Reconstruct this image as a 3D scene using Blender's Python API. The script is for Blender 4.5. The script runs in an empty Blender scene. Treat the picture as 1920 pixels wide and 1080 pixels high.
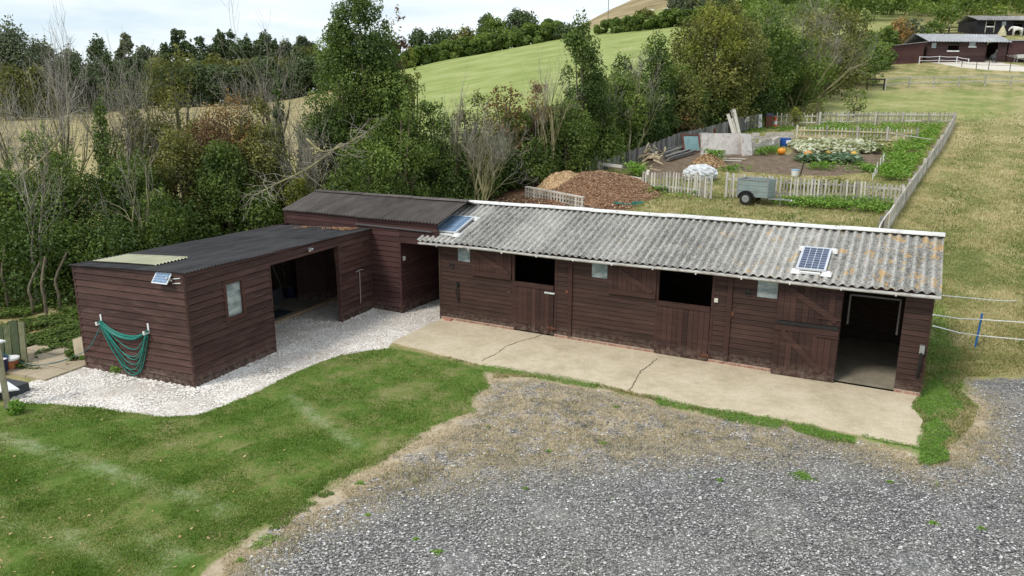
import bpy, math, random
import numpy as np
# ------------------------------------------------------------------ camera, sky, sun
S = bpy.context.scene
CAMH, PITCH, ROLL, FPX = 5.7, 0.2399, 0.0027, 1366.18
cam = bpy.data.objects.new('camera', bpy.data.cameras.new('camera'))
S.collection.objects.link(cam); S.camera = cam
cam.location = (0, 0, CAMH)
cam.rotation_mode = 'XYZ'
from mathutils import Matrix, Vector
cam.matrix_world = Matrix.Translation((0, 0, CAMH)) @ Matrix.Rotation(math.pi/2-PITCH, 4, 'X') @ Matrix.Rotation(ROLL, 4, 'Z')
cam.data.sensor_width = 36
cam.data.lens = 36*FPX/1920
cam.data.clip_start = 0.1; cam.data.clip_end = 5000

SUN_EL, SUN_AZ = math.radians(50), math.radians(232)      # azimuth clockwise from +Y
W = bpy.data.worlds.new('World'); S.world = W; W.use_nodes = True
wn = W.node_tree; wn.nodes.clear()
def wnode(t, **k):
    n = wn.nodes.new(t)
    for a, v in k.items(): setattr(n, a, v)
    return n
sky = wnode('ShaderNodeTexSky', sky_type='NISHITA', sun_disc=False, sun_elevation=SUN_EL, sun_rotation=SUN_AZ)
bg1 = wnode('ShaderNodeBackground'); bg1.inputs[1].default_value = 0.13
wn.links.new(sky.outputs[0], bg1.inputs[0])
tc = wnode('ShaderNodeTexCoord')
mp = wnode('ShaderNodeMapping'); mp.inputs['Scale'].default_value = (1.5, 1.5, 9)
wn.links.new(tc.outputs['Generated'], mp.inputs[0])
nz = wnode('ShaderNodeTexNoise'); nz.inputs['Scale'].default_value = 1.7; nz.inputs['Detail'].default_value = 7; nz.inputs['Roughness'].default_value = .55
nz.inputs['Distortion'].default_value = .4
wn.links.new(mp.outputs[0], nz.inputs['Vector'])
cr = wnode('ShaderNodeValToRGB'); cr.color_ramp.elements[0].position = .36; cr.color_ramp.elements[1].position = .62
cr.color_ramp.elements[0].color = (.44, .52, .58, 1); cr.color_ramp.elements[1].color = (.67, .69, .70, 1)
wn.links.new(nz.outputs[0], cr.inputs[0])
bg2 = wnode('ShaderNodeBackground'); bg2.inputs[1].default_value = 1.0
wn.links.new(cr.outputs[0], bg2.inputs[0])
mx = wnode('ShaderNodeMixShader'); mx.inputs[0].default_value = .88
wn.links.new(bg1.outputs[0], mx.inputs[1]); wn.links.new(bg2.outputs[0], mx.inputs[2])
wo = wnode('ShaderNodeOutputWorld'); wn.links.new(mx.outputs[0], wo.inputs[0])

sl = bpy.data.lights.new('sun', 'SUN'); sl.energy = 1.5; sl.angle = math.radians(14); sl.color = (1, .95, .87)
so = bpy.data.objects.new('sun', sl); S.collection.objects.link(so)
sd = Vector((math.sin(SUN_AZ)*math.cos(SUN_EL), math.cos(SUN_AZ)*math.cos(SUN_EL), math.sin(SUN_EL)))
so.rotation_euler = sd.to_track_quat('Z', 'Y').to_euler(); so.location = (-20, -30, 40)
S.view_settings.view_transform = 'Standard'; S.view_settings.look = 'None'
S.view_settings.exposure = 0.72; S.view_settings.gamma = 1
S.cycles.max_bounces = 6; S.cycles.transparent_max_bounces = 8

# ------------------------------------------------------------------ helpers
rnd = random.Random(7)
RS = np.random.RandomState(11)
V = lambda *a: np.array(a, float)
Z = V(0, 0, 1)
def nrm(v): v = np.asarray(v, float); return v/np.linalg.norm(v)

def mesh_fast(name, verts, faces, nside, attrs=None, smooth=False, matidx=None):
    """verts (N,3), faces (F,nside) arrays"""
    me = bpy.data.meshes.new(name)
    verts = np.asarray(verts, np.float32); faces = np.asarray(faces, np.int32)
    me.vertices.add(len(verts)); me.vertices.foreach_set('co', verts.ravel())
    me.loops.add(faces.size); me.loops.foreach_set('vertex_index', faces.ravel())
    me.polygons.add(len(faces)); me.polygons.foreach_set('loop_start', np.arange(0, faces.size, nside, dtype=np.int32))
    if smooth: me.polygons.foreach_set('use_smooth', np.ones(len(faces), bool))
    for k, (dom, arr) in (attrs or {}).items():
        arr = np.asarray(arr, np.float32)
        if arr.ndim == 1:
            a = me.attributes.new(k, 'FLOAT', dom); a.data.foreach_set('value', arr)
        else:
            a = me.attributes.new(k, 'FLOAT_COLOR', dom); a.data.foreach_set('color', arr.ravel())
    me.update(calc_edges=True)
    return me

def base_of(o):
    while o is not None:
        if 'bx' in o: return V(*o['bx'])
        o = o.parent
    return V(0, 0, 0)

def tag(o, label=None, cat=None, group=None, kind=None):
    if label: o['label'] = label
    if cat: o['category'] = cat
    if group: o['group'] = group
    if kind: o['kind'] = kind
    return o

def link(name, me, mats, parent=None):
    o = bpy.data.objects.new(name, me); S.collection.objects.link(o)
    if parent is not None: o.parent = parent
    for m in (mats if isinstance(mats, (list, tuple)) else [mats]): me.materials.append(m)
    return o

def thing(name, label, cat, loc, group=None):
    o = bpy.data.objects.new(name, None); S.collection.objects.link(o)
    o.location = tuple(loc); o['bx'] = [float(v) for v in loc]; o.empty_display_size = .2
    return tag(o, label, cat, group)

class Frame:
    def __init__(s, o, u, out): s.o, s.u, s.w = V(*o), nrm(u), nrm(out)
    def __call__(s, a, d=0, z=0): return s.o+s.u*a+s.w*d+Z*z

class MB:
    def __init__(s): s.v = []; s.f = []; s.t = []; s.tone = .5
    def add(s, vs, fs, tone=None):
        b = len(s.v); s.v.extend([tuple(map(float, p)) for p in vs]); s.f.extend([tuple(i+b for i in f) for f in fs])
        s.t.extend([s.tone if tone is None else tone]*len(fs)); return s
    def box(s, F, a0, a1, d0, d1, z0, z1, tone=None):
        P = [F(a, d, z) for z in (z0, z1) for d in (d0, d1) for a in (a0, a1)]
        return s.add(P, [(0, 2, 3, 1), (4, 5, 7, 6), (0, 1, 5, 4), (2, 6, 7, 3), (0, 4, 6, 2), (1, 3, 7, 5)], tone)
    def hexa(s, P, tone=None):   # 8 points: bottom ring 4, top ring 4
        return s.add(P, [(3, 2, 1, 0), (4, 5, 6, 7), (0, 1, 5, 4), (1, 2, 6, 5), (2, 3, 7, 6), (3, 0, 4, 7)], tone)
    def beam(s, a, b, w, h, up=Z, tone=None, w2=None, h2=None):
        a, b = V(*a), V(*b); d = nrm(b-a); x = np.cross(d, up)
        if np.linalg.norm(x) < 1e-3: x = np.cross(d, V(1, 0, 0))
        x = nrm(x); y = np.cross(x, d); w2 = w2 or w; h2 = h2 or h
        P = [a-x*w/2-y*h/2, a+x*w/2-y*h/2, a+x*w/2+y*h/2, a-x*w/2+y*h/2, b-x*w2/2-y*h2/2, b+x*w2/2-y*h2/2, b+x*w2/2+y*h2/2, b-x*w2/2+y*h2/2]
        return s.hexa(P, tone)
    def quad(s, a, b, c, d, tone=None): return s.add([a, b, c, d], [(0, 1, 2, 3)], tone)
    def tube(s, pts, r, n=8, cap=True, tone=None):
        pts = [V(*p) for p in pts]; m = len(pts)
        rr = r if hasattr(r, '__len__') else [r]*m
        vs = []; x = None
        for i, p in enumerate(pts):
            d = nrm(pts[min(i+1, m-1)]-pts[max(i-1, 0)])
            if x is None:
                x = np.cross(d, Z)
                if np.linalg.norm(x) < .05: x = np.cross(d, V(1, 0, 0))
            x = nrm(x-d*np.dot(x, d)); y = np.cross(d, x)
            for k in range(n):
                a = 2*math.pi*k/n; vs.append(p+(x*math.cos(a)+y*math.sin(a))*rr[i])
        fs = [(i*n+k, i*n+(k+1) % n, (i+1)*n+(k+1) % n, (i+1)*n+k) for i in range(m-1) for k in range(n)]
        if cap: fs += [tuple(range(n-1, -1, -1)), tuple((m-1)*n+k for k in range(n))]
        return s.add(vs, fs, tone)
    def lathe(s, c, prof, n=16, axis=Z, tone=None, cap=True):   # prof list of (r, h)
        axis = nrm(axis); x = np.cross(axis, V(0, 1, 0))
        if np.linalg.norm(x) < .1: x = np.cross(axis, V(1, 0, 0))
        x = nrm(x); y = np.cross(axis, x); c = V(*c); vs = []
        for r, h in prof:
            for k in range(n):
                a = 2*math.pi*k/n; vs.append(c+axis*h+(x*math.cos(a)+y*math.sin(a))*r)
        m = len(prof)
        fs = [(i*n+k, i*n+(k+1) % n, (i+1)*n+(k+1) % n, (i+1)*n+k) for i in range(m-1) for k in range(n)]
        if cap: fs += [tuple(range(n-1, -1, -1)), tuple((m-1)*n+k for k in range(n))]
        return s.add(vs, fs, tone)
    def blob(s, c, rx, ry, rz, n=14, m=9, jit=.0, tone=None, seed=0):
        r = np.random.RandomState(seed); vs = []
        for i in range(m+1):
            th = math.pi*i/m
            for k in range(n):
                a = 2*math.pi*k/n; q = 1+jit*(r.rand()-.5)*2
                vs.append((c[0]+rx*math.sin(th)*math.cos(a)*q, c[1]+ry*math.sin(th)*math.sin(a)*q, c[2]+rz*math.cos(th)*q))
        fs = [(i*n+k, (i+1)*n+k, (i+1)*n+(k+1) % n, i*n+(k+1) % n) for i in range(m) for k in range(n)]
        return s.add(vs, fs, tone)
    def build(s, name, mats, parent=None, smooth=False, label=None, loc=None):
        bx = V(*loc) if loc is not None else base_of(parent)
        me = bpy.data.meshes.new(name)
        me.from_pydata([tuple(V(*p)-bx) for p in s.v], [], s.f)
        a = me.attributes.new('tone', 'FLOAT', 'FACE'); a.data.foreach_set('value', np.array(s.t, np.float32))
        if smooth: me.polygons.foreach_set('use_smooth', np.ones(len(s.f), bool))
        o = link(name, me, mats, parent)
        if loc is not None: o.location = tuple(bx); o['bx'] = [float(v) for v in bx]
        if label: o['label'] = label
        return o

def copy_tree(o, parent=None):
    c = o.copy(); S.collection.objects.link(c); c.parent = parent
    for ch in list(o.children): copy_tree(ch, c)
    return c

# ------------------------------------------------------------------ pixel rays (photo is 1920x1080) -> points on real surfaces
CP, SP = math.cos(PITCH), math.sin(PITCH)
C0 = V(0, 0, CAMH)
def ray(px, py):
    cr_, sr_ = math.cos(ROLL), math.sin(ROLL)
    X, Y = (px-960)/FPX, (py-540)/FPX
    x = X*cr_+Y*sr_; y = -X*sr_+Y*cr_
    return V(x, CP-y*SP, -SP-y*CP)
def hit(px, py, P, N):
    d = ray(px, py); return C0+d*(((P-C0)@N)/(d@N))
def G(px, py, z=0): return hit(px, py, V(0, 0, z), Z)

# terrain: z(q = x/y, y)
TQ = (np.array([-900, 0, 500, 800, 1000, 1200, 1400, 1650, 1900, 2600])-960)/1400.
TY = np.array([0, 14, 17, 20, 23, 27, 30, 40, 54, 71, 90, 110, 160, 200, 250, 350, 600, 1500.])
_l = [0,0,0,0,0,0,.1,.4,1.0,2.0,3.2,4.4,5.5,6.1,6.8,7.2,8,12]
_r = [0,0,.1,.5,.9,1.6,2.0,3.1,4.6,7.5,11.2,16.3,26,34,43,62,95,120]
TZ = np.array([_l, _l, [0,0,0,0,0,.1,.2,.8,1.6,2.7,3.8,4.9,6.4,7.5,8.2,9.5,12,20],
  [0,0,0,0,0,.4,.7,1.8,3,4.8,6,8,14,18,20,23,26,34],
  [0,0,0,0,.2,1.5,2.0,2.8,4.2,6.2,8.5,11,18,23,26,32,40,50],
  [0,0,0,.1,.4,1.6,2.0,3.0,4.5,6.8,9.5,13,21,28,38,60,82,90],
  [0,0,.1,.4,.8,1.5,2.0,3.0,4.6,7.3,11,15.5,25,33,45,74,105,120], _r, _r, _r])
SA = -.4985
SU, SN = V(math.cos(SA), math.sin(SA), 0), V(-math.sin(SA), math.cos(SA), 0)
SO_ = V(-1.9637, 19.6586, 0); SL = 11.7737
def _lk(q, y):
    i = np.clip(np.searchsorted(TQ, q)-1, 0, len(TQ)-2); j = np.clip(np.searchsorted(TY, y)-1, 0, len(TY)-2)
    a = np.clip((q-TQ[i])/(TQ[i+1]-TQ[i]), 0, 1); b = np.clip((y-TY[j])/(TY[j+1]-TY[j]), 0, 1)
    a = a*a*(3-2*a)*.5+a*.5
    return (TZ[i, j]*(1-a)+TZ[i+1, j]*a)*(1-b)+(TZ[i, j+1]*(1-a)+TZ[i+1, j+1]*a)*b
def sstep(a, b, x):
    t = np.clip((x-a)/(b-a), 0, 1); return t*t*(3-2*t)
def terr(x, y):
    x = np.asarray(x, float); y = np.asarray(y, float); ys = np.maximum(y, 6.)
    z = 0
    for f_, w_ in ((.88, .2), (.94, .2), (1., .2), (1.06, .2), (1.12, .2)):
        for dq in (-.04, .04): z = z+_lk(x/ys+dq, ys*f_)*w_*.5
    s = (x-SO_[0])*SU[0]+(y-SO_[1])*SU[1]; t = (x-SO_[0])*SN[0]+(y-SO_[1])*SN[1]
    t0 = 3.9-3.2*sstep(12.2, 14.5, s)
    z = z*sstep(t0, t0+3, t)
    z = z+.05*sstep(20, 40, y)*np.sin(x*.37+1)*np.sin(y*.31)
    return z
def T(x, y, dz=0): return V(x, y, float(terr(x, y))+dz)
def Gt(px, py, dz=0):
    d = ray(px, py); lo, hi = 6., 900.
    for n_ in (260, 24, 24):
        ts = np.exp(np.linspace(math.log(lo), math.log(hi), n_)); P = C0[None]+ts[:, None]*d[None]
        u = np.nonzero(P[:, 2] < terr(P[:, 0], P[:, 1])+dz)[0]; i = max(1, u[0]) if len(u) else n_-1
        lo, hi = ts[i-1], ts[i]
    return C0+d*hi
def zrow(y, row): return CAMH-y*math.tan(PITCH+math.atan((row-540)/FPX))
def xcol(y, px, z): # world x for depth y and height z at column px
    d = y*CP-(z-CAMH)*SP
    return (px-960)/FPX*d

# ------------------------------------------------------------------ node materials
class NM:
    def __init__(s, name):
        s.m = bpy.data.materials.new(name); s.m.use_nodes = True; s.t = s.m.node_tree; s.t.nodes.clear()
    def n(s, t, ins=None, **k):
        nd = s.t.nodes.new(t)
        for a, v in k.items(): setattr(nd, a, v)
        for i, v in (ins or {}).items():
            if isinstance(v, bpy.types.NodeSocket): s.t.links.new(v, nd.inputs[i])
            else:
                if isinstance(v, tuple) and len(v) == 3 and nd.inputs[i].type == 'RGBA': v = v+(1,)
                nd.inputs[i].default_value = v
        return nd
    def geo(s): return s.n('ShaderNodeNewGeometry').outputs['Position']
    def obj(s): return s.n('ShaderNodeTexCoord').outputs['Object']
    def attr(s, a, o='Fac'): return s.n('ShaderNodeAttribute', attribute_name=a).outputs[o]
    def noise(s, vec, scale, det=4, rough=.5, dist=0, o=0):
        return s.n('ShaderNodeTexNoise', {'Vector': vec, 'Scale': scale, 'Detail': det, 'Roughness': rough, 'Distortion': dist}).outputs[o]
    def vor(s, vec, scale, o='Color', feature='F1', rand=1.):
        return s.n('ShaderNodeTexVoronoi', {'Vector': vec, 'Scale': scale, 'Randomness': rand}, feature=feature).outputs[o]
    def map(s, vec, scale=(1, 1, 1), rot=(0, 0, 0), loc=(0, 0, 0)):
        return s.n('ShaderNodeMapping', {'Vector': vec, 'Scale': scale, 'Rotation': rot, 'Location': loc}).outputs[0]
    def ramp(s, fac, stops, interp='LINEAR'):
        r = s.n('ShaderNodeValToRGB', {0: fac}); e = r.color_ramp.elements; r.color_ramp.interpolation = interp
        while len(e) > 1: e.remove(e[-1])
        for i, (p, c) in enumerate(stops):
            if not isinstance(c, tuple): c = (c, c, c)
            el = e[0] if i == 0 else e.new(p)
            el.position = p; el.color = (*c, 1) if len(c) == 3 else c
        return r.outputs[0]
    def mix(s, f, a, b, mode='MIX'):
        m = s.n('ShaderNodeMix', data_type='RGBA', blend_type=mode)
        for i, v in ((0, f), (6, a), (7, b)):
            if isinstance(v, bpy.types.NodeSocket): s.t.links.new(v, m.inputs[i])
            elif i == 0: m.inputs[0].default_value = v
            else: m.inputs[i].default_value = (*v, 1) if isinstance(v, tuple) else (v, v, v, 1)
        return m.outputs[2]
    def math(s, op, a, b=0., c=None, clamp=False):
        m = s.n('ShaderNodeMath', operation=op, use_clamp=clamp)
        for i, v in ((0, a), (1, b), (2, c)):
            if v is None: continue
            if isinstance(v, bpy.types.NodeSocket): s.t.links.new(v, m.inputs[i])
            else: m.inputs[i].default_value = v
        return m.outputs[0]
    def bump(s, h, dist=.01, st=1., normal=None):
        ins = {'Height': h, 'Distance': dist, 'Strength': st}
        if normal is not None: ins['Normal'] = normal
        return s.n('ShaderNodeBump', ins).outputs[0]
    def out(s, col, rough=.8, metal=0., normal=None, spec=.3, **k):
        ins = {'Base Color': col, 'Roughness': rough, 'Metallic': metal, 'Specular IOR Level': spec}
        ins.update(k)
        if normal is not None: ins['Normal'] = normal
        p = s.n('ShaderNodeBsdfPrincipled', ins)
        s.n('ShaderNodeOutputMaterial', {0: p.outputs[0]}); return s.m

def paint(name, col, rough=.5, var=.15, scale=6, metal=0., spec=.4, dirt=None):
    m = NM(name); g = m.obj()
    f = m.ramp(m.noise(g, scale, 6, .6), [(.3, 1-var), (.7, 1+var)])
    c = m.mix(1., (*col,), f, 'MULTIPLY')
    if dirt: c = m.mix(m.ramp(m.noise(g, scale*.7, 8, .7), [(.5, 0.), (.72, .8)]), c, dirt)
    return m.out(c, rough, metal, m.bump(m.noise(g, scale*8, 3), .002, .4), spec)

def boardmat(name, dark, mid, pale, along, sc=1., wear=.5, pitch=.15):
    """stained timber; grain stretched along the horizontal direction of the wall"""
    m = NM(name); g = m.obj(); tone = m.attr('tone')
    rot = m.map(g, (1, 1, 1), (0, 0, -along))
    st = m.map(rot, (1.2*sc, 1.2*sc, 26*sc)); st2 = m.map(rot, (.6, .6, 5))
    gr = m.noise(st, 2.2, 8, .62); gr2 = m.noise(st2, 1.5, 5, .6)
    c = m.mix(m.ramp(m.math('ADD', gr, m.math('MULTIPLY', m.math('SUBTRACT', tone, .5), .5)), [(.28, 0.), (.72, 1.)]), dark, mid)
    c = m.mix(m.ramp(tone, [(.0, 1.), (.03, .0)]), c, tuple(v*.22 for v in dark)); c = m.mix(m.ramp(tone, [(1.2, 0.), (1.4, .3)]), c, pale)  # lowest tone: lap shade and joints painted near black; highest tone: paler lip edge
    c = m.mix(m.ramp(m.math('ADD', gr2, m.math('MULTIPLY', gr, .35)), [(.68, 0.), (.9, wear*.8)]), c, pale)
    # knots and chips
    ch = m.ramp(m.noise(m.map(rot, (3, 3, 16)), 4., 8, .75), [(.66, 0.), (.72, wear)])
    c = m.mix(ch, c, pale)
    zz_ = m.n('ShaderNodeSeparateXYZ', {0: g}).outputs[2]; sp_ = m.math('MULTIPLY', m.ramp(zz_, [(.08, .75), (.36, 0.)]), m.ramp(m.noise(g, 9, 6, .7), [(.42, 0.), (.62, 1.)]))
    c = m.mix(m.math('MULTIPLY', sp_, .8 if abs(along) > .01 else 0.), c, (.20, .16, .125))
    c = m.mix(m.ramp(m.noise(m.map(rot, (.5, .5, .9)), 1.6, 4, .6), [(.45, 0.), (.7, .3)]), c, tuple(v*1.35 for v in mid))
    return m.out(c, .72, 0., m.bump(gr, .003, .4), .25)

def wood(name, a, b, c3, rough=.85, stretch=(2, 2, 14)):
    m = NM(name); g = m.obj(); tone = m.attr('tone')
    f = m.noise(m.map(g, stretch), 2.5, 7, .6)
    f = m.math('ADD', f, m.math('MULTIPLY', m.math('SUBTRACT', tone, .5), .6))
    c = m.ramp(f, [(.28, a), (.5, b), (.74, c3)])
    return m.out(c, rough, 0., m.bump(f, .004, .4), .2)

def leafmat(name, c1, c2, c3, trans=.3, gloss=.5):
    m = NM(name); tone = m.attr('tone')
    r = m.n('ShaderNodeObjectInfo').outputs['Random']
    t = m.math('ADD', tone, m.math('MULTIPLY', m.math('SUBTRACT', r, .5), .18))
    c = m.ramp(t, [(.0, c1), (.5, c2), (1., c3)])
    c2n = m.mix(1., c, (1.25, 1.25, .8), 'MULTIPLY')
    d = m.n('ShaderNodeBsdfDiffuse', {0: c}); tr = m.n('ShaderNodeBsdfTranslucent', {0: c2n})
    gl = m.n('ShaderNodeBsdfGlossy', {0: (.9, .95, 1.), 'Roughness': gloss})
    mx1 = m.n('ShaderNodeMixShader', {0: trans, 1: d.outputs[0], 2: tr.outputs[0]})
    mx2 = m.n('ShaderNodeMixShader', {0: .018, 1: mx1.outputs[0], 2: gl.outputs[0]})
    m.n('ShaderNodeOutputMaterial', {0: mx2.outputs[0]}); return m.m
# ------------------------------------------------------------------ materials for buildings
BU = SA; BB = -.3835
m_stable = boardmat('stained_board_stable', (.028, .0145, .0115), (.058, .030, .0225), (.13, .078, .057), BU, wear=.4)
m_shed = boardmat('stained_board_shed', (.034, .0165, .0138), (.080, .040, .0325), (.18, .105, .09), BB, wear=.6)
m_shedl = boardmat('stained_board_shed_side', (.034, .0165, .0138), (.078, .039, .032), (.17, .10, .085), BB+math.pi/2, wear=.55)
m_door = boardmat('stained_door_board', (.028, .014, .0115), (.058, .028, .022), (.12, .07, .05), BU, sc=.5, wear=.35)
m_inner = wood('bare_inner_timber', (.05, .035, .025), (.08, .055, .04), (.11, .08, .06))
m_trim = boardmat('stained_trim', (.03, .014, .012), (.06, .028, .024), (.12, .07, .055), BU, wear=.3)
m_white = paint('weathered_white', (.72, .72, .70), .5, .1, 3, dirt=(.35, .33, .28))
m_gutter = paint('gutter_plastic', (.62, .61, .58), .4, .15, 5, dirt=(.2, .17, .14))
m_black = paint('black_iron', (.012, .012, .012), .5, .3, 8)
m_rust = paint('rusty_iron', (.12, .045, .025), .8, .5, 14)
m_steel = paint('galvanised_steel', (.42, .43, .43), .4, .15, 8, .7)
m_alarm = paint('cream_plastic', (.62, .6, .52), .4, .05, 8)
m_dark = paint('dark_underside', (.02, .018, .016), .9)
def brickmat():
    m = NM('red_brick'); g = m.map(m.obj(), (1, 1, 1), (0, 0, -BU))
    b = m.n('ShaderNodeTexBrick', {'Vector': m.map(g, (1, 1, 1), (math.pi/2, 0, 0)), 'Color1': (.30, .14, .10), 'Color2': (.21, .11, .08), 'Mortar': (.4, .34, .28), 'Scale': 1., 'Mortar Size': .008, 'Brick Width': .225, 'Row Height': .075})
    c = m.mix(m.ramp(m.noise(g, 7, 7, .7), [(.42, 0.), (.65, .7)]), b.outputs[0], (.50, .36, .28))
    return m.out(c, .9, 0, m.bump(m.noise(g, 30, 4), .006, .6))
m_brick = brickmat()
def asbestos():
    m = NM('weathered_cement_sheet'); g = m.obj(); tone = m.attr('tone')
    r = m.map(g, (1, 1, 1), (0, 0, -BU))
    n1 = m.noise(m.map(r, (1, .45, 1)), 9, 9, .72); n2 = m.noise(m.map(r, (1, .7, 1)), 26, 4, .75); n3 = m.noise(r, 1.3, 4, .6)
    f = m.math('ADD', m.math('ADD', m.math('MULTIPLY', n1, .45), m.math('MULTIPLY', m.ramp(n2, [(.3, 0.), (.7, 1.)]), .42)), m.math('MULTIPLY', m.math('SUBTRACT', n3, .5), .25))
    f = m.math('ADD', f, m.math('MULTIPLY', m.math('SUBTRACT', tone, .5), .13))
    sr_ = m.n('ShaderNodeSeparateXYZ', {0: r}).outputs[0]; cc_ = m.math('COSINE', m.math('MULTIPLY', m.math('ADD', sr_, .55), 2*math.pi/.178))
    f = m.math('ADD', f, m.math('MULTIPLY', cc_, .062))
    c = m.ramp(f, [(.18, (.075, .073, .068)), (.33, (.19, .185, .17)), (.46, (.34, .33, .305)), (.60, (.48, .465, .43)), (.76, (.60, .58, .54))])
    # lichen: more towards the right hand end and the eave
    sx_ = m.n('ShaderNodeSeparateXYZ', {0: r}).outputs[0]
    li = m.math('ADD', m.noise(m.map(r, (1, .55, 1)), 4.4, 6, .62), m.math('MULTIPLY', m.math('POWER', m.math('MAXIMUM', sx_, 0.), 2.), .00125))
    lf = m.ramp(li, [(.70, 0.), (.745, .9)])
    lc = m.ramp(m.noise(r, 21, 4), [(.35, (.30, .22, .12)), (.48, (.62, .32, .05)), (.62, (.52, .38, .15))])
    lf = m.math('MULTIPLY', lf, m.ramp(m.noise(r, 45, 4, .7), [(.4, .0), (.55, 1.)]))
    c = m.mix(lf, c, lc)
    return m.out(c, .95, 0, m.bump(m.math('ADD', n1, n2), .012, .7), .15)
m_roof = asbestos()
def onduline(name, a, b, rot, c3=(.16, .14, .12)):
    m = NM(name); g = m.map(m.obj(), (1, 1, 1), (0, 0, -rot)); tone = m.attr('tone')
    f = m.math('ADD', m.noise(m.map(g, (1, .3, 1)), 3.5, 8, .65), m.math('MULTIPLY', m.math('SUBTRACT', tone, .5), .35))
    c = m.ramp(f, [(.3, a), (.7, b)])
    c = m.mix(m.ramp(m.noise(g, 55, 5, .8), [(.62, 0.), (.72, .7)]), c, c3)
    return m.out(c, .85, 0, m.bump(m.noise(g, 30, 4), .003, .5), .25)
m_ond_black = onduline('black_bitumen_sheet', (.018, .018, .020), (.048, .048, .051), BB)
m_ond_brown = onduline('brown_bitumen_sheet', (.065, .055, .05), (.135, .118, .108), BU, (.24, .21, .19))
m_clear = onduline('translucent_roof_sheet', (.24, .25, .17), (.38, .38, .27), BB, (.12, .13, .08))
def frosted():
    m = NM('frosted_window_sheet'); g = m.obj()
    c = m.ramp(m.noise(m.map(g, (1, 1, 2.5)), 3., 6, .6), [(.3, (.12, .155, .16)), (.5, (.24, .29, .295)), (.62, (.38, .42, .41)), (.8, (.5, .50, .45))])
    return m.out(c, .22, 0, m.bump(m.noise(g, 6, 3), .003, .3), .6)
m_glass = frosted()
def pvmat(name, c1, c2):
    m = NM(name); tone = m.attr('tone')
    c = m.ramp(tone, [(0., c1), (1., c2)])
    return m.out(c, .12, 0, None, .6)
m_pv = pvmat('blue_solar_cell', (.10, .18, .30), (.16, .26, .40)); m_pv2 = pvmat('dark_solar_cell', (.03, .04, .085), (.06, .08, .15))
m_pvline = paint('solar_backing', (.5, .55, .62), .4)
m_frame = paint('aluminium_frame', (.66, .67, .68), .35, .05, 8, .3)

# ------------------------------------------------------------------ wall and roof shapes
def boards(mb, F, a0, a1, z0, z1, pitch=.15, lap=.022, top=None, seg=1.1, phase=0., wob=.004, thick=.03, seed=0):
    """lapped weatherboards on rectangle a0..a1 x z0..z1 of frame F (d outwards); top(a) clips them"""
    r = random.Random(seed*77+int(a0*13)); top = top or (lambda a: z1)
    n = max(1, int(round((a1-a0)/seg))); k0 = int(math.floor((z0-phase)/pitch)); k1 = int(math.ceil((z1-phase)/pitch))
    for k in range(k0, k1):
        zb = max(z0, phase+k*pitch); zt = min(z1, phase+(k+1)*pitch)
        if zt-zb < .004: continue
        rk = random.Random(seed*1000+k); tone = rk.random(); j = [rk.uniform(-wob, wob) for _ in range(40)]
        vs = []; 
        for i in range(n+1):
            a = a0+(a1-a0)*i/n; w = j[(int(a*1.3)+i) % 40] if zb > z0 else 0
            b = min(zb+w, top(a)-.001); t = min(zt, top(a))
            fb = 1-(b-(phase+k*pitch))/pitch
            gp = pitch*.15; ft = max(0, (t-b-gp)/pitch)  # band at each board's top, coloured dark to stand for the lap's shadow
            vs += [F(a, 0, b), F(a, .004+lap*fb, b), F(a, .004+lap*(fb-.07), b+pitch*.07), F(a, max(.007, .006+lap*(fb-ft)), max(t-gp, b+pitch*.08)), F(a, .006, max(t, b+pitch*.09)+(.004 if zt < z1 else 0))]
        fs = []; tn = []
        for i in range(n):
            q = 5*i
            for k_2 in range(4): fs.append((q+k_2, q+5+k_2, q+6+k_2, q+k_2+1)); tn.append((.0, 1.5, tone*.8+.12, .0 if zt < z1 else tone)[k_2])  # underside and top band painted dark as lap shade; lip edge paler
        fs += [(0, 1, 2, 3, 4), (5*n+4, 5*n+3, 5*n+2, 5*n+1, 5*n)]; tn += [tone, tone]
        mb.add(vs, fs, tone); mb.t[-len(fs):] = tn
        if r.random() < .5 and a1-a0 > 1.5:      # butt joint
            a = r.uniform(a0+.4, a1-.4)
            if top(a) >= zt: mb.hexa([F(a, 0, zb+.004), F(a+.006, 0, zb+.004), F(a+.006, lap+.003, zb+.004), F(a, lap+.003, zb+.004), F(a, 0, zt-.004), F(a+.006, 0, zt-.004), F(a+.006, .007, zt-.004), F(a, .007, zt-.004)], 0.)
    # backing
    P = [F(a0, -thick, z0), F(a1, -thick, z0), F(a1, 0, z0), F(a0, 0, z0), F(a0, -thick, min(z1, top(a0))), F(a1, -thick, min(z1, top(a1))), F(a1, 0, min(z1, top(a1))), F(a0, 0, min(z1, top(a0)))]
    mb.hexa(P, .2)

def holes(a0, a1, z0, z1, hs):
    """split a wall rectangle round its openings"""
    out = []; xs = sorted({a0, a1, *[h[0] for h in hs], *[h[1] for h in hs]})
    for x0, x1 in zip(xs, xs[1:]):
        z = z0
        for h in sorted([h for h in hs if h[0] <= x0 and h[1] >= x1], key=lambda h: h[2]):
            if h[2]-z > .01: out.append((x0, x1, z, h[2]))
            z = h[3]
        if z1-z > .01: out.append((x0, x1, z, z1))
    m = []                                # merge neighbours with the same z range
    for p in out:
        if m and abs(m[-1][1]-p[0]) < 1e-6 and m[-1][2:] == p[2:]: m[-1] = (m[-1][0], p[1], p[2], p[3])
        else: m.append(p)
    return m

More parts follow.
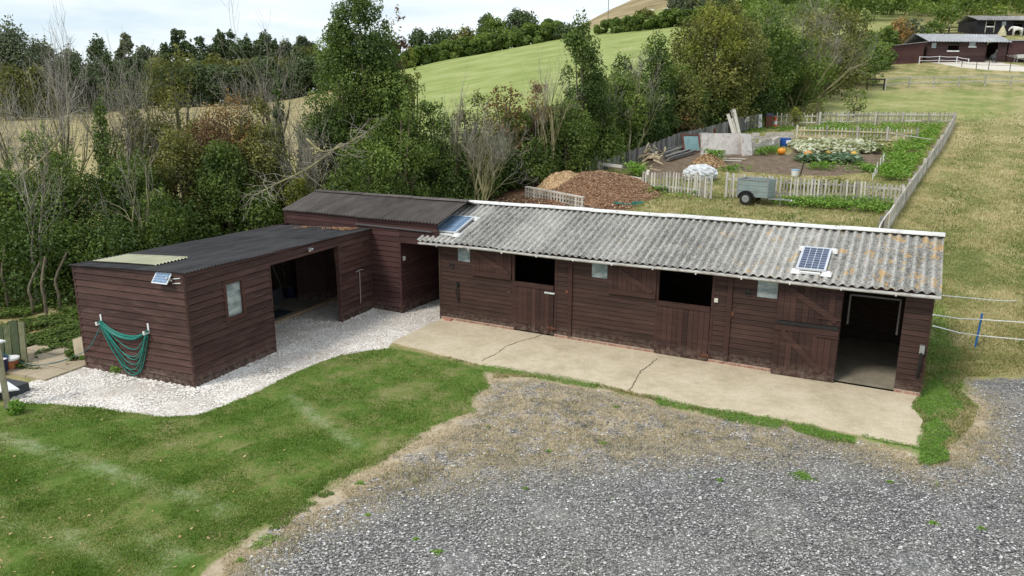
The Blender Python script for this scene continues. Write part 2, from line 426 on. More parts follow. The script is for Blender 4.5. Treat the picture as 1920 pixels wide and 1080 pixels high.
def corr(mb, P0, eu, ev, wave, amp, th=.008, sheet=None, rows=(1.,), seed=0, lap=.006, tone_var=.5, inv=False):
    """corrugated sheets: eu = along the eave, ev = up the slope"""
    r = random.Random(seed); Lu = np.linalg.norm(eu); u = eu/Lu; nn = nrm(np.cross(eu, ev))
    if nn[2] < 0: nn = -nn
    sheet = sheet or 10*wave; ns = int(math.ceil(Lu/sheet)); v0 = 0.
    for ri, vr in enumerate(rows):
        for k in range(ns):
            a0 = k*sheet-(.06 if k else 0); a1 = min(Lu, (k+1)*sheet); n = max(4, int((a1-a0)/wave*8)); m = 5
            lift = lap*(k % 2)+lap*ri; j0 = r.uniform(-.018, .018); tone = r.uniform(.5-tone_var/2, .5+tone_var/2)
            vs = []; ph = 2*math.pi/wave
            for i in range(n+1):
                a = a0+(a1-a0)*i/n
                for jv in range(m+1):
                    tv = v0+(vr-v0)*jv/m-(.05 if ri and jv == 0 else 0)
                    sag = .006*math.sin(a*1.7+tv*3)
                    p = P0+u*a+ev*tv-nrm(ev)*(j0 if (jv == 0) else 0)+nn*(amp*math.cos(ph*a)+lift+sag)
                    vs.append(p)
            N = len(vs); vs += [p-nn*th for p in vs]; w = m+1; fs = []
            for i in range(n):
                for jv in range(m):
                    q = i*w+jv; fs += [(q, q+w, q+w+1, q+1), (N+q, N+q+1, N+q+w+1, N+q+w)]
                q = i*w; fs.append((q, N+q, N+q+w, q+w)); q = i*w+m; fs.append((q, q+w, N+q+w, N+q))
            for i in (0, n):
                for jv in range(m): q = i*w+jv; fs.append((q, q+1, N+q+1, N+q) if i == 0 else (q, N+q, N+q+1, q+1))
            b = len(fs); mb.add(vs, fs, tone)
        v0 = vr

# ------------------------------------------------------------------ STABLE BLOCK
FS = Frame(SO_, SU, -SN)                       # s along front, d outwards, z
EZ, EO, RD, RZ = 2.234, .294, 2.16, 3.025       # eave height/overhang, ridge depth/height
DEP = 3.7
def roofz(t): return EZ+(RZ-EZ)*(t+EO)/(RD+EO) if t < RD else RZ-(t-RD)*.33
stable = thing('stable_block', 'long dark brown timber stable with a lichened grey corrugated roof and white ridge cap', 'stable', SO_)
OP = [(2.32, 3.48, .1, 2.11), (6.19, 7.43, .1, 2.10), (10.16, 11.30, .0, 2.09)]
WI = [(.54, .97, 1.69, 2.08), (4.45, 4.90, 1.68, 2.08), (8.39, 8.86, 1.67, 2.08)]
mb = MB()
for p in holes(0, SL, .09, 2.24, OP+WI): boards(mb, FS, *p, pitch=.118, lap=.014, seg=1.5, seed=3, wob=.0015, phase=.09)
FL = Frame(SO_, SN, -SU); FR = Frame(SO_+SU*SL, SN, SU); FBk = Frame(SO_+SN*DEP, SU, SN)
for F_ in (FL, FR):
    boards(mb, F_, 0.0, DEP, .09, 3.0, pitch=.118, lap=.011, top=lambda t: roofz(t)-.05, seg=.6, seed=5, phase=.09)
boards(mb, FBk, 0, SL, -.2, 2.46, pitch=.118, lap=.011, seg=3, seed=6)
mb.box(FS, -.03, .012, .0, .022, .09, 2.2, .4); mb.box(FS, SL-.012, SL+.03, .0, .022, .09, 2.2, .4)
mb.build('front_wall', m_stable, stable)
for a in (3.86, 7.78): MB().box(FS, a, a+.11, .012, .05, .1, 2.16, .5).build('cover_strip', m_trim, stable)
for a, z in ((2.25, 2.11), (3.48, 2.11), (6.12, 2.1), (7.43, 2.1)): MB().box(FS, a, a+.06, -.03, .022, .1, z, .6).build('door_post', m_trim, stable)
mb = MB()
for a in (3.95, 7.8):  # partitions inside
    for t in np.arange(.1, DEP-.1, .2): mb.box(FS, a, a+.03, -t-.195, -t, .03, 2.3, rnd.random())
mb.box(FS, .05, SL-.05, -DEP+.05, -DEP+.09, .03, 2.3, .2)
mb.build('partition', m_inner, stable)
for a0, a1 in ((-.01, 2.3), (3.48, 6.15), (7.44, 8.84), (11.30, SL+.01)): MB().box(FS, a0, a1, -.1, .014, -.05, .088).build('brick_plinth', m_brick, stable)
MB().box(FR, 0.02, DEP, -.1, .012, -.05, .088).build('brick_plinth', m_brick, stable)
mb = MB()
P0 = SO_-SU*.55-SN*EO+Z*EZ; LE = SL+.55+.115
k_ = SN*(RD+EO)+Z*(RZ-EZ)
corr(mb, P0, SU*LE, k_, .178, .031, .007, sheet=1.246, rows=(1.0,), seed=2, tone_var=.9)
mb.build('roof', m_roof, stable)
mb = MB()
corr(mb, P0+k_+SN*.02-Z*.012, SU*LE, SN*(DEP-RD+.2)-Z*.33*(DEP-RD+.2), .178, .03, .007, sheet=1.246, seed=3)
mb.build('rear_roof', m_roof, stable)
mb = MB()   # ridge cap: slightly uneven lengths
nc = 6
for i in range(nc):
    a0 = -.55+LE*i/nc-.03; a1 = -.55+LE*(i+1)/nc+.02; dz = .012*(i % 2)
    for side in (-1, 1):
        sl = (RZ-EZ)/(RD+EO) if side < 0 else .33
        pts = [(0, .062), (side*.17, .062-.17*sl*.55), (side*.175, .035-.17*sl*.6)]
        A = [[SO_+SU*a+SN*(RD+t)+Z*(RZ+z+dz) for t, z in pts] for a in (a0, a1)]
        for j in range(2): mb.quad(A[0][j], A[1][j], A[1][j+1], A[0][j+1]); mb.quad(A[0][j]-Z*.004, A[0][j+1]-Z*.004, A[1][j+1]-Z*.004, A[1][j]-Z*.004)
rc = mb.build('ridge_cap', m_white, stable)
for a in np.arange(-.2, 12, .9): MB().lathe(SO_+SU*a+SN*(RD-.1)+Z*(RZ+.045), [(.016, 0), (.014, .012)], 8).build('cap_screw', m_black, rc)
mb = MB()   # gutter: half round channel
r_, n_ = .052, 8; Pg = []
for a in np.linspace(-.5, SL+.12, 26):
    sag = .012*math.sin(a*1.1); Pg.append([SO_+SU*a-SN*(EO+.012+r_*math.cos(t))+Z*(EZ-.052+sag-r_*math.sin(t)) for t in np.linspace(-.15, math.pi+.15, n_)]+[SO_+SU*a-SN*(EO+.012+(r_-.006)*math.cos(t))+Z*(EZ-.052+sag-(r_-.006)*math.sin(t)) for t in np.linspace(math.pi+.15, -.15, n_)])
vs = [p for ring in Pg for p in ring]; w = 2*n_
fs = [(i*w+k, i*w+(k+1) % w, (i+1)*w+(k+1) % w, (i+1)*w+k) for i in range(len(Pg)-1) for k in range(w)]+[tuple(range(w)), tuple((len(Pg)-1)*w+k for k in range(w))]
mb.add(vs, fs); gt = mb.build('gutter', m_gutter, stable, smooth=False)
for a in np.arange(.1, SL, 1.0): MB().box(FS, a, a+.03, EO-.045, EO+.072, EZ-.112, EZ-.075).build('gutter_bracket', m_gutter, gt)
mb = MB(); mb.box(FS, -.02, SL+.02, .03, .06, 2.1, 2.2, .4); mb.build('fascia', m_trim, stable)
mb = MB()
for t in (0.1, 1.0, 1.9, 2.6, 3.4):  # purlins
    mb.beam(SO_-SU*.5+SN*t+Z*(roofz(t)-.10), SO_+SU*(SL+.05)+SN*t+Z*(roofz(t)-.10), .05, .1)
mb.build('purlin', m_inner, stable)
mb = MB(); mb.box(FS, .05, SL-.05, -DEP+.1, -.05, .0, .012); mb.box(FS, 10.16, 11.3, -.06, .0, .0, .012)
m_floor = None
def concrete(name, c1, c2, c3, crack=False):
    m = NM(name); g = m.obj()
    n1 = m.noise(g, 1.1, 7, .6); n2 = m.noise(g, 60, 4, .7); n3 = m.noise(g, 5, 6, .65)
    c = m.ramp(m.math('ADD', m.math('MULTIPLY', n1, .6), m.math('MULTIPLY', n3, .4)), [(.36, c1), (.52, c2), (.68, c3)])
    c = m.mix(m.ramp(n2, [(.36, .6), (.50, 0.)]), c, tuple(v*.5 for v in c2)); c = m.mix(m.ramp(m.noise(g, 2.1, 8, .7), [(.56, 0.), (.68, .5)]), c, tuple(v*f_ for v, f_ in zip(c1, (.8, .85, .7)))); c = m.mix(m.ramp(m.noise(g, 14, 6, .75), [(.62, 0.), (.69, .5)]), c, tuple(v*.45 for v in c1))
    c = m.mix(m.ramp(m.noise(g, 90, 3, .6), [(.6, 0.), (.68, .5)]), c, tuple(min(.8, v*1.35) for v in c3))
    return m.out(c, .92, 0, m.bump(m.math('ADD', n2, n3), .006, .6), .15)
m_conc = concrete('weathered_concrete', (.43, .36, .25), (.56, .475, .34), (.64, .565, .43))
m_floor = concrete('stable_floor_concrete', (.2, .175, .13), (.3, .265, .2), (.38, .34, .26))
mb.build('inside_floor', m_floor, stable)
for h in WI:
    mb = MB(); mb.box(FS, h[0]+.012, h[1]-.012, -.012, -.006, h[2]+.012, h[3]-.012)
    wdw = mb.build('window', m_glass, stable)
    mb = MB(); e = .02
    mb.box(FS, h[0]-.0, h[0]+e, -.03, .004, h[2], h[3]); mb.box(FS, h[1]-e, h[1], -.03, .004, h[2], h[3])
    mb.box(FS, h[0]+e, h[1]-e, -.03, .004, h[2], h[2]+e); mb.box(FS, h[0]+e, h[1]-e, -.03, .004, h[3]-e, h[3])
    mb.build('window_frame', m_trim, wdw)

def leaf(F, a0, a1, d, z0, z1, parent, ledges, brace=None, label=None, mat=None, flip=False, n=None, boards_t=.022, strip=None):
    """a ledged and braced door leaf standing at distance d in front of F"""
    mb = MB(); n = n or max(4, int(round((a1-a0)/.125))); w = (a1-a0)/n
    for i in range(n): mb.box(F, a0+i*w+.003, a0+(i+1)*w-.003, d, d+boards_t+.002*(i % 2), z0, z1, rnd.random())
    mb.box(F, a0, a1, d-.004, d+.004, z0+.01, z1-.01, 0.)
    o = mb.build('door', mat or m_door, parent, label=label)
    for zl, hl in ledges: MB().box(F, a0+.005, a1-.005, d+boards_t+.002, d+boards_t+.024, zl, zl+hl, .6).build('ledge', mat or m_door, o)
    if brace:
        (xa, za), (xb, zb), wd = brace
        pa = F(xa, d+boards_t+.013, za); pb = F(xb, d+boards_t+.013, zb); mb = MB(); mb.beam(pa, pb, wd, .022, up=F.w, tone=.7)
        # beam() width runs along cross(d, up): in the plane of the door
        mb.build('brace', mat or m_door, o)
    return o
# first box: upper leaf folded back, lower leaf shut
d1 = leaf(FS, 1.02, 2.24, .03, 1.38, 2.10, stable, [(1.38, .13)], ((1.2, 1.98), (2.16, 1.54), .13), 'open upper stable door beside the first window')
d2 = leaf(FS, 2.31, 3.46, .005, .06, 1.36, stable, [(1.24, .10)], None, 'shut lower stable door nearest the solar panel end')
mb = MB(); mb.box(FS, 2.36, 2.82, .03, .045, .25, .34, .3); mb.build('hinge_strap', m_trim, d2)
mb = MB(); mb.box(FS, 3.2, 3.50, .032, .05, 1.13, 1.19); mb.tube([FS(3.22, .06, 1.16), FS(3.5, .06, 1.16)], .01, 6); mb.build('bolt', m_steel, d2)
mb = MB(); mb.box(FS, 3.3, 3.52, .032, .05, .2, .28); mb.tube([FS(3.3, .06, .24), FS(3.56, .06, .24)], .012, 6); mb.tube([FS(3.36, .055, .24), FS(3.33, .07, .36)], .012, 6); mb.build('kick_bolt', m_rust, d2)
d1 = leaf(FS, 4.92, 6.13, .03, 1.36, 2.09, stable, [(1.36, .12)], ((5.22, 1.93), (6.05, 1.5), .13), 'open upper stable door beside the middle window')
d2 = leaf(FS, 6.18, 7.42, .005, .0, 1.33, stable, [(1.21, .1)], None, 'shut lower door of the middle stable')
mb = MB(); mb.box(FS, 6.22, 6.7, .03, .045, .25, .34, .3); mb.build('hinge_strap', m_trim, d2)
mb = MB(); mb.box(FS, 7.24, 7.45, .032, .05, .12, .2); mb.tube([FS(7.2, .06, .16), FS(7.5, .06, .16)], .012, 6); mb.tube([FS(7.3, .055, .16), FS(7.27, .07, .27)], .012, 6); mb.build('kick_bolt', m_rust, d2)
# third box: both leaves folded back against the wall, standing slightly open
ang = .07
FD = Frame(FS(10.15, .035, 0), -(SU*math.cos(ang)+SN*math.sin(ang)), -SN*math.cos(ang)+SU*math.sin(ang))
FD = Frame(FS(10.15, .035, 0)+0*SU, -SU*math.cos(ang)-SN*math.sin(-ang), -SN)
class FlipFrame(Frame):
    pass
dA = Frame(FS(8.88, .10, 0), nrm(FS(10.15, .05, 0)-FS(8.88, .10, 0)), -SN)
d3 = leaf(dA, 0, 1.27, 0, 1.27, 2.07, stable, [], ((.22, 1.98), (1.2, 1.37), .13), 'open upper door of the right hand stable')
d4 = leaf(dA, -.02, 1.27, 0, .0, 1.18, stable, [(.03, .15), (1.05, .1)], ((.12, 1.04), (1.0, .21), .13), 'open lower door of the right hand stable')
mb = MB(); mb.box(dA, 0.02, 1.25, .022, .04, 1.185, 1.26); mb.build('rubber_strip', m_black, d4)
for z, dd in ((.12, d4), (1.0, d4), (1.4, d3), (1.95, d3)): MB().box(dA, .82, 1.28, .048, .054, z, z+.04).build('hinge_strap', m_trim, dd)
# small fittings
def ring(F, a, z, name='tie_ring', r=.05, m=None):
    mb = MB(); mb.lathe(F(a, .012, z), [(.05, 0), (.05, .012), (.03, .02)], 12, F.w)
    mb.tube([F(a+r*math.cos(t), .035, z-.05+r*math.sin(t)) for t in np.linspace(0, 2*math.pi, 13)], .008, 6, False)
    mb.build(name, m or m_black, stable)
ring(FS, .38, 1.62, r=.06); ring(FS, 8.23, 1.79); ring(FS, 3.83, 1.24, r=.03, m=m_rust); ring(FS, 7.9, 1.24, r=.03, m=m_rust)
def tailguard(a, z1, z0):
    mb = MB(); mb.box(FS, a-.04, a+.04, .012, .06, z1-.1, z1); mb.tube([FS(a, .07, z1-.05), FS(a-.01, .12, z1-.18), FS(a, .09, (z0+z1)/2), FS(a+.02, .05, z0)], [.018, .022, .022, .02], 8); mb.build('strap_holder', m_black, stable)
tailguard(.56, 1.12, .58)
mb = MB(); mb.box(FS, 11.66, 11.75, .012, .09, .93, 1.10); mb.build('strap_clip', m_steel, stable)
mb = MB(); mb.tube([FS(11.7, .08, .95), FS(11.7, .09, .7), FS(11.68, .05, .42)], .025, 8); mb.build('hanging_strap', m_black, stable)
mb = MB(); mb.box(FS, 7.5, 7.58, .012, .05, 1.46, 1.55); mb.lathe(FS(7.54, .05, 1.505), [(.02, 0), (.018, .01)], 10, FS.w); mb.build('alarm_box', m_alarm, stable)
mb = MB(); mb.lathe(FS(2.15, .012, 1.03), [(.015, 0), (.012, .01)], 8, FS.w); mb.build('wall_screw', m_steel, stable)
mb = MB()
fr = [FS(10.26, -.5, 1.2), FS(10.26, -.5, 1.86), FS(11.22, -.5, 1.86), FS(11.22, -.5, 1.1)]
for a, b in zip(fr, fr[1:]): mb.beam(a, b, .035, .035, up=SN)

mb.build('conduit', paint('grey_conduit', (.12, .11, .10), .5), stable)
tag(MB().box(Frame(FS(.17, .05, 0), SU, -SN), 0, .2, 0, .1, 0.0, .065).build('loose_brick', paint('pale_red_brick', (.42, .2, .15), .9, .4, 20), None, loc=FS(.27, .1, 0)), 'loose pink brick lying on the concrete at the left end of the stable', 'brick')

# solar panels
def cells(mb, O, eu, ev, nu, nv, gap=.012):
    U = np.linalg.norm(eu); Vv = np.linalg.norm(ev)
    for i in range(nu):
        for j in range(nv):
            a0 = i/nu+gap/2/U; a1 = (i+1)/nu-gap/2/U; b0 = j/nv+gap/2/Vv; b1 = (j+1)/nv-gap/2/Vv
            mb.quad(O+eu*a0+ev*b0, O+eu*a1+ev*b0, O+eu*a1+ev*b1, O+eu*a0+ev*b1, rnd.random())
PV1, PV2 = (-.32, .47, .74, .97), (9.18, .34, .56, .99)
def roofpanel(a0, t0, w, l, pv, nu, nv, label, skew=0.):
    nn = nrm(np.cross(SU, k_)); kv = nrm(k_); Rp = lambda a, t, h: SO_+SU*a-SN*EO+Z*EZ+kv*((t+EO)/kv@SN if False else (t+EO)/float(kv@SN))+nn*(h)
    o = thing('solar_panel', label, 'solar panel', Rp(a0, t0, .026))
    U = SU*math.cos(skew)+kv*math.sin(skew); K = -SU*math.sin(skew)+kv*math.cos(skew)
    O = SO_-SN*EO+Z*EZ+SU*a0+kv*t0+nn*.10; FF = lambda a, d, z: O+U*a+K*d+nn*z
    mb = MB(); mb.box(FF, 0, w, 0, l, -.03, 0)
    mb.build('backing', m_pvline, o)
    mb = MB(); cells(mb, O+U*.02+K*.02+nn*.002, U*(w-.04), K*(l-.04), nu, nv); mb.build('cells', pv, o)
    mb = MB(); e = .02
    mb.box(FF, -e, 0, -e, l+e, -.035, .006); mb.box(FF, w, w+e, -e, l+e, -.035, .006); mb.box(FF, 0, w, -e, 0, -.035, .006); mb.box(FF, 0, w, l, l+e, -.035, .006)
    mb.build('frame', m_frame, o)
    for (a, d, sa, sd_) in ((-.12, -.12, 1, 1), (w-.08, -.12, 1, 1), (-.12, l-.06, 1, 1), (w-.08, l-.06, 1, 1)):
        mb = MB(); P = [FF(a, d, -.085), FF(a+.22, d, -.085), FF(a+.22, d+.2, -.085), FF(a, d+.2, -.085), FF(a+.04, d+.04, -.037), FF(a+.18, d+.04, -.037), FF(a+.18, d+.16, -.037), FF(a+.04, d+.16, -.037)]
        mb.hexa(P); mb.build('corner_mount', m_white, o)
    mb = MB(); mb.box(FF, .08, w-.08, -.10, -.045, -.085, -.04); mb.build('side_mount', m_white, o)
roofpanel(*PV1, m_pv, 4, 9, 'blue gridded solar panel on white corner mounts at the left end of the grey roof', .0)
roofpanel(*PV2, m_pv2, 4, 9, 'darker navy solar panel on white mounts toward the right end of the grey roof')

# ------------------------------------------------------------------ SHED (left)
QB = V(-6.6696, 14.4388, 0); BUV, BNV = V(math.cos(BB), math.sin(BB), 0), V(-math.sin(BB), math.cos(BB), 0)
LN, WD = 6.844, 3.1835; IC = QB+BNV*LN
FA = Frame(QB, BUV, -BNV); FBl = Frame(QB, BNV, BUV)
shed = thing('timber_shed', 'purplish brown weatherboard shed with a low black corrugated roof and an open doorway', 'shed', QB)
stop = lambda b: 2.475-.0145*b
mb = MB()
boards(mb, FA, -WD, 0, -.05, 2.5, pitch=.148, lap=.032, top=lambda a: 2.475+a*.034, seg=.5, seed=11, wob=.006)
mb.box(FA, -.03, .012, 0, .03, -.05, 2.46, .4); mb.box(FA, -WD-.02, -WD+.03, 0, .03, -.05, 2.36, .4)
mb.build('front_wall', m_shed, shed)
mb = MB()
OPB = [(2.53, 5.245, -.05, 2.13), (1.02, 1.62, 1.16, 2.04)]
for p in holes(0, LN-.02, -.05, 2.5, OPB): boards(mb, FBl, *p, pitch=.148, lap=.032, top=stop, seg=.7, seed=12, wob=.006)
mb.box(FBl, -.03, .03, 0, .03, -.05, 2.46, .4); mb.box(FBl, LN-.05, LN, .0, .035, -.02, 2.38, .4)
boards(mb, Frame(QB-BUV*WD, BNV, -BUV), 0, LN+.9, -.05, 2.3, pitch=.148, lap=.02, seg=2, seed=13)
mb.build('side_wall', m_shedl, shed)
mb = MB(); mb.box(FBl, 2.5, 2.535, -.08, .032, -.05, 2.13, .5); mb.box(FBl, 5.24, 5.30, -.08, .034, -.05, 2.13, .5); mb.box(FBl, 2.5, 5.3, -.08, -.031, 2.1, 2.2, .4); mb.box(FBl, 2.3, 2.4, -WD, -.04, -.05, 2.2, .3)
mb.build('door_frame', m_shedl, shed)
mb = MB(); mb.box(FBl, 0, LN, .026, .05, 2.32, 2.365, .4)
mb = MB()
corr(mb, QB-BNV*.09+BUV*.08+Z*2.475, BNV*(LN+.05)-Z*.10, -BUV*(WD+.2)-Z*.115, .0955, .014, .004, sheet=.93, rows=(.5, 1.0), seed=5, lap=.004, tone_var=.4)
mb.build('roof', m_ond_black, shed)
mb = MB()
# translucent sheet laid over the front bay
pc = [hit(px, py, QB+Z*2.49, nrm(np.cross(BNV-Z*.0146, -BUV-Z*.034))) for px, py in ((203, 484), (300, 485), (351, 471), (272, 469))]
corr(mb, QB+Z*2.50-BUV*1.2-Z*.041+BNV*.35, BNV*.95-Z*.014, -BUV*1.9-Z*.065, .0955, .014, .004, sheet=.93, seed=6)
mb.build('roof_light', m_clear, shed, label='pale yellowish translucent roof sheet')
h = (1.02, 1.62, 1.16, 2.04)
mb = MB(); mb.box(FBl, h[0]+.06, h[1]-.06, -.03, -.02, h[2]+.06, h[3]-.06)
wdw = mb.build('window', m_glass, shed)
mb = MB(); e = .065
mb.box(FBl, h[0]-.02, h[0]+e, -.03, .036, h[2]-.02, h[3]+.02); mb.box(FBl, h[1]-e, h[1]+.02, -.03, .036, h[2]-.02, h[3]+.02)
mb.box(FBl, h[0]+e, h[1]-e, -.03, .036, h[2]-.02, h[2]+e); mb.box(FBl, h[0]+e, h[1]-e, -.03, .036, h[3]-e, h[3]+.02)
mb.build('window_frame', boardmat('window_frame_timber', (.05, .022, .018), (.09, .04, .032), (.14, .08, .06), BB+math.pi/2, wear=.3), wdw)
# the door leaf standing open inwards, hinged on the right jamb
pH = FBl(7.34, -1.64, 0); pE = FBl(6.50, -2.43, 0); eD = nrm(pE-pH); wl = float(np.linalg.norm(pE-pH)); FO = Frame(pH, eD, nrm(np.cross(eD, Z)))
if np.dot(FO.w, C0-pH) < 0: FO.w = -FO.w
mo = boardmat('stained_open_door', (.03, .0155, .0125), (.055, .03, .024), (.1, .06, .045), BB, wear=.25)
dl = leaf(FO, 0, wl, 0, .04, 2.08, shed, [(1.9, .1), (1.05, .1), (.12, .1)], None, 'tall shed door folded open inside the doorway', mat=mo, n=11)
m_deck = wood('grey_floor_board', (.19, .17, .135), (.27, .24, .19), (.34, .31, .25))
mb = MB()
for i in range(16): mb.box(Frame(QB, BNV, BUV), .1+i*.48, .1+i*.48+.474, -WD+.06, -1.66, -.02, .055+.002*(i % 2), rnd.random())
mb.build('floor_boards', m_deck, shed)
mb = MB(); mb.box(FBl, 2.3, 7.7, -1.66, -1.56, -.02, .06); mb.build('threshold', wood('pale_threshold', (.28, .19, .12), (.36, .26, .17), (.43, .32, .22)), shed)
mb = MB(); mb.box(FBl, 3.93, 4.0, .03, .1, 2.26, 2.31)
for s_ in (-1, 1): mb.lathe(FBl(3.965+s_*.035, .1, 2.27), [(.02, -.02), (.035, .02), (.04, .05)], 10, nrm(BUV+BNV*s_*.6-Z*.5))
mb.build('flood_light', m_steel, shed)
for a, z in ((-2.50, 1.17), (-1.12, 1.12)):
    mb = MB(); mb.box(FA, a-.02, a+.02, .028, .045, z-.06, z+.16); mb.box(FA, a-.022, a+.022, .045, .17, z-.06, z-.03); mb.box(FA, a-.022, a+.022, .155, .175, z-.03, z+.02)
    mb.build('hose_hook', m_white, shed)
o = thing('solar_panel', 'small tilted solar panel on a white bracket under the corner of the black shed roof', 'solar panel', FA(-.44, .03, 2.3))
Vp = nrm(FA(0, .03, 2.44)-FA(0, .19, 2.24)); Np = nrm(np.cross(BUV, Vp)); Np = Np if Np@(-BNV) > 0 else -Np
FT = lambda a, d, z: FA(-.70, .20, 2.24)+BUV*a+Vp*d+Np*z
mb = MB(); mb.box(FT, 0, .42, 0, .26, -.02, 0); mb.build('frame', m_frame, o)
mb = MB(); cells(mb, FT(.02, .02, .003), BUV*.38, Vp*.22, 6, 4, .006); mb.build('cells', m_pv, o)
mb = MB(); mb.beam(FA(-.32, .0, 2.26), FA(-.32, .16, 2.36), .03, .03); mb.beam(FA(-.3, .02, 2.22), FA(-.08, .02, 2.25), .03, .02); mb.beam(FA(-.3, .02, 2.32), FA(-.08, .02, 2.35), .03, .02); mb.build('bracket', m_white, o)

# things inside the doorway
mb = MB(); c = FBl(6.85, -2.95, .06); mb.lathe(c, [(.22, 0), (.27, .26), (.28, .27), (.26, .265), (.21, .03)], 20)
tag(mb.build('bucket', paint('navy_plastic', (.015, .015, .05), .4), None, loc=c), 'dark blue tub on the floor inside the shed doorway', 'tub')
mb = MB(); pts = []
for k in range(3):
    b0 = FBl(6.1+k*.12, -2.9, .5+.2*k); mb.tube([b0+V(.3*math.cos(t+k), .1*math.sin(t), .28*math.sin(t*1.3+k)+.35) for t in np.linspace(0, 3.6, 14)], .012, 6)
mb.tube([FBl(6.3, -2.8, .06), FBl(6.1, -2.75, .7), FBl(5.9, -2.8, 1.25)], .03, 7); mb.box(Frame(FBl(5.7, -2.9, 0), BNV, BUV), 0, .5, -.2, .15, .06, .5)
tag(mb.build('pressure_washer', paint('dark_grey_plastic', (.06, .065, .07), .4), None, loc=FBl(6.1, -2.9, .06)), 'shadowy machine with looping hoses inside the shed doorway', 'machine')
mb = MB(); mb.box(FBl, 4.2, 5.45, -2.3, -1.72, .062, .075)
for i in range(20): mb.box(FBl, 4.22+i*.061, 4.247+i*.061, -2.29, -1.73, .075, .083)
tag(mb.build('door_mat', paint('ribbed_dark_rubber', (.035, .045, .05), .7), None, loc=FBl(4.8, -2., .06)), 'ribbed dark rubber mat just inside the shed doorway', 'mat')
mb = MB(); p0 = FBl(6.16, .055, 1.26); p1 = FBl(6.10, .085, .33)
mb.tube([p0, p1], [.012, .010], 7); mb.tube([p0+BNV*-.17, p0+Z*.02+BNV*-.08, p0+Z*.03, p0+Z*.02+BNV*.09, p0+BNV*.17], .014, 7)
tag(mb.build('manhole_key', paint('worn_grey_metal', (.32, .27, .25), .5), None, loc=p1), 'thin T handled metal rod hanging on the shed wall right of its doorway', 'tool')

# hose
m_hose = paint('green_hose', (.012, .19, .15), .35, .2, 10)
mb = MB(); rh = random.Random(5)
for k in range(13):
    za, zb = 1.19-.01*(k % 4), 1.13-.01*(k % 3)
    if k < 6: sag = .20+.014*k+rh.uniform(0, .02)
    else: sag = [.50, .66, .84, .97, 1.05, 1.09, .74][k-6]
    a0 = -2.50+rh.uniform(-.02, .03); a1 = -1.12+rh.uniform(-.05, .02); sk = rh.uniform(-.06, .25) if k >= 6 else .05; pw = 1. if k < 6 else 1.05
    pts = []
    for t in np.linspace(0, 1, 22):
        x = 2*t-1; zz = za+(zb-za)*t-sag*(1-abs(x)**(2.2*pw)); tt = t+sk*math.sin(math.pi*t)*.35*(1 if k < 14 else -.2)
        if k >= 6: tt = t+.30*math.sin(math.pi*t)*(.5 if k % 2 else .8)*(1-t)
        pts.append(FA(a0+(a1-a0)*tt, .055+.07*rh.random()*0+.02*(k % 5)*.6, max(zz, .03)))
    mb.tube(pts, .0115, 6)
tag(mb.build('garden_hose', m_hose, None, smooth=True, loc=FA(-1.8, .1, 1.15)), 'green garden hose draped in loops over two white hooks on the shed wall', 'hose')
ph = [FA(-2.50, .05, 1.1), FA(-2.9, .10, .55), V(-10.15, 16.0, .12), V(-10.5, 15.75, .05), V(-10.9, 15.6, .06), V(-11.3, 15.45, .35), V(-11.75, 15.3, .8), V(-12.3, 15.2, .95)]
def smooth(pts, n=6):
    out = []; P = [pts[0]]+list(pts)+[pts[-1]]
    for i in range(1, len(P)-2):
        for t in np.linspace(0, 1, n, endpoint=False):
            a, b, c, d = P[i-1], P[i], P[i+1], P[i+2]
            out.append(.5*((2*b)+(-a+c)*t+(2*a-5*b+4*c-d)*t*t+(-a+3*b-3*c+d)*t**3))
    return out+[P[-2]]
tag(MB().tube(smooth(ph), .010, 6).build('water_pipe', paint('teal_hose', (.02, .16, .17), .35), None, smooth=True, loc=ph[3]), 'teal hose trailing over the paving slabs to the foot of the shed', 'hose')

# ------------------------------------------------------------------ STORE (between)
store = thing('store_building', 'brown weatherboard store with a dark brown corrugated roof wedged between shed and stable', 'store', IC)
FT_ = Frame(IC, SU, -SN); FRt = Frame(IC+SU*1.07, SN, SU)
mb = MB()
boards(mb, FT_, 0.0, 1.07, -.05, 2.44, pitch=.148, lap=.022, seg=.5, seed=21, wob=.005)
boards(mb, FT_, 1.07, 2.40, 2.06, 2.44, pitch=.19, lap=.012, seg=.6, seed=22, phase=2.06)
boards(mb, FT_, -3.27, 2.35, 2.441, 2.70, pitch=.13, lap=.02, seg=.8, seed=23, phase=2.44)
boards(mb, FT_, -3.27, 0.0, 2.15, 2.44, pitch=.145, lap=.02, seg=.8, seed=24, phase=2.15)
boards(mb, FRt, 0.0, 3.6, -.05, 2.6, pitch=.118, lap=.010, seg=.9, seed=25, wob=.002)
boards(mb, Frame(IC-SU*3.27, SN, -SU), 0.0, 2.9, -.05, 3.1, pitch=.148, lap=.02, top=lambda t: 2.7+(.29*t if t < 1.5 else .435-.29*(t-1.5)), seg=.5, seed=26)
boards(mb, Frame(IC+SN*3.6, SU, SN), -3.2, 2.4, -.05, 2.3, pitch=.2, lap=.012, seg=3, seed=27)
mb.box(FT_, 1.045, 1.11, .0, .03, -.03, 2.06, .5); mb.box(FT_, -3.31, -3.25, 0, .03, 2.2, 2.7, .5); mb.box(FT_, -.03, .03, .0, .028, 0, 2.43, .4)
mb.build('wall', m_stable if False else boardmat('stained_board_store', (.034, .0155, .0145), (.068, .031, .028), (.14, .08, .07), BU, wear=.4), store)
mb = MB()
RDp, RZp = 1.48, 3.149
P0 = IC-SU*3.30-SN*.12+Z*2.70; kk = SN*(RDp+.12)+Z*(RZp-2.70)
corr(mb, P0, SU*5.75, kk, .108, .022, .004, sheet=.97, seed=8, lap=.004, tone_var=.5)
mb.build('roof', m_ond_brown, store)
mb = MB()
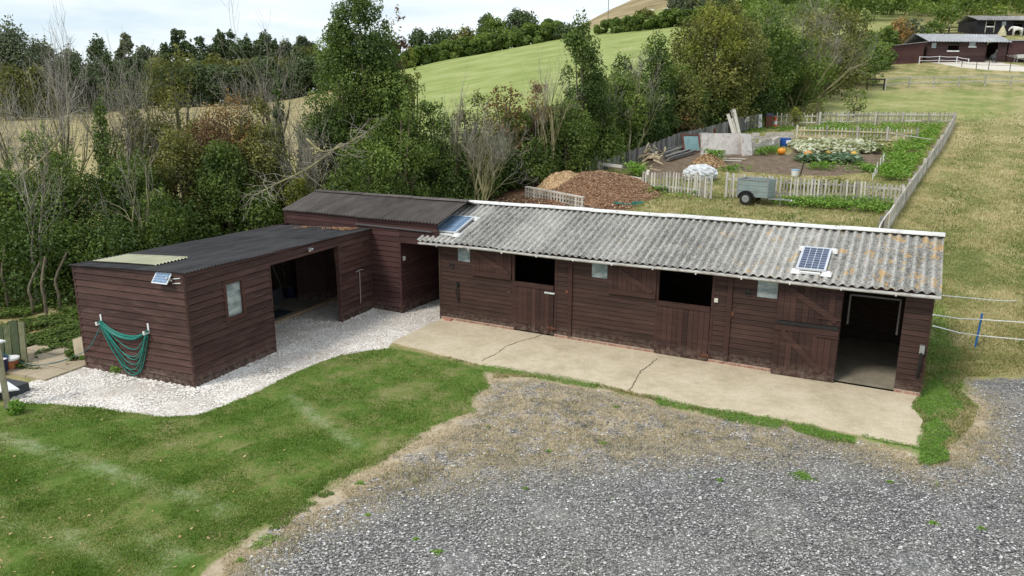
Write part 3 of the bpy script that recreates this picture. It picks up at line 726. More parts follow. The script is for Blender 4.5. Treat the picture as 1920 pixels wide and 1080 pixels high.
corr(mb, P0+kk-Z*.01, SU*5.75, SN*2.1-Z*.6, .1, .016, .004, sheet=.95, seed=9)
mb.build('rear_roof', m_ond_brown, store)
mb = MB()
for i in range(6):
    a0 = -3.30+i*.955; sl = (RZp-2.7)/(RDp+.12)
    for side in (-1, 1):
        A = [IC+SU*a+SN*(RDp+t*side)+Z*(RZp+.035-t*sl*.9+.006*(i % 2)) for a in (a0, a0+.975) for t in (0, .17)]
        mb.quad(A[0], A[2], A[3], A[1], i*.17)
mb.build('ridge_cap', m_ond_brown, store)
mb = MB(); mb.beam(FT_(-.45, .045, 2.475), FT_(2.2, .045, 2.455), .05, .035); mb.build('flashing', paint('grey_flashing', (.10, .10, .10), .4), store)
mb = MB(); mb.box(FRt, .1, .18, .012, .045, 1.52, 1.64); mb.build('switch_box', m_alarm, store)
mb = MB(); mb.box(FT_, 1.1, 2.4, -3.65, -3.55, -.02, 2.3); mb.box(FT_, 2.36, 2.4, -3.55, -.03, 0, 2.3, .3); mb.build('passage_end_wall', m_inner, store)
# leaf litter on the shed roof beside the store
mb = MB(); mb.box(Frame(IC+BNV*.85, -BUV, BNV), 0.05, WD, -.1, -.06, -.05, 2.2, .3); mb.build('end_wall', m_inner, shed)
def litter(pts, name, mat, label, size=.05, seed=3, kind='stuff'):
    r = np.random.RandomState(seed); P = np.array(pts); n = len(P)
    a = r.rand(n)*6.28; t = r.uniform(-.4, .4, (n, 2)); s = size*(.6+.8*r.rand(n))
    e1 = np.stack([np.cos(a), np.sin(a), t[:, 0]], 1)*s[:, None]; e2 = np.stack([-np.sin(a), np.cos(a), t[:, 1]], 1)*s[:, None]*.55
    v = np.stack([P-e1, P+e2, P+e1, P-e2], 1).reshape(-1, 3)
    me = mesh_fast(name, v, np.arange(4*n).reshape(-1, 4), 4, {'tone': ('FACE', r.rand(n))})
    return tag(link(name, me, mat), label, None, None, kind)
m_litter = NM('dead_leaves'); m_litter = m_litter.out(m_litter.ramp(m_litter.attr('tone'), [(0, (.10, .045, .025)), (.5, (.24, .12, .06)), (1, (.4, .24, .12))]), .9)
pts = []
for i in range(1500):
    b = LN-.15-abs(rnd.gauss(0, .22)); d = rnd.uniform(.25, 2.2)
    if rnd.random() < .45+.4*math.sin(d*3): pts.append(QB+BNV*b-BUV*d+Z*(2.475-.0146*b-.034*d+.028))
litter(pts, 'leaf_litter', m_litter, 'drift of brown dead leaves on the black shed roof against the store', .03)

# ------------------------------------------------------------------ ground zones
def poly_px(pts, terrain=False): return np.array([(Gt(*p) if terrain else G(*p))[:2] for p in pts])
def sd(poly, x, y):
    """signed distance, positive inside"""
    x = np.asarray(x, float); y = np.asarray(y, float); d = np.full(x.shape, 1e9); ins = np.zeros(x.shape, bool)
    n = len(poly)
    for i in range(n):
        ax, ay = poly[i]; bx, by = poly[(i+1) % n]; ex, ey = bx-ax, by-ay
        t = np.clip(((x-ax)*ex+(y-ay)*ey)/(ex*ex+ey*ey+1e-12), 0, 1)
        d = np.minimum(d, np.hypot(x-ax-t*ex, y-ay-t*ey))
        c = ((ay > y) != (by > y)) & (x < (bx-ax)*(y-ay)/(by-ay+1e-12)+ax)
        ins ^= c
    return np.where(ins, d, -d)
APR = [(735, 642), (829, 597)]
APX = poly_px([(735, 642), (830, 594), (1724, 742), (1708, 756), (1729, 790), (1725, 840), (1600, 815), (1480, 790), (1300, 762), (1130, 722), (1000, 700), (895, 683)])
APX[1] = (SO_+SN*.1+SU*-.02)[:2]; APX[2] = (SO_+SU*(SL+.02)+SN*.1)[:2]
lawn_edge = [(-200, 745), (0, 762), (60, 752), (180, 760), (300, 778), (370, 775), (480, 732), (560, 692), (640, 662), (725, 650), (800, 664), (905, 694),
             (918, 722), (885, 745), (890, 772), (810, 800), (765, 830), (705, 872), (630, 900), (575, 945), (480, 1000), (400, 1055), (330, 1130), (250, 1250), (-900, 1250), (-900, 745)]
P_lawn = poly_px(lawn_edge)
chalk_px = [(20, 750), (34, 722), (120, 696), (165, 686)]
P_chalk = np.vstack([poly_px(chalk_px), [(QB-BUV*(WD-.1))[:2]], [(QB+BNV*LN-BUV*WD)[:2]], [(IC+SN*3.5+SU*1)[:2]], [(IC+SN*3.5+SU*2.45)[:2]], poly_px([(829, 597), (735, 642), (728, 652), (640, 664), (560, 694), (480, 735), (370, 778), (300, 781), (180, 763), (60, 755)])])
P_grav = poly_px([(930, 715), (1000, 712), (1130, 735), (1300, 775), (1480, 805), (1600, 830), (1725, 872), (1800, 850), (1850, 800), (1858, 765), (1822, 735), (1828, 712), (2300, 700), (2500, 1250), (330, 1250), (440, 1062), (520, 1005), (620, 950), (700, 905), (780, 850), (860, 800), (905, 770)])
P_straw = poly_px([(895, 700), (1010, 702), (1130, 728), (1300, 768), (1500, 805), (1480, 850), (1300, 850), (1150, 860), (1000, 870), (850, 900), (700, 930), (560, 1000), (420, 1075), (350, 1090), (480, 1000), (575, 940), (705, 868), (765, 825), (880, 765), (885, 740)])
P_strawR = poly_px([(1770, 760), (1840, 740), (1870, 800), (1860, 860), (1790, 880), (1740, 890), (1600, 850), (1500, 815), (1600, 825), (1740, 855)])
P_soil = poly_px([(1195, 330), (1150, 312), (1210, 295), (1290, 262), (1330, 292), (1400, 288), (1480, 290), (1500, 262), (1640, 262), (1668, 285), (1655, 318), (1560, 330), (1480, 328), (1400, 322), (1330, 315), (1290, 335)], True)
P_chip = poly_px([(900, 372), (1000, 340), (1090, 318), (1180, 328), (1200, 350), (1185, 392), (1120, 400), (960, 390)], True)
P_track = poly_px([(1722, 114), (1765, 110), (1858, 112), (1885, 119), (1960, 128), (1960, 136), (1850, 131), (1800, 126), (1760, 119)], True)
P_green = np.array([(-40, 60), (-10, 44), (6, 44), (14, 56), (24, 75), (40, 100), (75, 150), (120, 230), (60, 215), (40, 225), (-10, 220), (-60, 210)])
P_gpatch = poly_px([(1745, 600), (1765, 600), (1790, 660), (1785, 700), (1812, 750), (1762, 800), (1768, 850), (1735, 868), (1722, 850), (1727, 790), (1705, 752), (1724, 742), (1745, 640)])
LINES = [([(-60, 800), (60, 838), (230, 890), (330, 925), (440, 965)], .24), ([(-40, 945), (60, 985), (170, 1030), (290, 1085)], .26), ([(545, 745), (600, 790), (665, 835)], .2), ([(240, 1010), (330, 1045)], .3)]
LN_ = [([G(*p)[:2] for p in l], w) for l, w in LINES]
VCL = [poly_px(p) for p in ([(900, 680), (960, 686), (1000, 694), (1120, 718), (1118, 728), (1000, 706), (900, 696)], [(1228, 742), (1262, 745), (1305, 762), (1300, 770), (1235, 758)], [(1310, 764), (1385, 775), (1462, 790), (1455, 804), (1390, 792), (1312, 772)], [(1482, 794), (1540, 804), (1605, 818), (1600, 830), (1540, 820), (1490, 806)], [(1728, 790), (1760, 780), (1800, 818), (1772, 832), (1778, 862), (1735, 872), (1722, 850)], [(1722, 735), (1750, 700), (1790, 740), (1815, 770), (1770, 775), (1735, 790), (1712, 756)])]
def seg_d(pl, x, y):
    d = np.full(np.shape(x), 1e9)
    for (ax, ay), (bx, by) in zip(pl, pl[1:]):
        ex, ey = bx-ax, by-ay; t = np.clip(((x-ax)*ex+(y-ay)*ey)/(ex*ex+ey*ey), 0, 1)
        d = np.minimum(d, np.hypot(x-ax-t*ex, y-ay-t*ey))
    return d
def zones(x, y):
    w = lambda p, s=.6: np.clip(sd(p, x, y)/s*.5+.5, 0, 1)
    z = {'lawn': w(P_lawn, .35), 'gravel': w(P_grav, .7), 'chalk': w(P_chalk, .25), 'straw': np.maximum(w(P_straw, .9), w(P_strawR, .8)),
         'soil': w(P_soil, .8), 'chip': w(P_chip, .8), 'track': w(P_track, 1.), 'meadow': w(P_green, 6.), 'verge': w(P_gpatch, .35)}
    yy = np.asarray(y, float); xx = np.asarray(x, float); q = xx/np.maximum(yy, 1)
    z['meadow'] = np.maximum(z['meadow'], .5*np.clip((yy-55)/3, 0, 1)*np.clip((73-yy)/4, 0, 1)*np.clip((q-.3)/.1, 0, 1)*np.clip((.72-q)/.1, 0, 1))
    z['hill'] = np.clip((yy-225)/20, 0, 1)*np.clip((q+.1)/.1, 0, 1)
    hl = 36+70*np.clip(q+.2, 0, 1)
    z['stubble'] = np.clip((yy-hl)/6, 0, 1)*np.clip((-.16-q)/.06, 0, 1)*(1-np.clip((yy-210)/20, 0, 1))
    ln = 0
    for l, wd in LN_: ln = np.maximum(ln, np.clip(1-seg_d(l, xx, yy)/wd, 0, 1))
    z['line'] = ln
    # green strip between apron and gravel
    e = seg_d([APX[i] for i in (5, 6, 7, 8, 9, 10, 11)], xx, yy)
    z['verge'] = np.maximum(z['verge'], np.clip((.26-e)/.25, 0, 1)*(.35+.65*np.clip(np.sin(xx*1.9+.6)*1.3+.25, 0, 1))*(xx < 7.2))
    for p_ in VCL: z['verge'] = np.maximum(z['verge'], np.clip(sd(p_, xx, yy)/.2+.6, 0, 1))
    return z

nq, ny = 760, 560
qs = np.linspace(-1.15, 1.35, nq)
ys = np.concatenate([np.linspace(-6, 6.6, 12, endpoint=False), 6.6*np.exp(np.linspace(0, math.log(1500/6.6), ny))])
QQ, YY = np.meshgrid(qs, ys); XX = QQ*np.where(YY < 6.6, 6.6, YY)*np.where(YY < 6.6, 1.25, 1.0)
XX = QQ*np.maximum(YY, 6.6)
ZZ = terr(XX, YY)-.012
near = (YY < 40)
ZZ = ZZ+near*(.012*np.sin(XX*2.1)*np.sin(YY*2.7+1)+.008*np.sin(XX*5.3+2)*np.cos(YY*4.9))
zz = zones(XX.ravel(), YY.ravel())
zs = {k: v.reshape(XX.shape) for k, v in zz.items()}
inap = sd(APX, XX.ravel(), YY.ravel()).reshape(XX.shape)
ZZ = ZZ-.06*sstep(-.0, .25, inap)-.01*zs['gravel']+.015*zs['lawn']*(1-zs['chalk'])
inst = (sd(np.array([(SO_+SU*a+SN*t)[:2] for a, t in ((0, 0), (SL, 0), (SL, DEP), (0, DEP))]), XX.ravel(), YY.ravel()).reshape(XX.shape) > -.05)
insh = (sd(np.array([(QB+BUV*a+BNV*t)[:2] for a, t in ((-WD, 0.1), (-.1, 0.1), (-.1, 2.45), (-1.6, 2.45), (-1.6, LN+.8), (-WD, LN+.8))]), XX.ravel(), YY.ravel()).reshape(XX.shape) > -.0)
ZZ = np.where(inst | insh, np.minimum(ZZ, -.06), ZZ)
VX = np.stack([XX, YY, ZZ], -1).reshape(-1, 3)
R_, C_ = XX.shape
idx = np.arange(R_*C_).reshape(R_, C_)
F4 = np.stack([idx[:-1, :-1], idx[:-1, 1:], idx[1:, 1:], idx[1:, :-1]], -1).reshape(-1, 4)
fz = {k: v[:-1, :-1].ravel() for k, v in zs.items()}
order = [('chalk_path', 'chalk'), ('gravel_yard', 'gravel'), ('lawn', 'lawn'), ('garden_soil', 'soil'), ('bark_ground', 'chip'), ('chalk_track', 'track'), ('hillside', 'hill'), ('stubble_field', 'stubble'), ('meadow', 'meadow')]
own = np.full(len(F4), -1)
for i, (nm, k) in enumerate(order): own[(own < 0) & (fz[k] > .51)] = i
AC = {'za': np.stack([zs['lawn'], zs['gravel'], zs['chalk'], zs['straw']], -1).reshape(-1, 4),
      'zb': np.stack([zs['soil'], zs['chip'], zs['track'], zs['meadow']], -1).reshape(-1, 4),
      'zc': np.stack([zs['hill'], zs['stubble'], zs['line'], zs['verge']], -1).reshape(-1, 4)}
def ground_material():
    m = NM('ground_cover'); g = m.geo()
    def split(a):
        nd = m.n('ShaderNodeAttribute', attribute_name=a); s_ = m.n('ShaderNodeSeparateColor', {0: nd.outputs['Color']})
        return [s_.outputs[0], s_.outputs[1], s_.outputs[2], nd.outputs['Alpha']]
    lawn, grav, chalk, straw = split('za'); soil, chip, track, mead = split('zb'); hill, stub, line, verge = split('zc')
    nA = m.noise(g, 3.2, 8, .68); nB = m.noise(g, .7, 6, .6); nC = m.noise(g, 16, 5, .7); nD = m.noise(g, 60, 3, .6); nE = m.noise(g, .16, 5, .6); nF = m.noise(g, 230, 2, .5)
    def edge(w, n_, k=.8, s=.06):
        f = m.math('ADD', w, m.math('MULTIPLY', m.math('SUBTRACT', n_, .5), k)); return m.ramp(f, [(.5-s, 0.), (.5+s, 1.)])
    # rough dry field
    fN = m.math('ADD', m.math('MULTIPLY', nB, .55), m.math('MULTIPLY', nA, .45))
    fN = m.math('ADD', fN, m.math('MULTIPLY', m.math('SUBTRACT', nE, .5), .5))
    ft_ = m.noise(m.map(m.map(g, (1, 1, 1), (0, 0, -.995)), (.02, .62, .1)), 1., 4, .6); fN = m.math('ADD', fN, m.math('MULTIPLY', m.math('SUBTRACT', ft_, .5), .34))
    field = m.ramp(fN, [(.34, (.12, .16, .045)), (.45, (.22, .235, .08)), (.53, (.36, .31, .15)), (.66, (.48, .41, .23))])
    field = m.mix(m.ramp(nC, [(.35, .35), (.6, 0.)]), field, (.12, .11, .045))
    # lawn
    lN = m.math('ADD', m.math('MULTIPLY', nB, .5), m.math('MULTIPLY', nA, .5))
    lc = m.ramp(lN, [(.36, (.09, .165, .028)), (.47, (.145, .22, .045)), (.55, (.25, .25, .09)), (.66, (.37, .32, .17))])
    lc = m.mix(m.ramp(m.math('ADD', m.math('MULTIPLY', nD, .5), m.math('MULTIPLY', nF, .5)), [(.40, .85), (.56, 0.)]), lc, (.04, .08, .014))
    ln_ = m.math('MULTIPLY', m.ramp(line, [(.0, 0.), (.7, .5)]), m.ramp(m.math('ADD', m.math('MULTIPLY', nA, .5), m.math('MULTIPLY', nC, .5)), [(.42, .0), (.58, 1.)]))
    lc = m.mix(ln_, lc, (.33, .38, .25))
    # dead grass and dusty soil
    sc_ = m.ramp(m.math('ADD', m.math('MULTIPLY', nC, .5), m.math('MULTIPLY', nA, .5)), [(.34, (.24, .185, .125)), (.48, (.42, .34, .235)), (.60, (.53, .445, .32)), (.75, (.60, .53, .41))])
    # gravel
    v1 = m.vor(g, 46); v2 = m.vor(g, 27); sp = m.n('ShaderNodeSeparateColor', {0: v1}).outputs[0]; sp2 = m.n('ShaderNodeSeparateColor', {0: v2}).outputs[1]
    gv = m.math('ADD', m.math('MULTIPLY', sp, .6), m.math('MULTIPLY', sp2, .4))
    gc = m.ramp(gv, [(.1, (.085, .082, .08)), (.4, (.195, .19, .183)), (.65, (.315, .308, .297)), (.85, (.46, .45, .435)), (.95, (.66, .645, .62))])
    ed = m.vor(g, 46, 'Distance'); gc = m.mix(m.ramp(ed, [(.35, 0.), (.75, .75)]), gc, (.075, .076, .08))
    gc = m.mix(m.ramp(nE, [(.42, .0), (.6, .45)]), gc, m.mix(.5, gc, (.40, .38, .34)))
    gc = m.mix(m.ramp(nB, [(.5, 0.), (.66, .5)]), gc, (.30, .275, .23))
    gc = m.mix(m.ramp(m.noise(m.map(g, (.25, .9, 1), (0, 0, -.5)), 1.3, 6, .6), [(.55, 0.), (.66, .4)]), gc, (.12, .12, .12))
    # chalk stones
    w1 = m.vor(g, 26); spw = m.n('ShaderNodeSeparateColor', {0: w1}).outputs[0]
    cc = m.ramp(spw, [(.0, (.46, .42, .37)), (.3, (.66, .62, .565)), (.7, (.76, .725, .675))])
    ew = m.vor(g, 26, 'Distance'); cc = m.mix(m.ramp(ew, [(.4, 0.), (.8, .55)]), cc, (.33, .30, .26))
    cc = m.mix(m.ramp(nA, [(.46, 0.), (.62, .55)]), cc, (.50, .41, .34)); cc = m.mix(m.ramp(nF, [(.36, .6), (.45, 0.)]), cc, (.30, .27, .24))
    cc = m.mix(m.ramp(m.math('ADD', m.math('MULTIPLY', nC, .6), m.math('MULTIPLY', nB, .4)), [(.56, 0.), (.64, .55)]), cc, (.25, .15, .12))
    soc = m.ramp(m.math('ADD', m.math('MULTIPLY', nC, .4), m.math('MULTIPLY', nA, .6)), [(.35, (.085, .062, .042)), (.5, (.16, .12, .085)), (.66, (.27, .21, .15))])
    chc = m.ramp(nC, [(.35, (.08, .042, .025)), (.55, (.18, .10, .06)), (.7, (.3, .19, .11))])
    ms = m.map(g, (1, 1, 1), (0, 0, -.35)); mN = m.noise(m.map(ms, (.02, .45, .1)), 2.5, 7, .7)
    mc = m.ramp(m.math('ADD', m.math('MULTIPLY', mN, .5), m.math('MULTIPLY', nE, .5)), [(.33, (.17, .215, .06)), (.5, (.265, .315, .10)), (.68, (.40, .41, .20))])
    hc = m.ramp(m.noise(m.map(g, (.03, .03, .35)), 1.6, 8, .7), [(.36, (.16, .13, .065)), (.5, (.28, .22, .12)), (.66, (.38, .31, .18))])
    stc = m.ramp(m.math('ADD', m.math('MULTIPLY', m.noise(m.map(g, (.2, .6, 1)), 1., 6, .6), .6), m.math('MULTIPLY', nE, .4)), [(.35, (.22, .2, .085)), (.5, (.33, .28, .14)), (.65, (.42, .35, .2))])
    vc = m.ramp(nC, [(.3, (.09, .17, .03)), (.6, (.19, .29, .06))])
    c = m.mix(mead, field, mc); c = m.mix(stub, c, stc); c = m.mix(hill, c, hc)
    c = m.mix(edge(soil, nA), c, soc); c = m.mix(edge(chip, nA), c, chc); c = m.mix(edge(track, nA, .5), c, (.62, .58, .5))
    gm = edge(grav, nA, .9)
    c = m.mix(edge(straw, nB, .5), c, sc_)
    c = m.mix(gm, c, gc)
    # straw thinning out over the gravel
    ss = m.math('MULTIPLY', m.ramp(straw, [(.0, 0.), (1., 1.)]), m.ramp(m.math('ADD', m.math('MULTIPLY', nA, .7), m.math('MULTIPLY', nC, .3)), [(.40, 0.), (.52, .95)]))
    c = m.mix(ss, c, sc_)
    c = m.mix(edge(lawn, nA, .8), c, lc)
    c = m.mix(m.math('MULTIPLY', edge(verge, nA, 1.0, .15), .85), c, vc)
    c = m.mix(edge(chalk, nA, .5), c, cc)
    hgt = m.mix(gm, m.mix(1., nC, nD, 'ADD'), m.mix(1., m.math('MULTIPLY', m.math('SUBTRACT', 1., ed), 1.6), gv, 'ADD'))
    return m.out(c, .95, 0, m.bump(hgt, .014, .7), .1)
m_ground = ground_material()
def sub_ground(name, sel):
    f = F4[sel]; u_, inv = np.unique(f, return_inverse=True)
    me = mesh_fast(name, VX[u_], inv.reshape(-1, 4), 4, {k: ('POINT', v[u_]) for k, v in AC.items()}, smooth=True)
    return tag(link(name, me, m_ground), kind='structure')
for i, (nm, k) in enumerate(order):
    if (own == i).any(): sub_ground(nm, own == i)
sub_ground('field', own == -1)

# concrete apron: a slab with an irregular edge and two cracks
def densify(poly, step=.25, jit=.03, seed=1, skip=()):
    r = random.Random(seed); out = []
    for i in range(len(poly)):
        a, b = V(*poly[i]), V(*poly[(i+1) % len(poly)]); n = max(1, int(np.linalg.norm(b-a)/step)); nn = V(-(b-a)[1], (b-a)[0])/np.linalg.norm(b-a)
        for k in range(n):
            j = 0 if i in skip else r.uniform(-jit, jit)
            out.append(a+(b-a)*k/n+nn*j)
    return out
ap = densify(APX, skip=(1,)); mb = MB(); n = len(ap)
mb.add([(*p, .012) for p in ap]+[(*p, -.1) for p in ap], [tuple(range(n))]+[(i, n+i, n+(i+1) % n, (i+1) % n) for i in range(n)])
import bmesh
apo = tag(mb.build('concrete_apron', m_conc, None, loc=V(*ap[0], 0)), kind='structure')
bm_ = bmesh.new(); bm_.from_mesh(apo.data); bmesh.ops.triangulate(bm_, faces=[f for f in bm_.faces if len(f.verts) > 4]); bmesh.ops.recalc_face_normals(bm_, faces=bm_.faces); bm_.to_mesh(apo.data); bm_.free()
m_crack = paint('crack_dirt', (.10, .085, .05), .95, .4, 20)
for pts in ([(1018, 627), (1003, 633), (975, 640), (948, 650), (930, 664), (903, 677)], [(1232, 672), (1221, 682), (1203, 695), (1192, 712), (1180, 733)]):
    P = [G(*p, .012) for p in pts]; Q = []
    for a, b in zip(P, P[1:]):
        for t in np.linspace(0, 1, 7, endpoint=False): Q.append(a+(b-a)*t+V(rnd.uniform(-.02, .02), rnd.uniform(-.02, .02), 0))
    Q.append(P[-1]); vs = []; 
    for i, p in enumerate(Q):
        d = nrm(Q[min(i+1, len(Q)-1)]-Q[max(i-1, 0)]); w = V(-d[1], d[0], 0)*rnd.uniform(.006, .016); vs += [p-w+Z*.004, p+w+Z*.004]
    mb = MB(); mb.add(vs, [(2*i, 2*i+1, 2*i+3, 2*i+2) for i in range(len(Q)-1)])
    mb.build('crack', m_crack, apo)

# ------------------------------------------------------------------ grass, stones (loose cover scattered over the zones)
bld = [np.array([(QB+BUV*a+BNV*t)[:2] for a, t in ((-WD, 0), (0, 0), (0, 2.5), (-1.6, 2.5), (-1.6, 5.2), (-.03, 5.2), (0, LN), (-WD, LN))]),
       np.array([(SO_+SU*a+SN*t)[:2] for a, t in ((0, 0), (SL, 0), (SL, DEP), (0, DEP))]),
       np.array([(IC+SU*a+SN*t)[:2] for a, t in ((-3.3, 0), (1.07, 0), (1.07, 3.6), (-3.3, 3.6))])]
def sample(n, y0, y1, q0=-.85, q1=.9, seed=0, power=1.):
    r = np.random.RandomState(seed)
    d0, d1 = math.atan2(CAMH, y0), math.atan2(CAMH, y1); dep = d0+(d1-d0)*r.rand(n)**power
    y = CAMH/np.tan(dep); x = (q0+(q1-q0)*r.rand(n))*y
    return x, y, r
def off_buildings(x, y, pad=.02):
    k = np.ones(len(x), bool)
    for p in bld+[APX]: k &= sd(p, x, y) < -pad
    return k
def blades(name, x, y, h, w, tone, mat, label, seed=0, lean=.5, kind='stuff'):
    r = np.random.RandomState(seed); n = len(x); z = terr(x, y)-.01
    a = r.rand(n)*6.283; l = h*lean*r.rand(n); b = r.rand(n)*6.283
    P = np.stack([x, y, z], 1); e = np.stack([np.cos(a), np.sin(a), 0*a], 1)*(w/2)[:, None]
    mid = P+np.stack([np.cos(b)*l*.35, np.sin(b)*l*.35, h*.62], 1); tip = P+np.stack([np.cos(b)*l, np.sin(b)*l, h*(1-.35*(l/h)**2)], 1)
    v = np.stack([P-e, P+e, mid+e*.7, tip, mid-e*.7], 1).reshape(-1, 3); q = np.arange(n)*5
    f = np.concatenate([np.stack([q, q+1, q+2, q+4], 1), np.stack([q+4, q+2, q+3, q+3], 1)])
    # second face is a triangle: build all as triangles
    f = np.concatenate([np.stack([q, q+1, q+2], 1), np.stack([q, q+2, q+4], 1), np.stack([q+4, q+2, q+3], 1)])
    me = mesh_fast(name, v, f, 3, {'tone': ('FACE', np.tile(tone, 3))})
    return tag(link(name, me, mat), label, None, None, kind)
m_lawn = leafmat('lawn_grass', (.06, .13, .016), (.19, .295, .05), (.50, .46, .22), .35)
m_rough = leafmat('rough_grass', (.11, .17, .04), (.31, .29, .12), (.58, .50, .30), .3)
m_strawb = leafmat('dead_straw', (.20, .19, .09), (.46, .38, .24), (.68, .59, .42), .25)
m_green = leafmat('weed_leaf', (.07, .16, .02), (.16, .31, .04), (.30, .44, .10), .35)
def vnoise(x, y, s, seed=0):
    r = np.random.RandomState(seed); t = r.rand(64, 64); X = x*s+100; Y = y*s+100
    i = np.floor(X).astype(int); j = np.floor(Y).astype(int); a = X-i; b = Y-j; a = a*a*(3-2*a); b = b*b*(3-2*b)
    g_ = lambda p, q: t[p % 64, q % 64]
    return (g_(i, j)*(1-a)+g_(i+1, j)*a)*(1-b)+(g_(i, j+1)*(1-a)+g_(i+1, j+1)*a)*b
def fnoise(x, y, s, seed=0): return (vnoise(x, y, s, seed)*.5+vnoise(x, y, s*2.3, seed+1)*.3+vnoise(x, y, s*5.1, seed+2)*.2)
# lawn
x, y, r = sample(520000, 6.3, 19, -.95, .1, 1)
z_ = zones(x, y); k = (z_['lawn']+(fnoise(x, y, 2.5, 3)-.5)*.9 > .5) & (z_['chalk'] < .4+.2*r.rand(len(x))) & off_buildings(x, y)
x, y = x[k], y[k]; nn_ = fnoise(x, y, .8, 5); ln2 = zones(x, y)['line']
keep = r.rand(len(x)) > .1*ln2; x, y, nn_ = x[keep], y[keep], nn_[keep]; ln2 = ln2[keep]
tone = np.clip(-.05+.9*np.clip((nn_-.35)*1.6, 0, 1)*r.rand(len(x))+.55*r.rand(len(x))+.3*ln2, 0, 1); cl_ = np.clip(fnoise(x, y, 7, 51)-.5, 0, .3)*4
blades('lawn_grass', x, y, .018+.026*r.rand(len(x))+.035*cl_*r.rand(len(x)), .006+.0005*y, tone, m_lawn, 'short green lawn grass with worn yellow patches', 2, .9)
# rough field on the right and behind
x, y, r = sample(420000, 9, 60, -.1, .95, 2, 1.)
z_ = zones(x, y); k = (z_['gravel'] < .35) & (z_['chalk'] < .3) & (z_['lawn'] < .3) & (z_['soil'] < .4) & (z_['chip'] < .4) & (z_['verge'] < .9) & (z_['track'] < .2) & off_buildings(x, y)
k &= (y > 13) | (x > 7.3); k &= r.rand(len(x)) > z_['meadow']; x, y = x[k], y[k]; nn_ = fnoise(x, y, .55, 8)*.6+fnoise(x, y, 1.9, 9)*.4
tone = np.clip((nn_-.26)*1.7+.40*(r.rand(len(x))-.5), 0, 1)
ht = (.03+.06*r.rand(len(x)))*(.6+.8*nn_)*(1+.4*(y > 24))
mw_ = np.sin((x*math.sin(.995)-y*math.cos(.995))*2.3+1.5*fnoise(x, y, .3, 61))*.2*(y > 16); tone = np.clip(tone+mw_, 0, 1)
blades('field_grass', x, y, ht, .006+.0009*y, tone, m_rough, 'rough half dry grass over the sloping field', 3, 1.3)
# dead straw tufts over the gravel edge
x, y, r = sample(300000, 6.5, 18, -.45, .75, 4)
z_ = zones(x, y); f_ = fnoise(x, y, 2.6, 12); k = (z_['straw'] > .15+.6*r.rand(len(x))) & (f_ > .42) & off_buildings(x, y) & (z_['lawn'] < .6)
x, y = x[k], y[k]
blades('dead_grass', x, y, .015+.035*r.rand(len(x)), .006+.0004*y, np.clip(r.rand(len(x))-.4*(fnoise(x, y, 1.5, 14) > .66), 0, 1), m_strawb, 'pale dead grass thinning out over the edge of the gravel', 5, 2.2)
# verge weeds
def leaflets(name, x, y, z, s, tone, mat, label, seed=0, kind='stuff', tilt=.5):
    r = np.random.RandomState(seed); n = len(x); P = np.stack([x, y, z], 1); a = r.rand(n)*6.283; t = r.uniform(-tilt, tilt, (n, 2))
    e1 = np.stack([np.cos(a), np.sin(a), t[:, 0]], 1)*s[:, None]; e2 = np.stack([-np.sin(a), np.cos(a), t[:, 1]], 1)*s[:, None]*.6
    v = np.stack([P-e1, P+e2-e1*.1, P+e1, P-e2-e1*.1], 1).reshape(-1, 3)
    me = mesh_fast(name, v, np.arange(4*n).reshape(-1, 4), 4, {'tone': ('FACE', tone)})
    o = link(name, me, mat)
    return tag(o, label, None, None, kind) if label else o
x, y, r = sample(420000, 9, 19, -.15, .85, 6)
z_ = zones(x, y); f_ = fnoise(x, y, 2.6, 21); k = (z_['verge']+(f_-.5)*1.5-.1*r.rand(len(x)) > .5) & off_buildings(x, y, -.06)
x, y, f_ = x[k], y[k], f_[k]
leaflets('verge_weeds', x, y, terr(x, y)+.002+(.02+.13*np.clip(f_-.4, 0, .5))*r.rand(len(x)), .010+.008*r.rand(len(x)), np.clip(r.rand(len(x))*.8+.3*(f_-.5)+.1, 0, 1), m_green, 'low bright green weeds along the edge of the concrete', 7)
# small weeds on the gravel
px_ = [(820, 1035, .06), (985, 915, .03), (1668, 903, .04), (675, 905, .05), (1510, 895, .12), (1500, 888, .1), (1155, 762, .05), (505, 1010, .14), (485, 1022, .1), (1840, 990, .04), (1750, 980, .05), (690, 965, .03), (1130, 830, .05), (1350, 900, .04), (780, 1010, .03), (450, 1050, .05), (915, 800, .03), (1030, 845, .04)]
for i, (a, b, rad) in enumerate(px_):
    p = G(a, b); n = int(160+1800*rad); rr = np.random.RandomState(i); th = rr.rand(n)*6.28; rd = rad*np.sqrt(rr.rand(n))*(1+.5*np.sin(th*3+i))
    xs_, ys_ = p[0]+rd*np.cos(th)*1.3, p[1]+rd*np.sin(th)
    o = leaflets('gravel_weed', xs_-p[0], ys_-p[1], .004+.035*rr.rand(n)*(1-rd/rad*.6), .008+.008*rr.rand(n), rr.rand(n)*.8+.2, m_green, None, i)
    o.location = (p[0], p[1], -.015); tag(o, 'small green weed growing through the grey gravel', 'weed', 'weeds growing through the gravel')
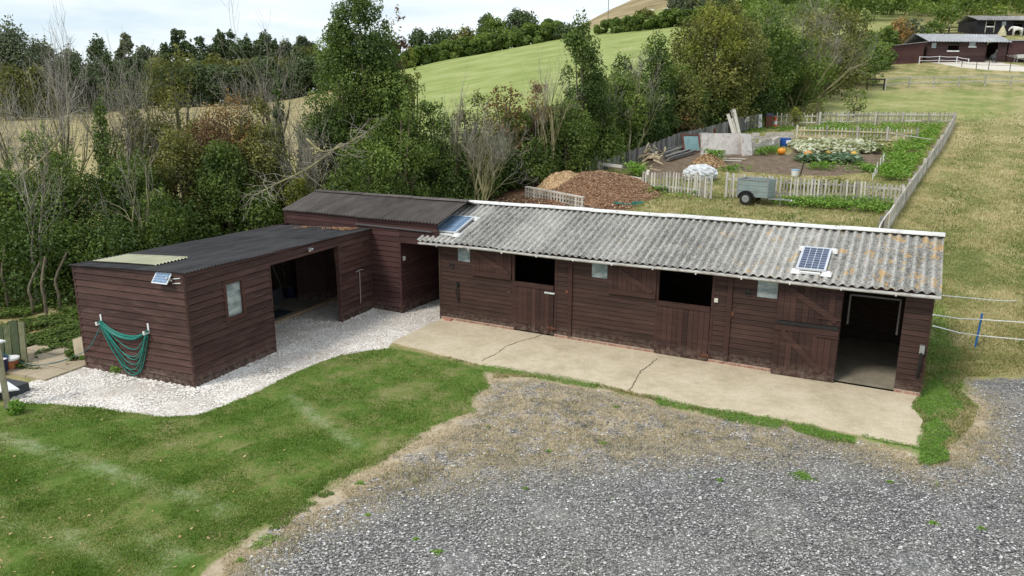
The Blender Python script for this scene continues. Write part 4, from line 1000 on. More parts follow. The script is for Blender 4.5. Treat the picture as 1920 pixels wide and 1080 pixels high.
# stones
def stones(name, x, y, s, tone, mat, label, seed=0, flat=.6, dz=0.):
    r = np.random.RandomState(seed); n = len(x); z = terr(x, y)-.008+dz
    base = np.array([(1, 0, 0), (.25, 1, .1), (-.9, .5, 0), (-.7, -.8, .05), (.45, -.9, 0), (.1, .05, 1.)])
    a = r.rand(n)*6.283; c, s_ = np.cos(a), np.sin(a); q = base[None]*(1+.35*(r.rand(n, 6, 3)-.5))
    X = q[..., 0]*c[:, None]-q[..., 1]*s_[:, None]; Y = q[..., 0]*s_[:, None]+q[..., 1]*c[:, None]
    v = np.stack([x[:, None]+X*s[:, None], y[:, None]+Y*s[:, None]*.8, z[:, None]+q[..., 2]*s[:, None]*flat*(.6+.8*r.rand(n))[:, None]], -1).reshape(-1, 3)
    k = np.arange(n)[:, None]*6
    f = np.concatenate([k+np.array([[i, (i+1) % 5, 5]]) for i in range(5)], 0)
    me = mesh_fast(name, v, f, 3, {'tone': ('FACE', np.tile(tone, 5))})
    return tag(link(name, me, mat), label, None, None, 'stuff')
m_ = NM('grey_gravel_stone'); m_gst = m_.out(m_.ramp(m_.attr('tone'), [(0, (.075, .073, .071)), (.35, (.185, .18, .174)), (.65, (.315, .308, .297)), (.88, (.46, .45, .435)), (.95, (.62, .62, .60)), (1, (.72, .71, .68))]), .85, 0, None, .3)
m_ = NM('chalk_stone'); m_cst = m_.out(m_.ramp(m_.attr('tone'), [(0, (.36, .30, .25)), (.15, (.6, .555, .50)), (.5, (.74, .70, .655)), (1, (.82, .79, .75))]), .95, 0, None, .1)
x, y, r = sample(150000, 6., 17, -.55, .95, 8)
z_ = zones(x, y); k = (z_['gravel']+(fnoise(x, y, 1.5, 31)-.5)*.9 > .5) & off_buildings(x, y) & (z_['lawn'] < .4) & ((z_['straw'] < .5) | (fnoise(x, y, 2.6, 12) < .44) | (r.rand(len(x)) < .25))
x, y = x[k], y[k]; big = r.rand(len(x))**6
stones('gravel_stones', x, y, .008+.008*r.rand(len(x))+.014*big, r.rand(len(x))**1.1, m_gst, 'loose grey gravel stones covering the yard', 9)
x, y, r = sample(230000, 10, 24, -.8, .0, 10)
z_ = zones(x, y); bk = np.ones(len(x), bool)
for p in bld[:2]+[bld[2], APX]: bk &= sd(p, x, y) < -.01
k = (z_['chalk']+(fnoise(x, y, 2, 33)-.5)*.35 > .5) & bk & (r.rand(len(x)) < .15+1.3*np.clip(fnoise(x, y, 1.1, 35)-.35, 0, 1))
x, y = x[k], y[k]
e = np.minimum(np.abs(sd(bld[0], x, y)), 1.); big = np.exp(-e*5)
stones('chalk_stones', x, y, .012+.014*r.rand(len(x))+.035*big*r.rand(len(x)), np.clip(r.rand(len(x))**.6-.25*(fnoise(x, y, 1.6, 36) > .62)*r.rand(len(x)), 0, 1), m_cst, 'loose white chalk stones round the sheds', 11, .7)
x, y, r = sample(60000, 12, 24, -.45, -.1, 41); z_ = zones(x, y); bk = np.ones(len(x), bool)
for p in bld[:2]+[bld[2], APX]: bk &= sd(p, x, y) < -.02
k = (z_['chalk'] > .7) & bk & (fnoise(x, y, 1.3, 43) > .53) & (y > 15.2) & (r.rand(len(x)) < .22); x, y = x[k], y[k]
litter(np.stack([x, y, terr(x, y)+.02], 1), 'path_litter', m_litter, 'small reddish brown debris scattered on the white stones by the shed doorway', .014, 44)
# fallen leaves on the lawn
x, y, r = sample(900, 6.5, 14, -.9, -.25, 14); k = zones(x, y)['lawn'] > .6; k &= r.rand(len(x)) < .30*np.clip((-.15-x/y)*2.2, 0, 1); x, y = x[k], y[k]
litter(np.stack([x, y, terr(x, y)+.03], 1), 'fallen_leaves', m_litter if False else (lambda m: m.out(m.ramp(m.attr('tone'), [(0, (.30, .19, .09)), (1, (.55, .42, .2))]), .8))(NM('yellow_fallen_leaf')), 'scattered yellow fallen leaves on the near lawn', .024, 7)
# ------------------------------------------------------------------ vegetation
L_dark = leafmat('dark_leaf', (.028, .056, .012), (.078, .125, .026), (.19, .26, .055), .3)
L_mid = leafmat('green_leaf', (.045, .08, .014), (.12, .178, .036), (.25, .33, .075), .34)
L_olive = leafmat('olive_leaf', (.052, .066, .018), (.14, .152, .04), (.29, .28, .08), .3)
L_yel = leafmat('yellow_green_leaf', (.07, .09, .016), (.19, .215, .035), (.36, .36, .07), .35)
L_brown = leafmat('autumn_leaf', (.075, .048, .025), (.19, .12, .045), (.42, .26, .08), .3)
L_purple = leafmat('russet_leaf', (.06, .032, .024), (.14, .08, .05), (.26, .17, .09), .3)
L_grey = leafmat('grey_green_leaf', (.05, .072, .04), (.115, .14, .08), (.22, .25, .14), .3)
L_far = leafmat('far_leaf', (.042, .066, .030), (.082, .115, .045), (.14, .185, .07), .15)
m_bark = wood('bark', (.07, .055, .04), (.14, .115, .08), (.24, .21, .15), stretch=(6, 6, 2))
m_twig = wood('pale_dry_twig', (.16, .14, .115), (.27, .24, .20), (.38, .35, .29), stretch=(1, 1, 1))
m_lich = wood('lichened_branch', (.13, .12, .06), (.25, .23, .11), (.36, .33, .19), stretch=(1, 1, 1))

def cloud(name, mats, lobes, n, size, seed, parent=None, base=(0, 0, 0), tvar=.25, droop=0.):
    """leaves spread over and inside many lobes: lobes (N,5) x y z r tone"""
    r = np.random.RandomState(seed); L = np.asarray(lobes, float); w = L[:, 3]**2; w /= w.sum()
    i = r.choice(len(L), n, p=w); d = r.normal(size=(n, 3)); d[:, 2] = d[:, 2]*.9+.12; d /= np.linalg.norm(d, axis=1)[:, None]
    rad = L[i, 3]*(1-.55*r.rand(n)**2.2)*(1+.22*(r.rand(n) < .12)*r.rand(n))
    P = L[i, :3]+d*rad[:, None]*np.array([1, 1, .85])
    nn = d*.7+r.normal(size=(n, 3))*.55+np.array([0, 0, .35]); nn /= np.linalg.norm(nn, axis=1)[:, None]
    t = r.normal(size=(n, 3)); t[:, 2] -= droop; e1 = t-nn*(t*nn).sum(1)[:, None]; e1 /= np.linalg.norm(e1, axis=1)[:, None]; e2 = np.cross(nn, e1)
    s = (size*(.55+.55*r.rand(n)+.5*(r.rand(len(L))[i]-.3).clip(0)))[:, None]
    bend = nn*s*.12
    v = np.stack([P-e1*s*.6, P+e2*s*.36+bend, P+e1*s*.6, P-e2*s*.36+bend], 1).reshape(-1, 3)-np.asarray(base)
    tone = np.clip(L[i, 4]+tvar*(r.rand(n)-.5)+.08*(d[:, 2]), 0, 1)
    me = mesh_fast(name, v, np.arange(4*n).reshape(-1, 4), 4, {'tone': ('FACE', tone)})
    return link(name, me, mats, parent)

def lobes_for(kind, w, h, r, seed):
    """crown lobes for a plant with half width w, height h, its foot at the origin"""
    q = np.random.RandomState(seed); out = []
    n = {'bush': 62, 'tree': 84, 'tall': 105, 'loose': 52, 'poplar': 44, 'umbrella': 55}[kind]
    for _ in range(n):
        a = q.rand()*6.283
        if kind == 'bush': u = q.rand()**.8; prof = math.sqrt(max(0, 1-(u*.97)**2.6)); z = h*(.04+.9*u)
        elif kind == 'tree': u = q.rand(); z = h*(.22+.74*u); prof = math.sin(math.pi*min(1, .16+.80*u))**.6
        elif kind == 'tall': u = q.rand(); z = h*(.05+.92*u); prof = (1-u)**.55*(.75+.4*math.sin(u*9+seed))+.10
        elif kind == 'loose': u = q.rand(); z = h*(.18+.8*u); prof = .4+.6*math.sin(math.pi*min(1, .1+.85*u))
        elif kind == 'poplar': u = q.rand(); z = h*(.12+.86*u); prof = .25+.75*math.sin(math.pi*min(1, .15+.8*u))
        else: u = q.rand(); z = h*(.45+.5*u); prof = math.sqrt(max(0, 1-u*u))
        rr = (.35+.65*math.sqrt(q.rand()))*prof*w
        lr = r*(.55+.75*q.rand())*(.7 if u > .85 else 1)
        out.append((rr*math.cos(a)*.92, rr*math.sin(a)*.85, z, lr, .14+.72*q.rand()))
    # sprigs that break the outline
    for _ in range(n//2 if kind != 'poplar' else 3):
        a = q.rand()*6.283; u = .3+.7*q.rand(); pr = math.sqrt(max(.05, 1-u**2.4)) if kind != 'tall' else (1-u)**.6+.12
        x, y, z = pr*w*1.02*math.cos(a), pr*w*.9*math.sin(a), h*(.1+.9*u)
        for k in range(3): out.append((x*(1+.05*k), y*(1+.05*k), z+k*r*.35, r*(.26-.06*k), .45+.4*q.rand()))
    return np.array(out)

def limbs(mb, w, h, lob, seed, tr=.09, nl=9):
    q = random.Random(seed); top = V(q.uniform(-.1, .1)*w, q.uniform(-.1, .1)*w, h*.8)
    mb.tube(smooth([V(0, 0, -.1), V(q.uniform(-.06, .06)*w, 0, h*.3), V(q.uniform(-.1, .1)*w, q.uniform(-.1, .1)*w, h*.55), top], 3), list(np.linspace(tr, tr*.25, 10)), 6)
    for k in range(nl):
        l = lob[q.randrange(len(lob)//2)][:3]; s_ = V(0, 0, h*q.uniform(.12, .45)); m_2 = s_*.5+l*.5+V(0, 0, -.05*h)
        mb.tube([s_, m_2, l], [tr*.5, tr*.3, tr*.1], 5)

def plant(name, label, cat, px, y, row, hw, kind='bush', mat=None, dens=1., seed=None, trunk=True, group=None, x=None, zb=None, leafs=None, lob_r=None):
    global _sd
    _sd += 1; seed = seed or _sd
    if x is None:
        x = xcol(y, px, zrow(y, row)*.5+float(terr((px-960)/1400*y, y))*.5)
    b = T(x, y) if zb is None else V(x, y, zb)
    h = max(.16, zrow(y, row)-b[2]); w = hw*y/FPX
    q = np.random.RandomState(seed)
    lr = lob_r or (min(w*.36, h*.26, .25+.2*w) if y < 95 else min(w*.52, h*.26))
    lob = lobes_for(kind, max(.1, w-lr*.6), h-lr*.5, lr, seed)
    size = leafs or max(.075, y*.0030)
    cover = {'bush': w*2*h, 'tree': w*2*h, 'tall': w*1.5*h, 'loose': w*h, 'poplar': w*1.3*h, 'umbrella': w*h*1.3}[kind]
    n = int(min(38000, max(300, dens*5.2*cover/size**2)))
    if not trunk:
        o = cloud(name, mat, lob, n, size, seed); o.location = tuple(b); o['bx'] = [float(v) for v in b]
        return tag(o, label, cat, group)
    o = thing(name, label, cat, b, group)
    o2 = cloud('crown', mat, lob, n, size, seed, o)
    mb = MB(); limbs(mb, w, h, lob, seed, tr=min(.16, .02*h+.02)); mb.v = [tuple(V(*p)+b) for p in mb.v]
    mb.build('trunk', m_bark, o)
    return o
_sd = 100

def bare(name, label, px, y, row, hw, cat='bare tree', mat=None, stems=5, seed=0, lean=0., leafy=0, leafm=None, thick=1., group=None, x=None, depth=5):
    """a leafless tree: real branches forking down to twigs"""
    q = random.Random(seed*31+7)
    if x is None: x = xcol(y, px, zrow(y, row)*.5+float(terr((px-960)/1400*y, y))*.5)
    b = T(x, y); h = zrow(y, row)-b[2]; w = hw*y/FPX
    o = thing(name, label, cat, b, group); segs = []; tips = []
    def grow(p, d, L, r, lev):
        n = 3 if lev < 3 else 2; pts = [p]; rr = [r]
        for i in range(n):
            d = nrm(d+V(q.gauss(0, .16), q.gauss(0, .16), q.gauss(.05, .10))); p = p+d*L/n; pts.append(p); rr.append(r*(1-.42*(i+1)/n))
        segs.append((pts, rr, 6 if lev == 0 else (4 if lev < 3 else 3)))
        if lev >= depth: tips.append(p); return
        k = q.choice((2, 3, 3)) if lev > 0 else 3
        for j in range(k):
            spread = .42+.12*lev; a = q.random()*6.283; side = nrm(np.cross(d, V(math.cos(a), math.sin(a), .2)))
            t_ = q.uniform(.45, 1.) if j else 1.
            s_ = pts[0]+(pts[-1]-pts[0])*t_ if j else pts[-1]
            grow(s_, nrm(d+side*spread*q.uniform(.5, 1.25)+V(0, 0, .10)), L*q.uniform(.62, .84), rr[-1]*(.9 if j == 0 else .68), lev+1)
    for s_ in range(stems):
        a = 6.283*s_/stems+q.uniform(-.5, .5); out = V(math.cos(a), math.sin(a), 0)
        tilt = q.uniform(.12, .5)*(w/h)*1.6
        grow(b+out*.12*w, nrm(V(0, 0, 1)+out*tilt+V(lean, 0, 0)), h*q.uniform(.26, .34), thick*(.018+.0085*h), 0)
    zmax = max(p[2] for s_ in segs for p in s_[0]); ext = np.percentile([abs(p[0]-b[0]) for p in tips], 92)
    fz_ = h/(zmax-b[2]); fx = min(1.5, max(.5, w/max(.1, ext)))
    mb = MB(); tw = MB()
    for pts, rr, n in segs:
        P = [V(b[0]+(p[0]-b[0])*fx, b[1]+(p[1]-b[1])*fx, b[2]+(p[2]-b[2])*fz_) for p in pts]
        (mb if n > 3 else tw).tube(P, [max(r, .0035) for r in rr], n, False, q.random())
    mb.build('trunk', mat or m_lich, o, smooth=True); tw.build('twigs', m_twig, o)
    if leafy:
        T_ = [(b[0]+(p[0]-b[0])*fx*.9, b[1]+(p[1]-b[1])*fx*.9, b[2]+(p[2]-b[2])*fz_*q.uniform(.5, .95), .16+.22*q.random(), .3+.5*q.random()) for p in q.sample(tips, min(len(tips), 120))]
        cloud('leaves', leafm, np.array(T_), leafy, max(.08, y*.0033), seed, o, base=b)
    return o

# thicket that fills the foot of the long hedge (nobody could count its stems)
HL = [(-1.05, 21), (-.75, 20.6), (-.62, 20.6), (-.5, 22), (-.42, 25), (-.28, 27), (-.12, 30), (.0, 34), (.08, 36), (.12, 39.5), (.18, 42.5), (.223, 46), (.284, 51.5), (.33, 55.5), (.37, 61), (.42, 72), (.48, 84)]
def hy(q): return float(np.interp(q, [a for a, _ in HL], [b for _, b in HL]))
def thicket(label, q0, q1, hmin, hmax, mat, seed, n=520, back=4.5, leaves=70000, name='thicket'):
    r = np.random.RandomState(seed); L = []
    for _ in range(n):
        q = r.uniform(q0, q1); f = r.rand(); y = hy(q)+f*back; x = q*y; H = (hmin+(hmax-hmin)*r.rand())*(.55+.45*min(1, f*2.5+.2)); u = r.rand()
        z = float(terr(x, y))+.05+H*u**.8; L.append((x, y, z, .30+.35*r.rand(), .22+.5*r.rand()))
    L = np.array(L); ym = L[:, 1].mean(); o = cloud(name, mat, L, leaves, max(.085, ym*.0034), seed)
    return tag(o, label, None, None, 'stuff')
thicket('dark leafy undergrowth along the hedge behind the shed', -1.02, -.45, 1.6, 3.6, L_dark, 1, 620, 4, 90000)
thicket('mixed green undergrowth behind the store roof', -.45, -.08, 2.0, 3.8, L_dark, 2, 520, 4, 80000)
thicket('dark undergrowth behind the bark heap and paling fence', -.08, .16, 1.8, 3.4, L_dark, 3, 420, 5, 60000)
thicket('undergrowth at the foot of the tall trees beside the garden', .13, .36, 1.8, 4.4, L_dark, 4, 460, 7, 60000)
thicket('scrub between the garden and the upper stables', .34, .50, 1.8, 4.2, L_mid, 5, 300, 9, 42000)
def floor_ivy():
    r = np.random.RandomState(9); n = 26000; q = r.uniform(-.8, -.6, n); y = r.uniform(15.4, 21.5, n); x = q*y
    k = (sd(bld[0], x, y) < -.1) & (x < -9.7-.1*(y-15)) & (fnoise(x, y, 1.2, 3) > .42); x, y = x[k], y[k]
    leaflets('ground_ivy', x, y, terr(x, y)+.02+.22*r.rand(len(x))*fnoise(x, y, 1.5, 5), .03+.03*r.rand(len(x)), r.rand(len(x))*.8, L_mid, 'ivy and weeds on the bank left of the shed', 3)
floor_ivy()
litter([V(a, b, float(terr(a, b))+.02) for a, b in zip(RS.uniform(-14, -9.8, 900), RS.uniform(15.6, 20, 900))], 'woodland_litter', m_litter, 'brown leaf litter under the hedge left of the shed', .045, 5)

P_ = plant
# --- foreground hedge, left to right (photo columns 0-700)
P_('bush', 'dark green bush at the far left, behind the green boards', 'bush', 20, 22.5, 285, 95, mat=L_dark)
P_('bush', 'dark bush left of the shed with pale stems showing beneath', 'bush', 130, 23.5, 278, 85, mat=L_mid)
P_('bush', 'slim dark green bush rising against the dry field, left of the autumn tree', 'bush', 205, 25, 182, 34, 'tall', L_dark)
P_('bush', 'dark rounded bush right behind the front end of the shed roof', 'bush', 240, 24.5, 255, 80, mat=L_dark)
P_('autumn_tree', 'thin olive tree with orange leaves at its top, behind the shed roof', 'tree', 335, 28, 88, 72, 'loose', L_olive, 1.5)
P_('bush', 'olive bush below the orange topped tree', 'bush', 345, 26, 225, 80, mat=L_olive)
P_('bush', 'brown tinged thin bush between the orange topped tree and the ivy clad tree', 'bush', 435, 27.5, 170, 72, 'loose', L_brown, 1.3)
P_('bush', 'low dark bush behind the middle of the shed roof', 'bush', 425, 26, 250, 78, mat=L_dark)
P_('bush', 'olive bush against the left side of the tallest tree', 'bush', 500, 27, 215, 66, mat=L_olive, dens=.8)
P_('bush', 'bright green bush behind the left end of the store roof', 'bush', 490, 25.8, 345, 52, mat=L_mid)
P_('ivy_tree', 'bare topped tree with an ivy clad trunk, left of the tallest tree', 'tree', 528, 29.5, 150, 26, 'tall', L_dark, 1.1)
P_('tall_tree', 'tallest tree of the hedge, dark glossy green, behind the store roof', 'tree', 682, 30, -45, 84, 'tree', L_dark, 1.25, seed=58)
P_('tree', 'dark leafy tree forming the left half of the tallest crown', 'tree', 645, 29.8, 22, 56, 'tree', L_dark, 1.2)
P_('tree', 'dark leafy tree forming the right half of the tallest crown', 'tree', 722, 30.2, 40, 58, 'tree', L_dark, 1.2)
P_('tree', 'dark spire in the middle of the tallest crown', 'tree', 686, 29.6, -35, 46, 'tall', L_dark, 1.3)
P_('bush', 'green bush between the lone narrow tree and the dark ragged tree', 'bush', 1165, 41.5, 125, 58, mat=L_mid)
P_('bush', 'broad dark bush forming the left skirt of the tallest tree', 'bush', 610, 28.6, 150, 66, mat=L_dark)
P_('bush', 'broad green bush forming the right skirt of the tallest tree', 'bush', 752, 28.6, 165, 82, mat=L_mid)
P_('bush', 'dark green leafy bush in front of the tallest tree, directly over the store ridge', 'bush', 690, 27.2, 245, 92, mat=L_mid)
P_('russet_tree', 'russet leaved tree top leaning out right of the tallest tree', 'tree', 745, 32, 12, 34, 'loose', L_purple, .9)
P_('bush', 'yellow green bush top right of the russet tree', 'bush', 775, 31.5, 92, 26, 'loose', L_yel, .8)
# --- middle (700-1250)
P_('bush', 'dark bush to the right of the tallest tree', 'bush', 812, 29.8, 170, 52, mat=L_dark)
P_('bush', 'low dark bush behind the left end of the white ridge cap', 'bush', 845, 30, 270, 70, mat=L_dark)
P_('bush', 'thin olive bush with many dead stems', 'bush', 885, 31, 165, 56, 'loose', L_olive, .8)
P_('bush', 'rust brown bush below the green hill field', 'bush', 945, 35, 150, 48, 'loose', L_brown, .8)
P_('bush', 'dark bush behind the white slatted pallet', 'bush', 925, 33.8, 265, 62, mat=L_dark)
P_('bush', 'orange and yellow leaved bush left of the big rounded green bush', 'bush', 1000, 36, 150, 40, 'loose', L_brown, .9)
P_('bush', 'low dark bush behind the left end of the bark heap', 'bush', 1000, 34.8, 255, 50, mat=L_dark)
P_('bush', 'big rounded fresh green bush behind the bark heap', 'bush', 1062, 36, 178, 66, mat=L_mid, dens=1.1)
P_('tree', 'dark narrow tree standing alone against the green hill field', 'tree', 1088, 38, 18, 48, 'tree', L_dark, 1.3)
P_('bush', 'dark bush at the foot of the lone narrow tree', 'bush', 1110, 39, 120, 56, mat=L_dark)
P_('bush', 'dark bush left of the leaning grey posts', 'bush', 1130, 38.8, 225, 45, mat=L_mid)
P_('bush', 'dark bush behind the lower end of the garden paling', 'bush', 1195, 43.5, 150, 58, mat=L_dark)
P_('tree', 'dark ragged tree in front of the hill field, right of the lone tree', 'tree', 1225, 47, 55, 42, 'tree', L_dark, 1.)
P_('bush', 'olive bush behind the timber stacks', 'bush', 1260, 48, 120, 66, mat=L_olive)
P_('tree', 'big yellow green tree in the middle of the right hand hedge', 'tree', 1345, 54, -12, 100, 'tree', L_olive, 1.2, seed=71)
P_('tree', 'dark green tree at the right shoulder of the yellow green tree', 'tree', 1420, 58, 0, 78, 'tree', L_mid, 1.1)
P_('bush', 'large dark bush below the yellow green tree', 'bush', 1330, 52, 95, 92, mat=L_olive, dens=1.1)
P_('bush', 'dark bush behind the leaning planks', 'bush', 1400, 56.5, 110, 75, mat=L_dark)
P_('bush', 'bronze tinged bush low down behind the timber stacks', 'bush', 1275, 47.5, 200, 45, mat=L_brown, dens=.8)
P_('bush', 'dark bush behind the wheelie bin', 'bush', 1480, 61, 55, 88, mat=L_mid)
P_('bush', 'grey green thin tree right of the dark shouldered tree', 'tree', 1500, 64, 15, 62, 'loose', L_olive, .8)
P_('bush', 'round dark bush at the corner of the upper paddock fence', 'bush', 1605, 74, 75, 68, mat=L_dark)
P_('bush', 'olive bush left of the upper paddock fence corner', 'bush', 1550, 68, 55, 80, mat=L_olive)
P_('bush', 'green bush beside the low brown shed', 'bush', 1640, 84, 70, 36, mat=L_mid)
P_('bush', 'pale yellow green bush in front of the wood', 'bush', 1635, 92, 52, 44, mat=L_yel, dens=.9)
P_('bush', 'orange brown rounded bush above the low brown shed', 'bush', 1686, 100, 26, 28, mat=L_brown)
P_('bush', 'dark green bush above the left end of the upper stable', 'bush', 1712, 103, 30, 26, mat=L_grey)
P_('bush', 'bright green bush right of the orange brown one', 'bush', 1748, 106, 34, 26, mat=L_mid)
P_('tree', 'dark green tree at the corner of the wood above the stables', 'tree', 1775, 122, 2, 28, 'tree', L_mid)
P_('bush', 'yellow green leafy top of the big tree in the right hand hedge', 'bush', 1335, 52.2, 2, 72, 'loose', L_yel, 1.)
P_('tree', 'dark green tree between the lone narrow tree and the big olive tree', 'tree', 1165, 43, 95, 42, 'tree', L_dark)
P_('bush', 'olive bush at the left foot of the big olive tree', 'bush', 1270, 50, 110, 55, mat=L_mid)
P_('bush', 'dark tall bush right of the dark shouldered tree', 'bush', 1450, 61, 40, 62, mat=L_dark)
P_('bush', 'olive green tree filling the gap left of the upper paddock fence', 'tree', 1560, 76, 0, 72, 'tree', L_olive, .9)
P_('bush', 'green rounded tree behind the round dark bush', 'tree', 1610, 86, 55, 45, 'bush', L_mid)
P_('bush', 'olive leafy bush left of the orange topped tree', 'bush', 275, 27, 195, 50, 'loose', L_olive, 1.5)
P_('bush', 'dull olive bush between the brown tinged bush and the ivy clad tree', 'bush', 490, 28.2, 175, 50, 'loose', L_olive, 1.4)
P_('bush', 'brownish bush in front of the dry field, right of the orange topped tree', 'bush', 385, 26.5, 205, 55, 'loose', L_purple, 1.2)
P_('bush', 'mid green leafy bush at the left, in front of the dry field', 'bush', 90, 24.5, 235, 50, 'loose', L_mid, 1.2)
P_('bush', 'bright green bush low behind the shed roof', 'bush', 300, 23.2, 345, 60, mat=L_mid)
P_('bush', 'bright green bush left of the shed, above the pale stems', 'bush', 75, 22.3, 385, 60, mat=L_mid)
P_('bush', 'yellowish green bush behind the left end of the store', 'bush', 560, 26.6, 300, 45, mat=L_yel, dens=.8)
P_('bush', 'bright green bush under the rust brown bush', 'bush', 905, 33, 300, 40, mat=L_mid)
# --- bare trees
B_ = bare
B_('bare_tree', 'pale bare tree at the far left edge', 20, 24, 60, 95, stems=5, seed=1)
B_('bare_tree', 'bare tree with thin upright twigs left of the shed corner', 105, 26, -10, 75, stems=4, seed=2)
B_('bare_tree', 'bare tree standing behind the front end of the shed', 225, 27, 70, 85, stems=5, seed=3, leafy=2500, leafm=L_olive)
B_('bare_tree', 'bare stems among the orange topped tree', 330, 29, 60, 75, stems=4, seed=4)
B_('bare_tree', 'wispy bare tree between the orange topped and ivy clad trees', 430, 28.5, 100, 80, stems=5, seed=5, leafy=3500, leafm=L_purple)
B_('bare_tree', 'tallest bare tree, its crown spread against the sky', 535, 30, -30, 85, stems=4, seed=6, thick=1.1)
B_('bare_tree', 'bare shrub above the left end of the store roof', 590, 27.2, 170, 70, stems=5, seed=7, lean=-.1)
B_('bare_tree', 'dead grey stems right of the tallest tree', 850, 30, 120, 62, stems=6, seed=8, depth=4)
B_('bare_tree', 'spreading bare shrub over the rust brown bush', 900, 29.5, 165, 70, stems=6, seed=9)
B_('bare_tree', 'bare stems left of the lone narrow tree', 1030, 35, 80, 48, stems=5, seed=10, depth=4)
B_('bare_tree', 'pale bare tree with a yellowish trunk behind the timber stacks', 1190, 40.8, 60, 62, stems=2, seed=11, thick=1.3)
B_('bare_tree', 'bare grey tree behind the right hand side of the yellow green tree', 1440, 60, -30, 62, stems=5, seed=12)
B_('bare_tree', 'wide bare grey tree at the top right of the hedge', 1520, 68, -40, 80, stems=6, seed=13)
B_('bare_tree', 'bare shrub leaning right beside the round dark bush', 1500, 60, 40, 85, stems=6, seed=14, lean=.25)
B_('bare_tree', 'bare stems above the lower end of the garden paling', 1130, 39, 120, 45, stems=4, seed=15, depth=4)
B_('bare_tree', 'bare twiggy shrub in front of the far left bush', 55, 21.2, 235, 70, stems=2, seed=21, depth=4, mat=m_twig)
B_('bare_tree', 'bare shrub with yellowish stems behind the roof light', 255, 23.2, 215, 70, stems=2, seed=23, depth=4)
# sagging bare limbs over the shed roof
def limb(label, pts, r0, seed, n=26):
    q = random.Random(seed); P = smooth([V(*p) for p in pts], 6); o = thing('fallen_branch', label, 'branch', P[0]); mb = MB(); tw = MB()
    mb.tube(P, list(np.linspace(r0, r0*.25, len(P))), 6)
    for k in range(n):
        i = q.randrange(3, len(P)-1); p = P[i]; d = nrm(V(q.gauss(0, 1), q.gauss(0, .7), q.gauss(.1, .6))+nrm(P[i]-P[i-1])*.9); c = [p]; L = q.uniform(.4, 1.3)
        for j in range(4): d = nrm(d+V(q.gauss(0, .28), q.gauss(0, .28), q.gauss(0, .25))); c.append(c[-1]+d*L/4)
        tw.tube(c, [.014, .011, .008, .006, .004], 4, False)
        for s_ in range(3):
            d2 = nrm(d+V(q.gauss(0, .7), q.gauss(0, .7), q.gauss(0, .6))); b0 = c[q.randrange(1, 5)]; tw.tube([b0, b0+d2*L*.25, b0+d2*L*.45+Z*q.gauss(0, .05)], [.007, .005, .003], 3, False)
    mb.build('trunk', m_lich, o, smooth=True); tw.build('twigs', m_twig, o)
def at(px, row, y): z = zrow(y, row); return V(xcol(y, px, z), y, z)
limb('lichened dead limb arching over the left end of the store roof', [at(575, 262, 26.5), at(605, 285, 25.5), at(650, 270, 25), at(700, 240, 24.8)], .05, 2)
limb('low dead limb sweeping down toward the black shed roof', [at(640, 270, 26), at(580, 315, 25), at(520, 345, 24.2), at(470, 372, 23.8)], .05, 3, 30)
limb('pale dead branch at the left edge above the green boards', [at(40, 330, 22), at(90, 290, 22), at(120, 240, 22.3), at(130, 190, 22.5)], .04, 5, 18)
# slim trunks under the hedge left of the shed
for i, (px, b_, t_, lab) in enumerate(((62, 588, 520, 'slim pale trunk standing in the dark gap left of the shed, the left one'), (87, 592, 510, 'slim pale trunk standing in the dark gap left of the shed, nearest the shed'), (113, 582, 500, 'slim pale trunk beside the rear corner of the shed'), (15, 578, 480, 'slim dark trunk behind the green boards'))):
    p = Gt(px, b_); z = zrow(p[1], t_); mb = MB(); q = random.Random(i)
    mb.tube(smooth([p-Z*.05, p+V(.02, 0, (z-p[2])*.35), p+V(-.03, .05, (z-p[2])*.7), V(p[0]+q.uniform(-.15, .15), p[1]+.5, z+.3)], 4), list(np.linspace(.045, .028, 13)), 7)
    tag(mb.build('young_tree', m_bark, None, smooth=True, loc=p), lab, 'slim tree')

# --- far things on the left
for px, y, row, hw, lab in ((25, 120, 38, 52, 'grey green willow at the far left edge'), (85, 125, 72, 34, 'smaller grey green willow right of the first'), (-60, 115, 60, 50, 'grey green willow outside the left edge')):
    P_('willow', lab, 'tree', px, y, row, hw, 'tree', L_grey, 2.2)
for px, y, row, hw, lab in ((140, 140, 88, 34, 'dark round tree right of the willows'), (186, 150, 62, 26, 'tall dark tree in the far tree line, left part'), (205, 135, 92, 22, 'light green round tree in the far tree line'), (252, 150, 100, 26, 'low dark tree before the slim far trees'), (620, 160, 85, 30, 'round dark tree left of the tallest tree in the distance'), (560, 175, 85, 24, 'dark far tree behind the tallest bare tree'), (22, 105, 118, 34, 'brownish low bush under the willows'), (70, 112, 122, 34, 'olive low bush under the willows')):
    P_('far_tree', lab, 'tree', px, y, row, hw, 'bush', L_far if row < 110 else L_olive, 2.2)
k = 0
for px in list(range(228, 600, 17)):
    k += 1; q = random.Random(px*7+1); row = 64+q.uniform(-12, 26)+(8 if px < 300 else 0)-(6 if 300 < px < 360 else 0)
    P_('slim_tree', 'slim dark tree in the far row along the skyline', 'tree', px+q.uniform(-4, 4), 215+q.uniform(-4, 4), row, q.uniform(11, 22), 'poplar' if q.random() < .6 else 'tree', L_far if q.random() < .6 else L_grey, 4., group='slim trees in the far row on the left')
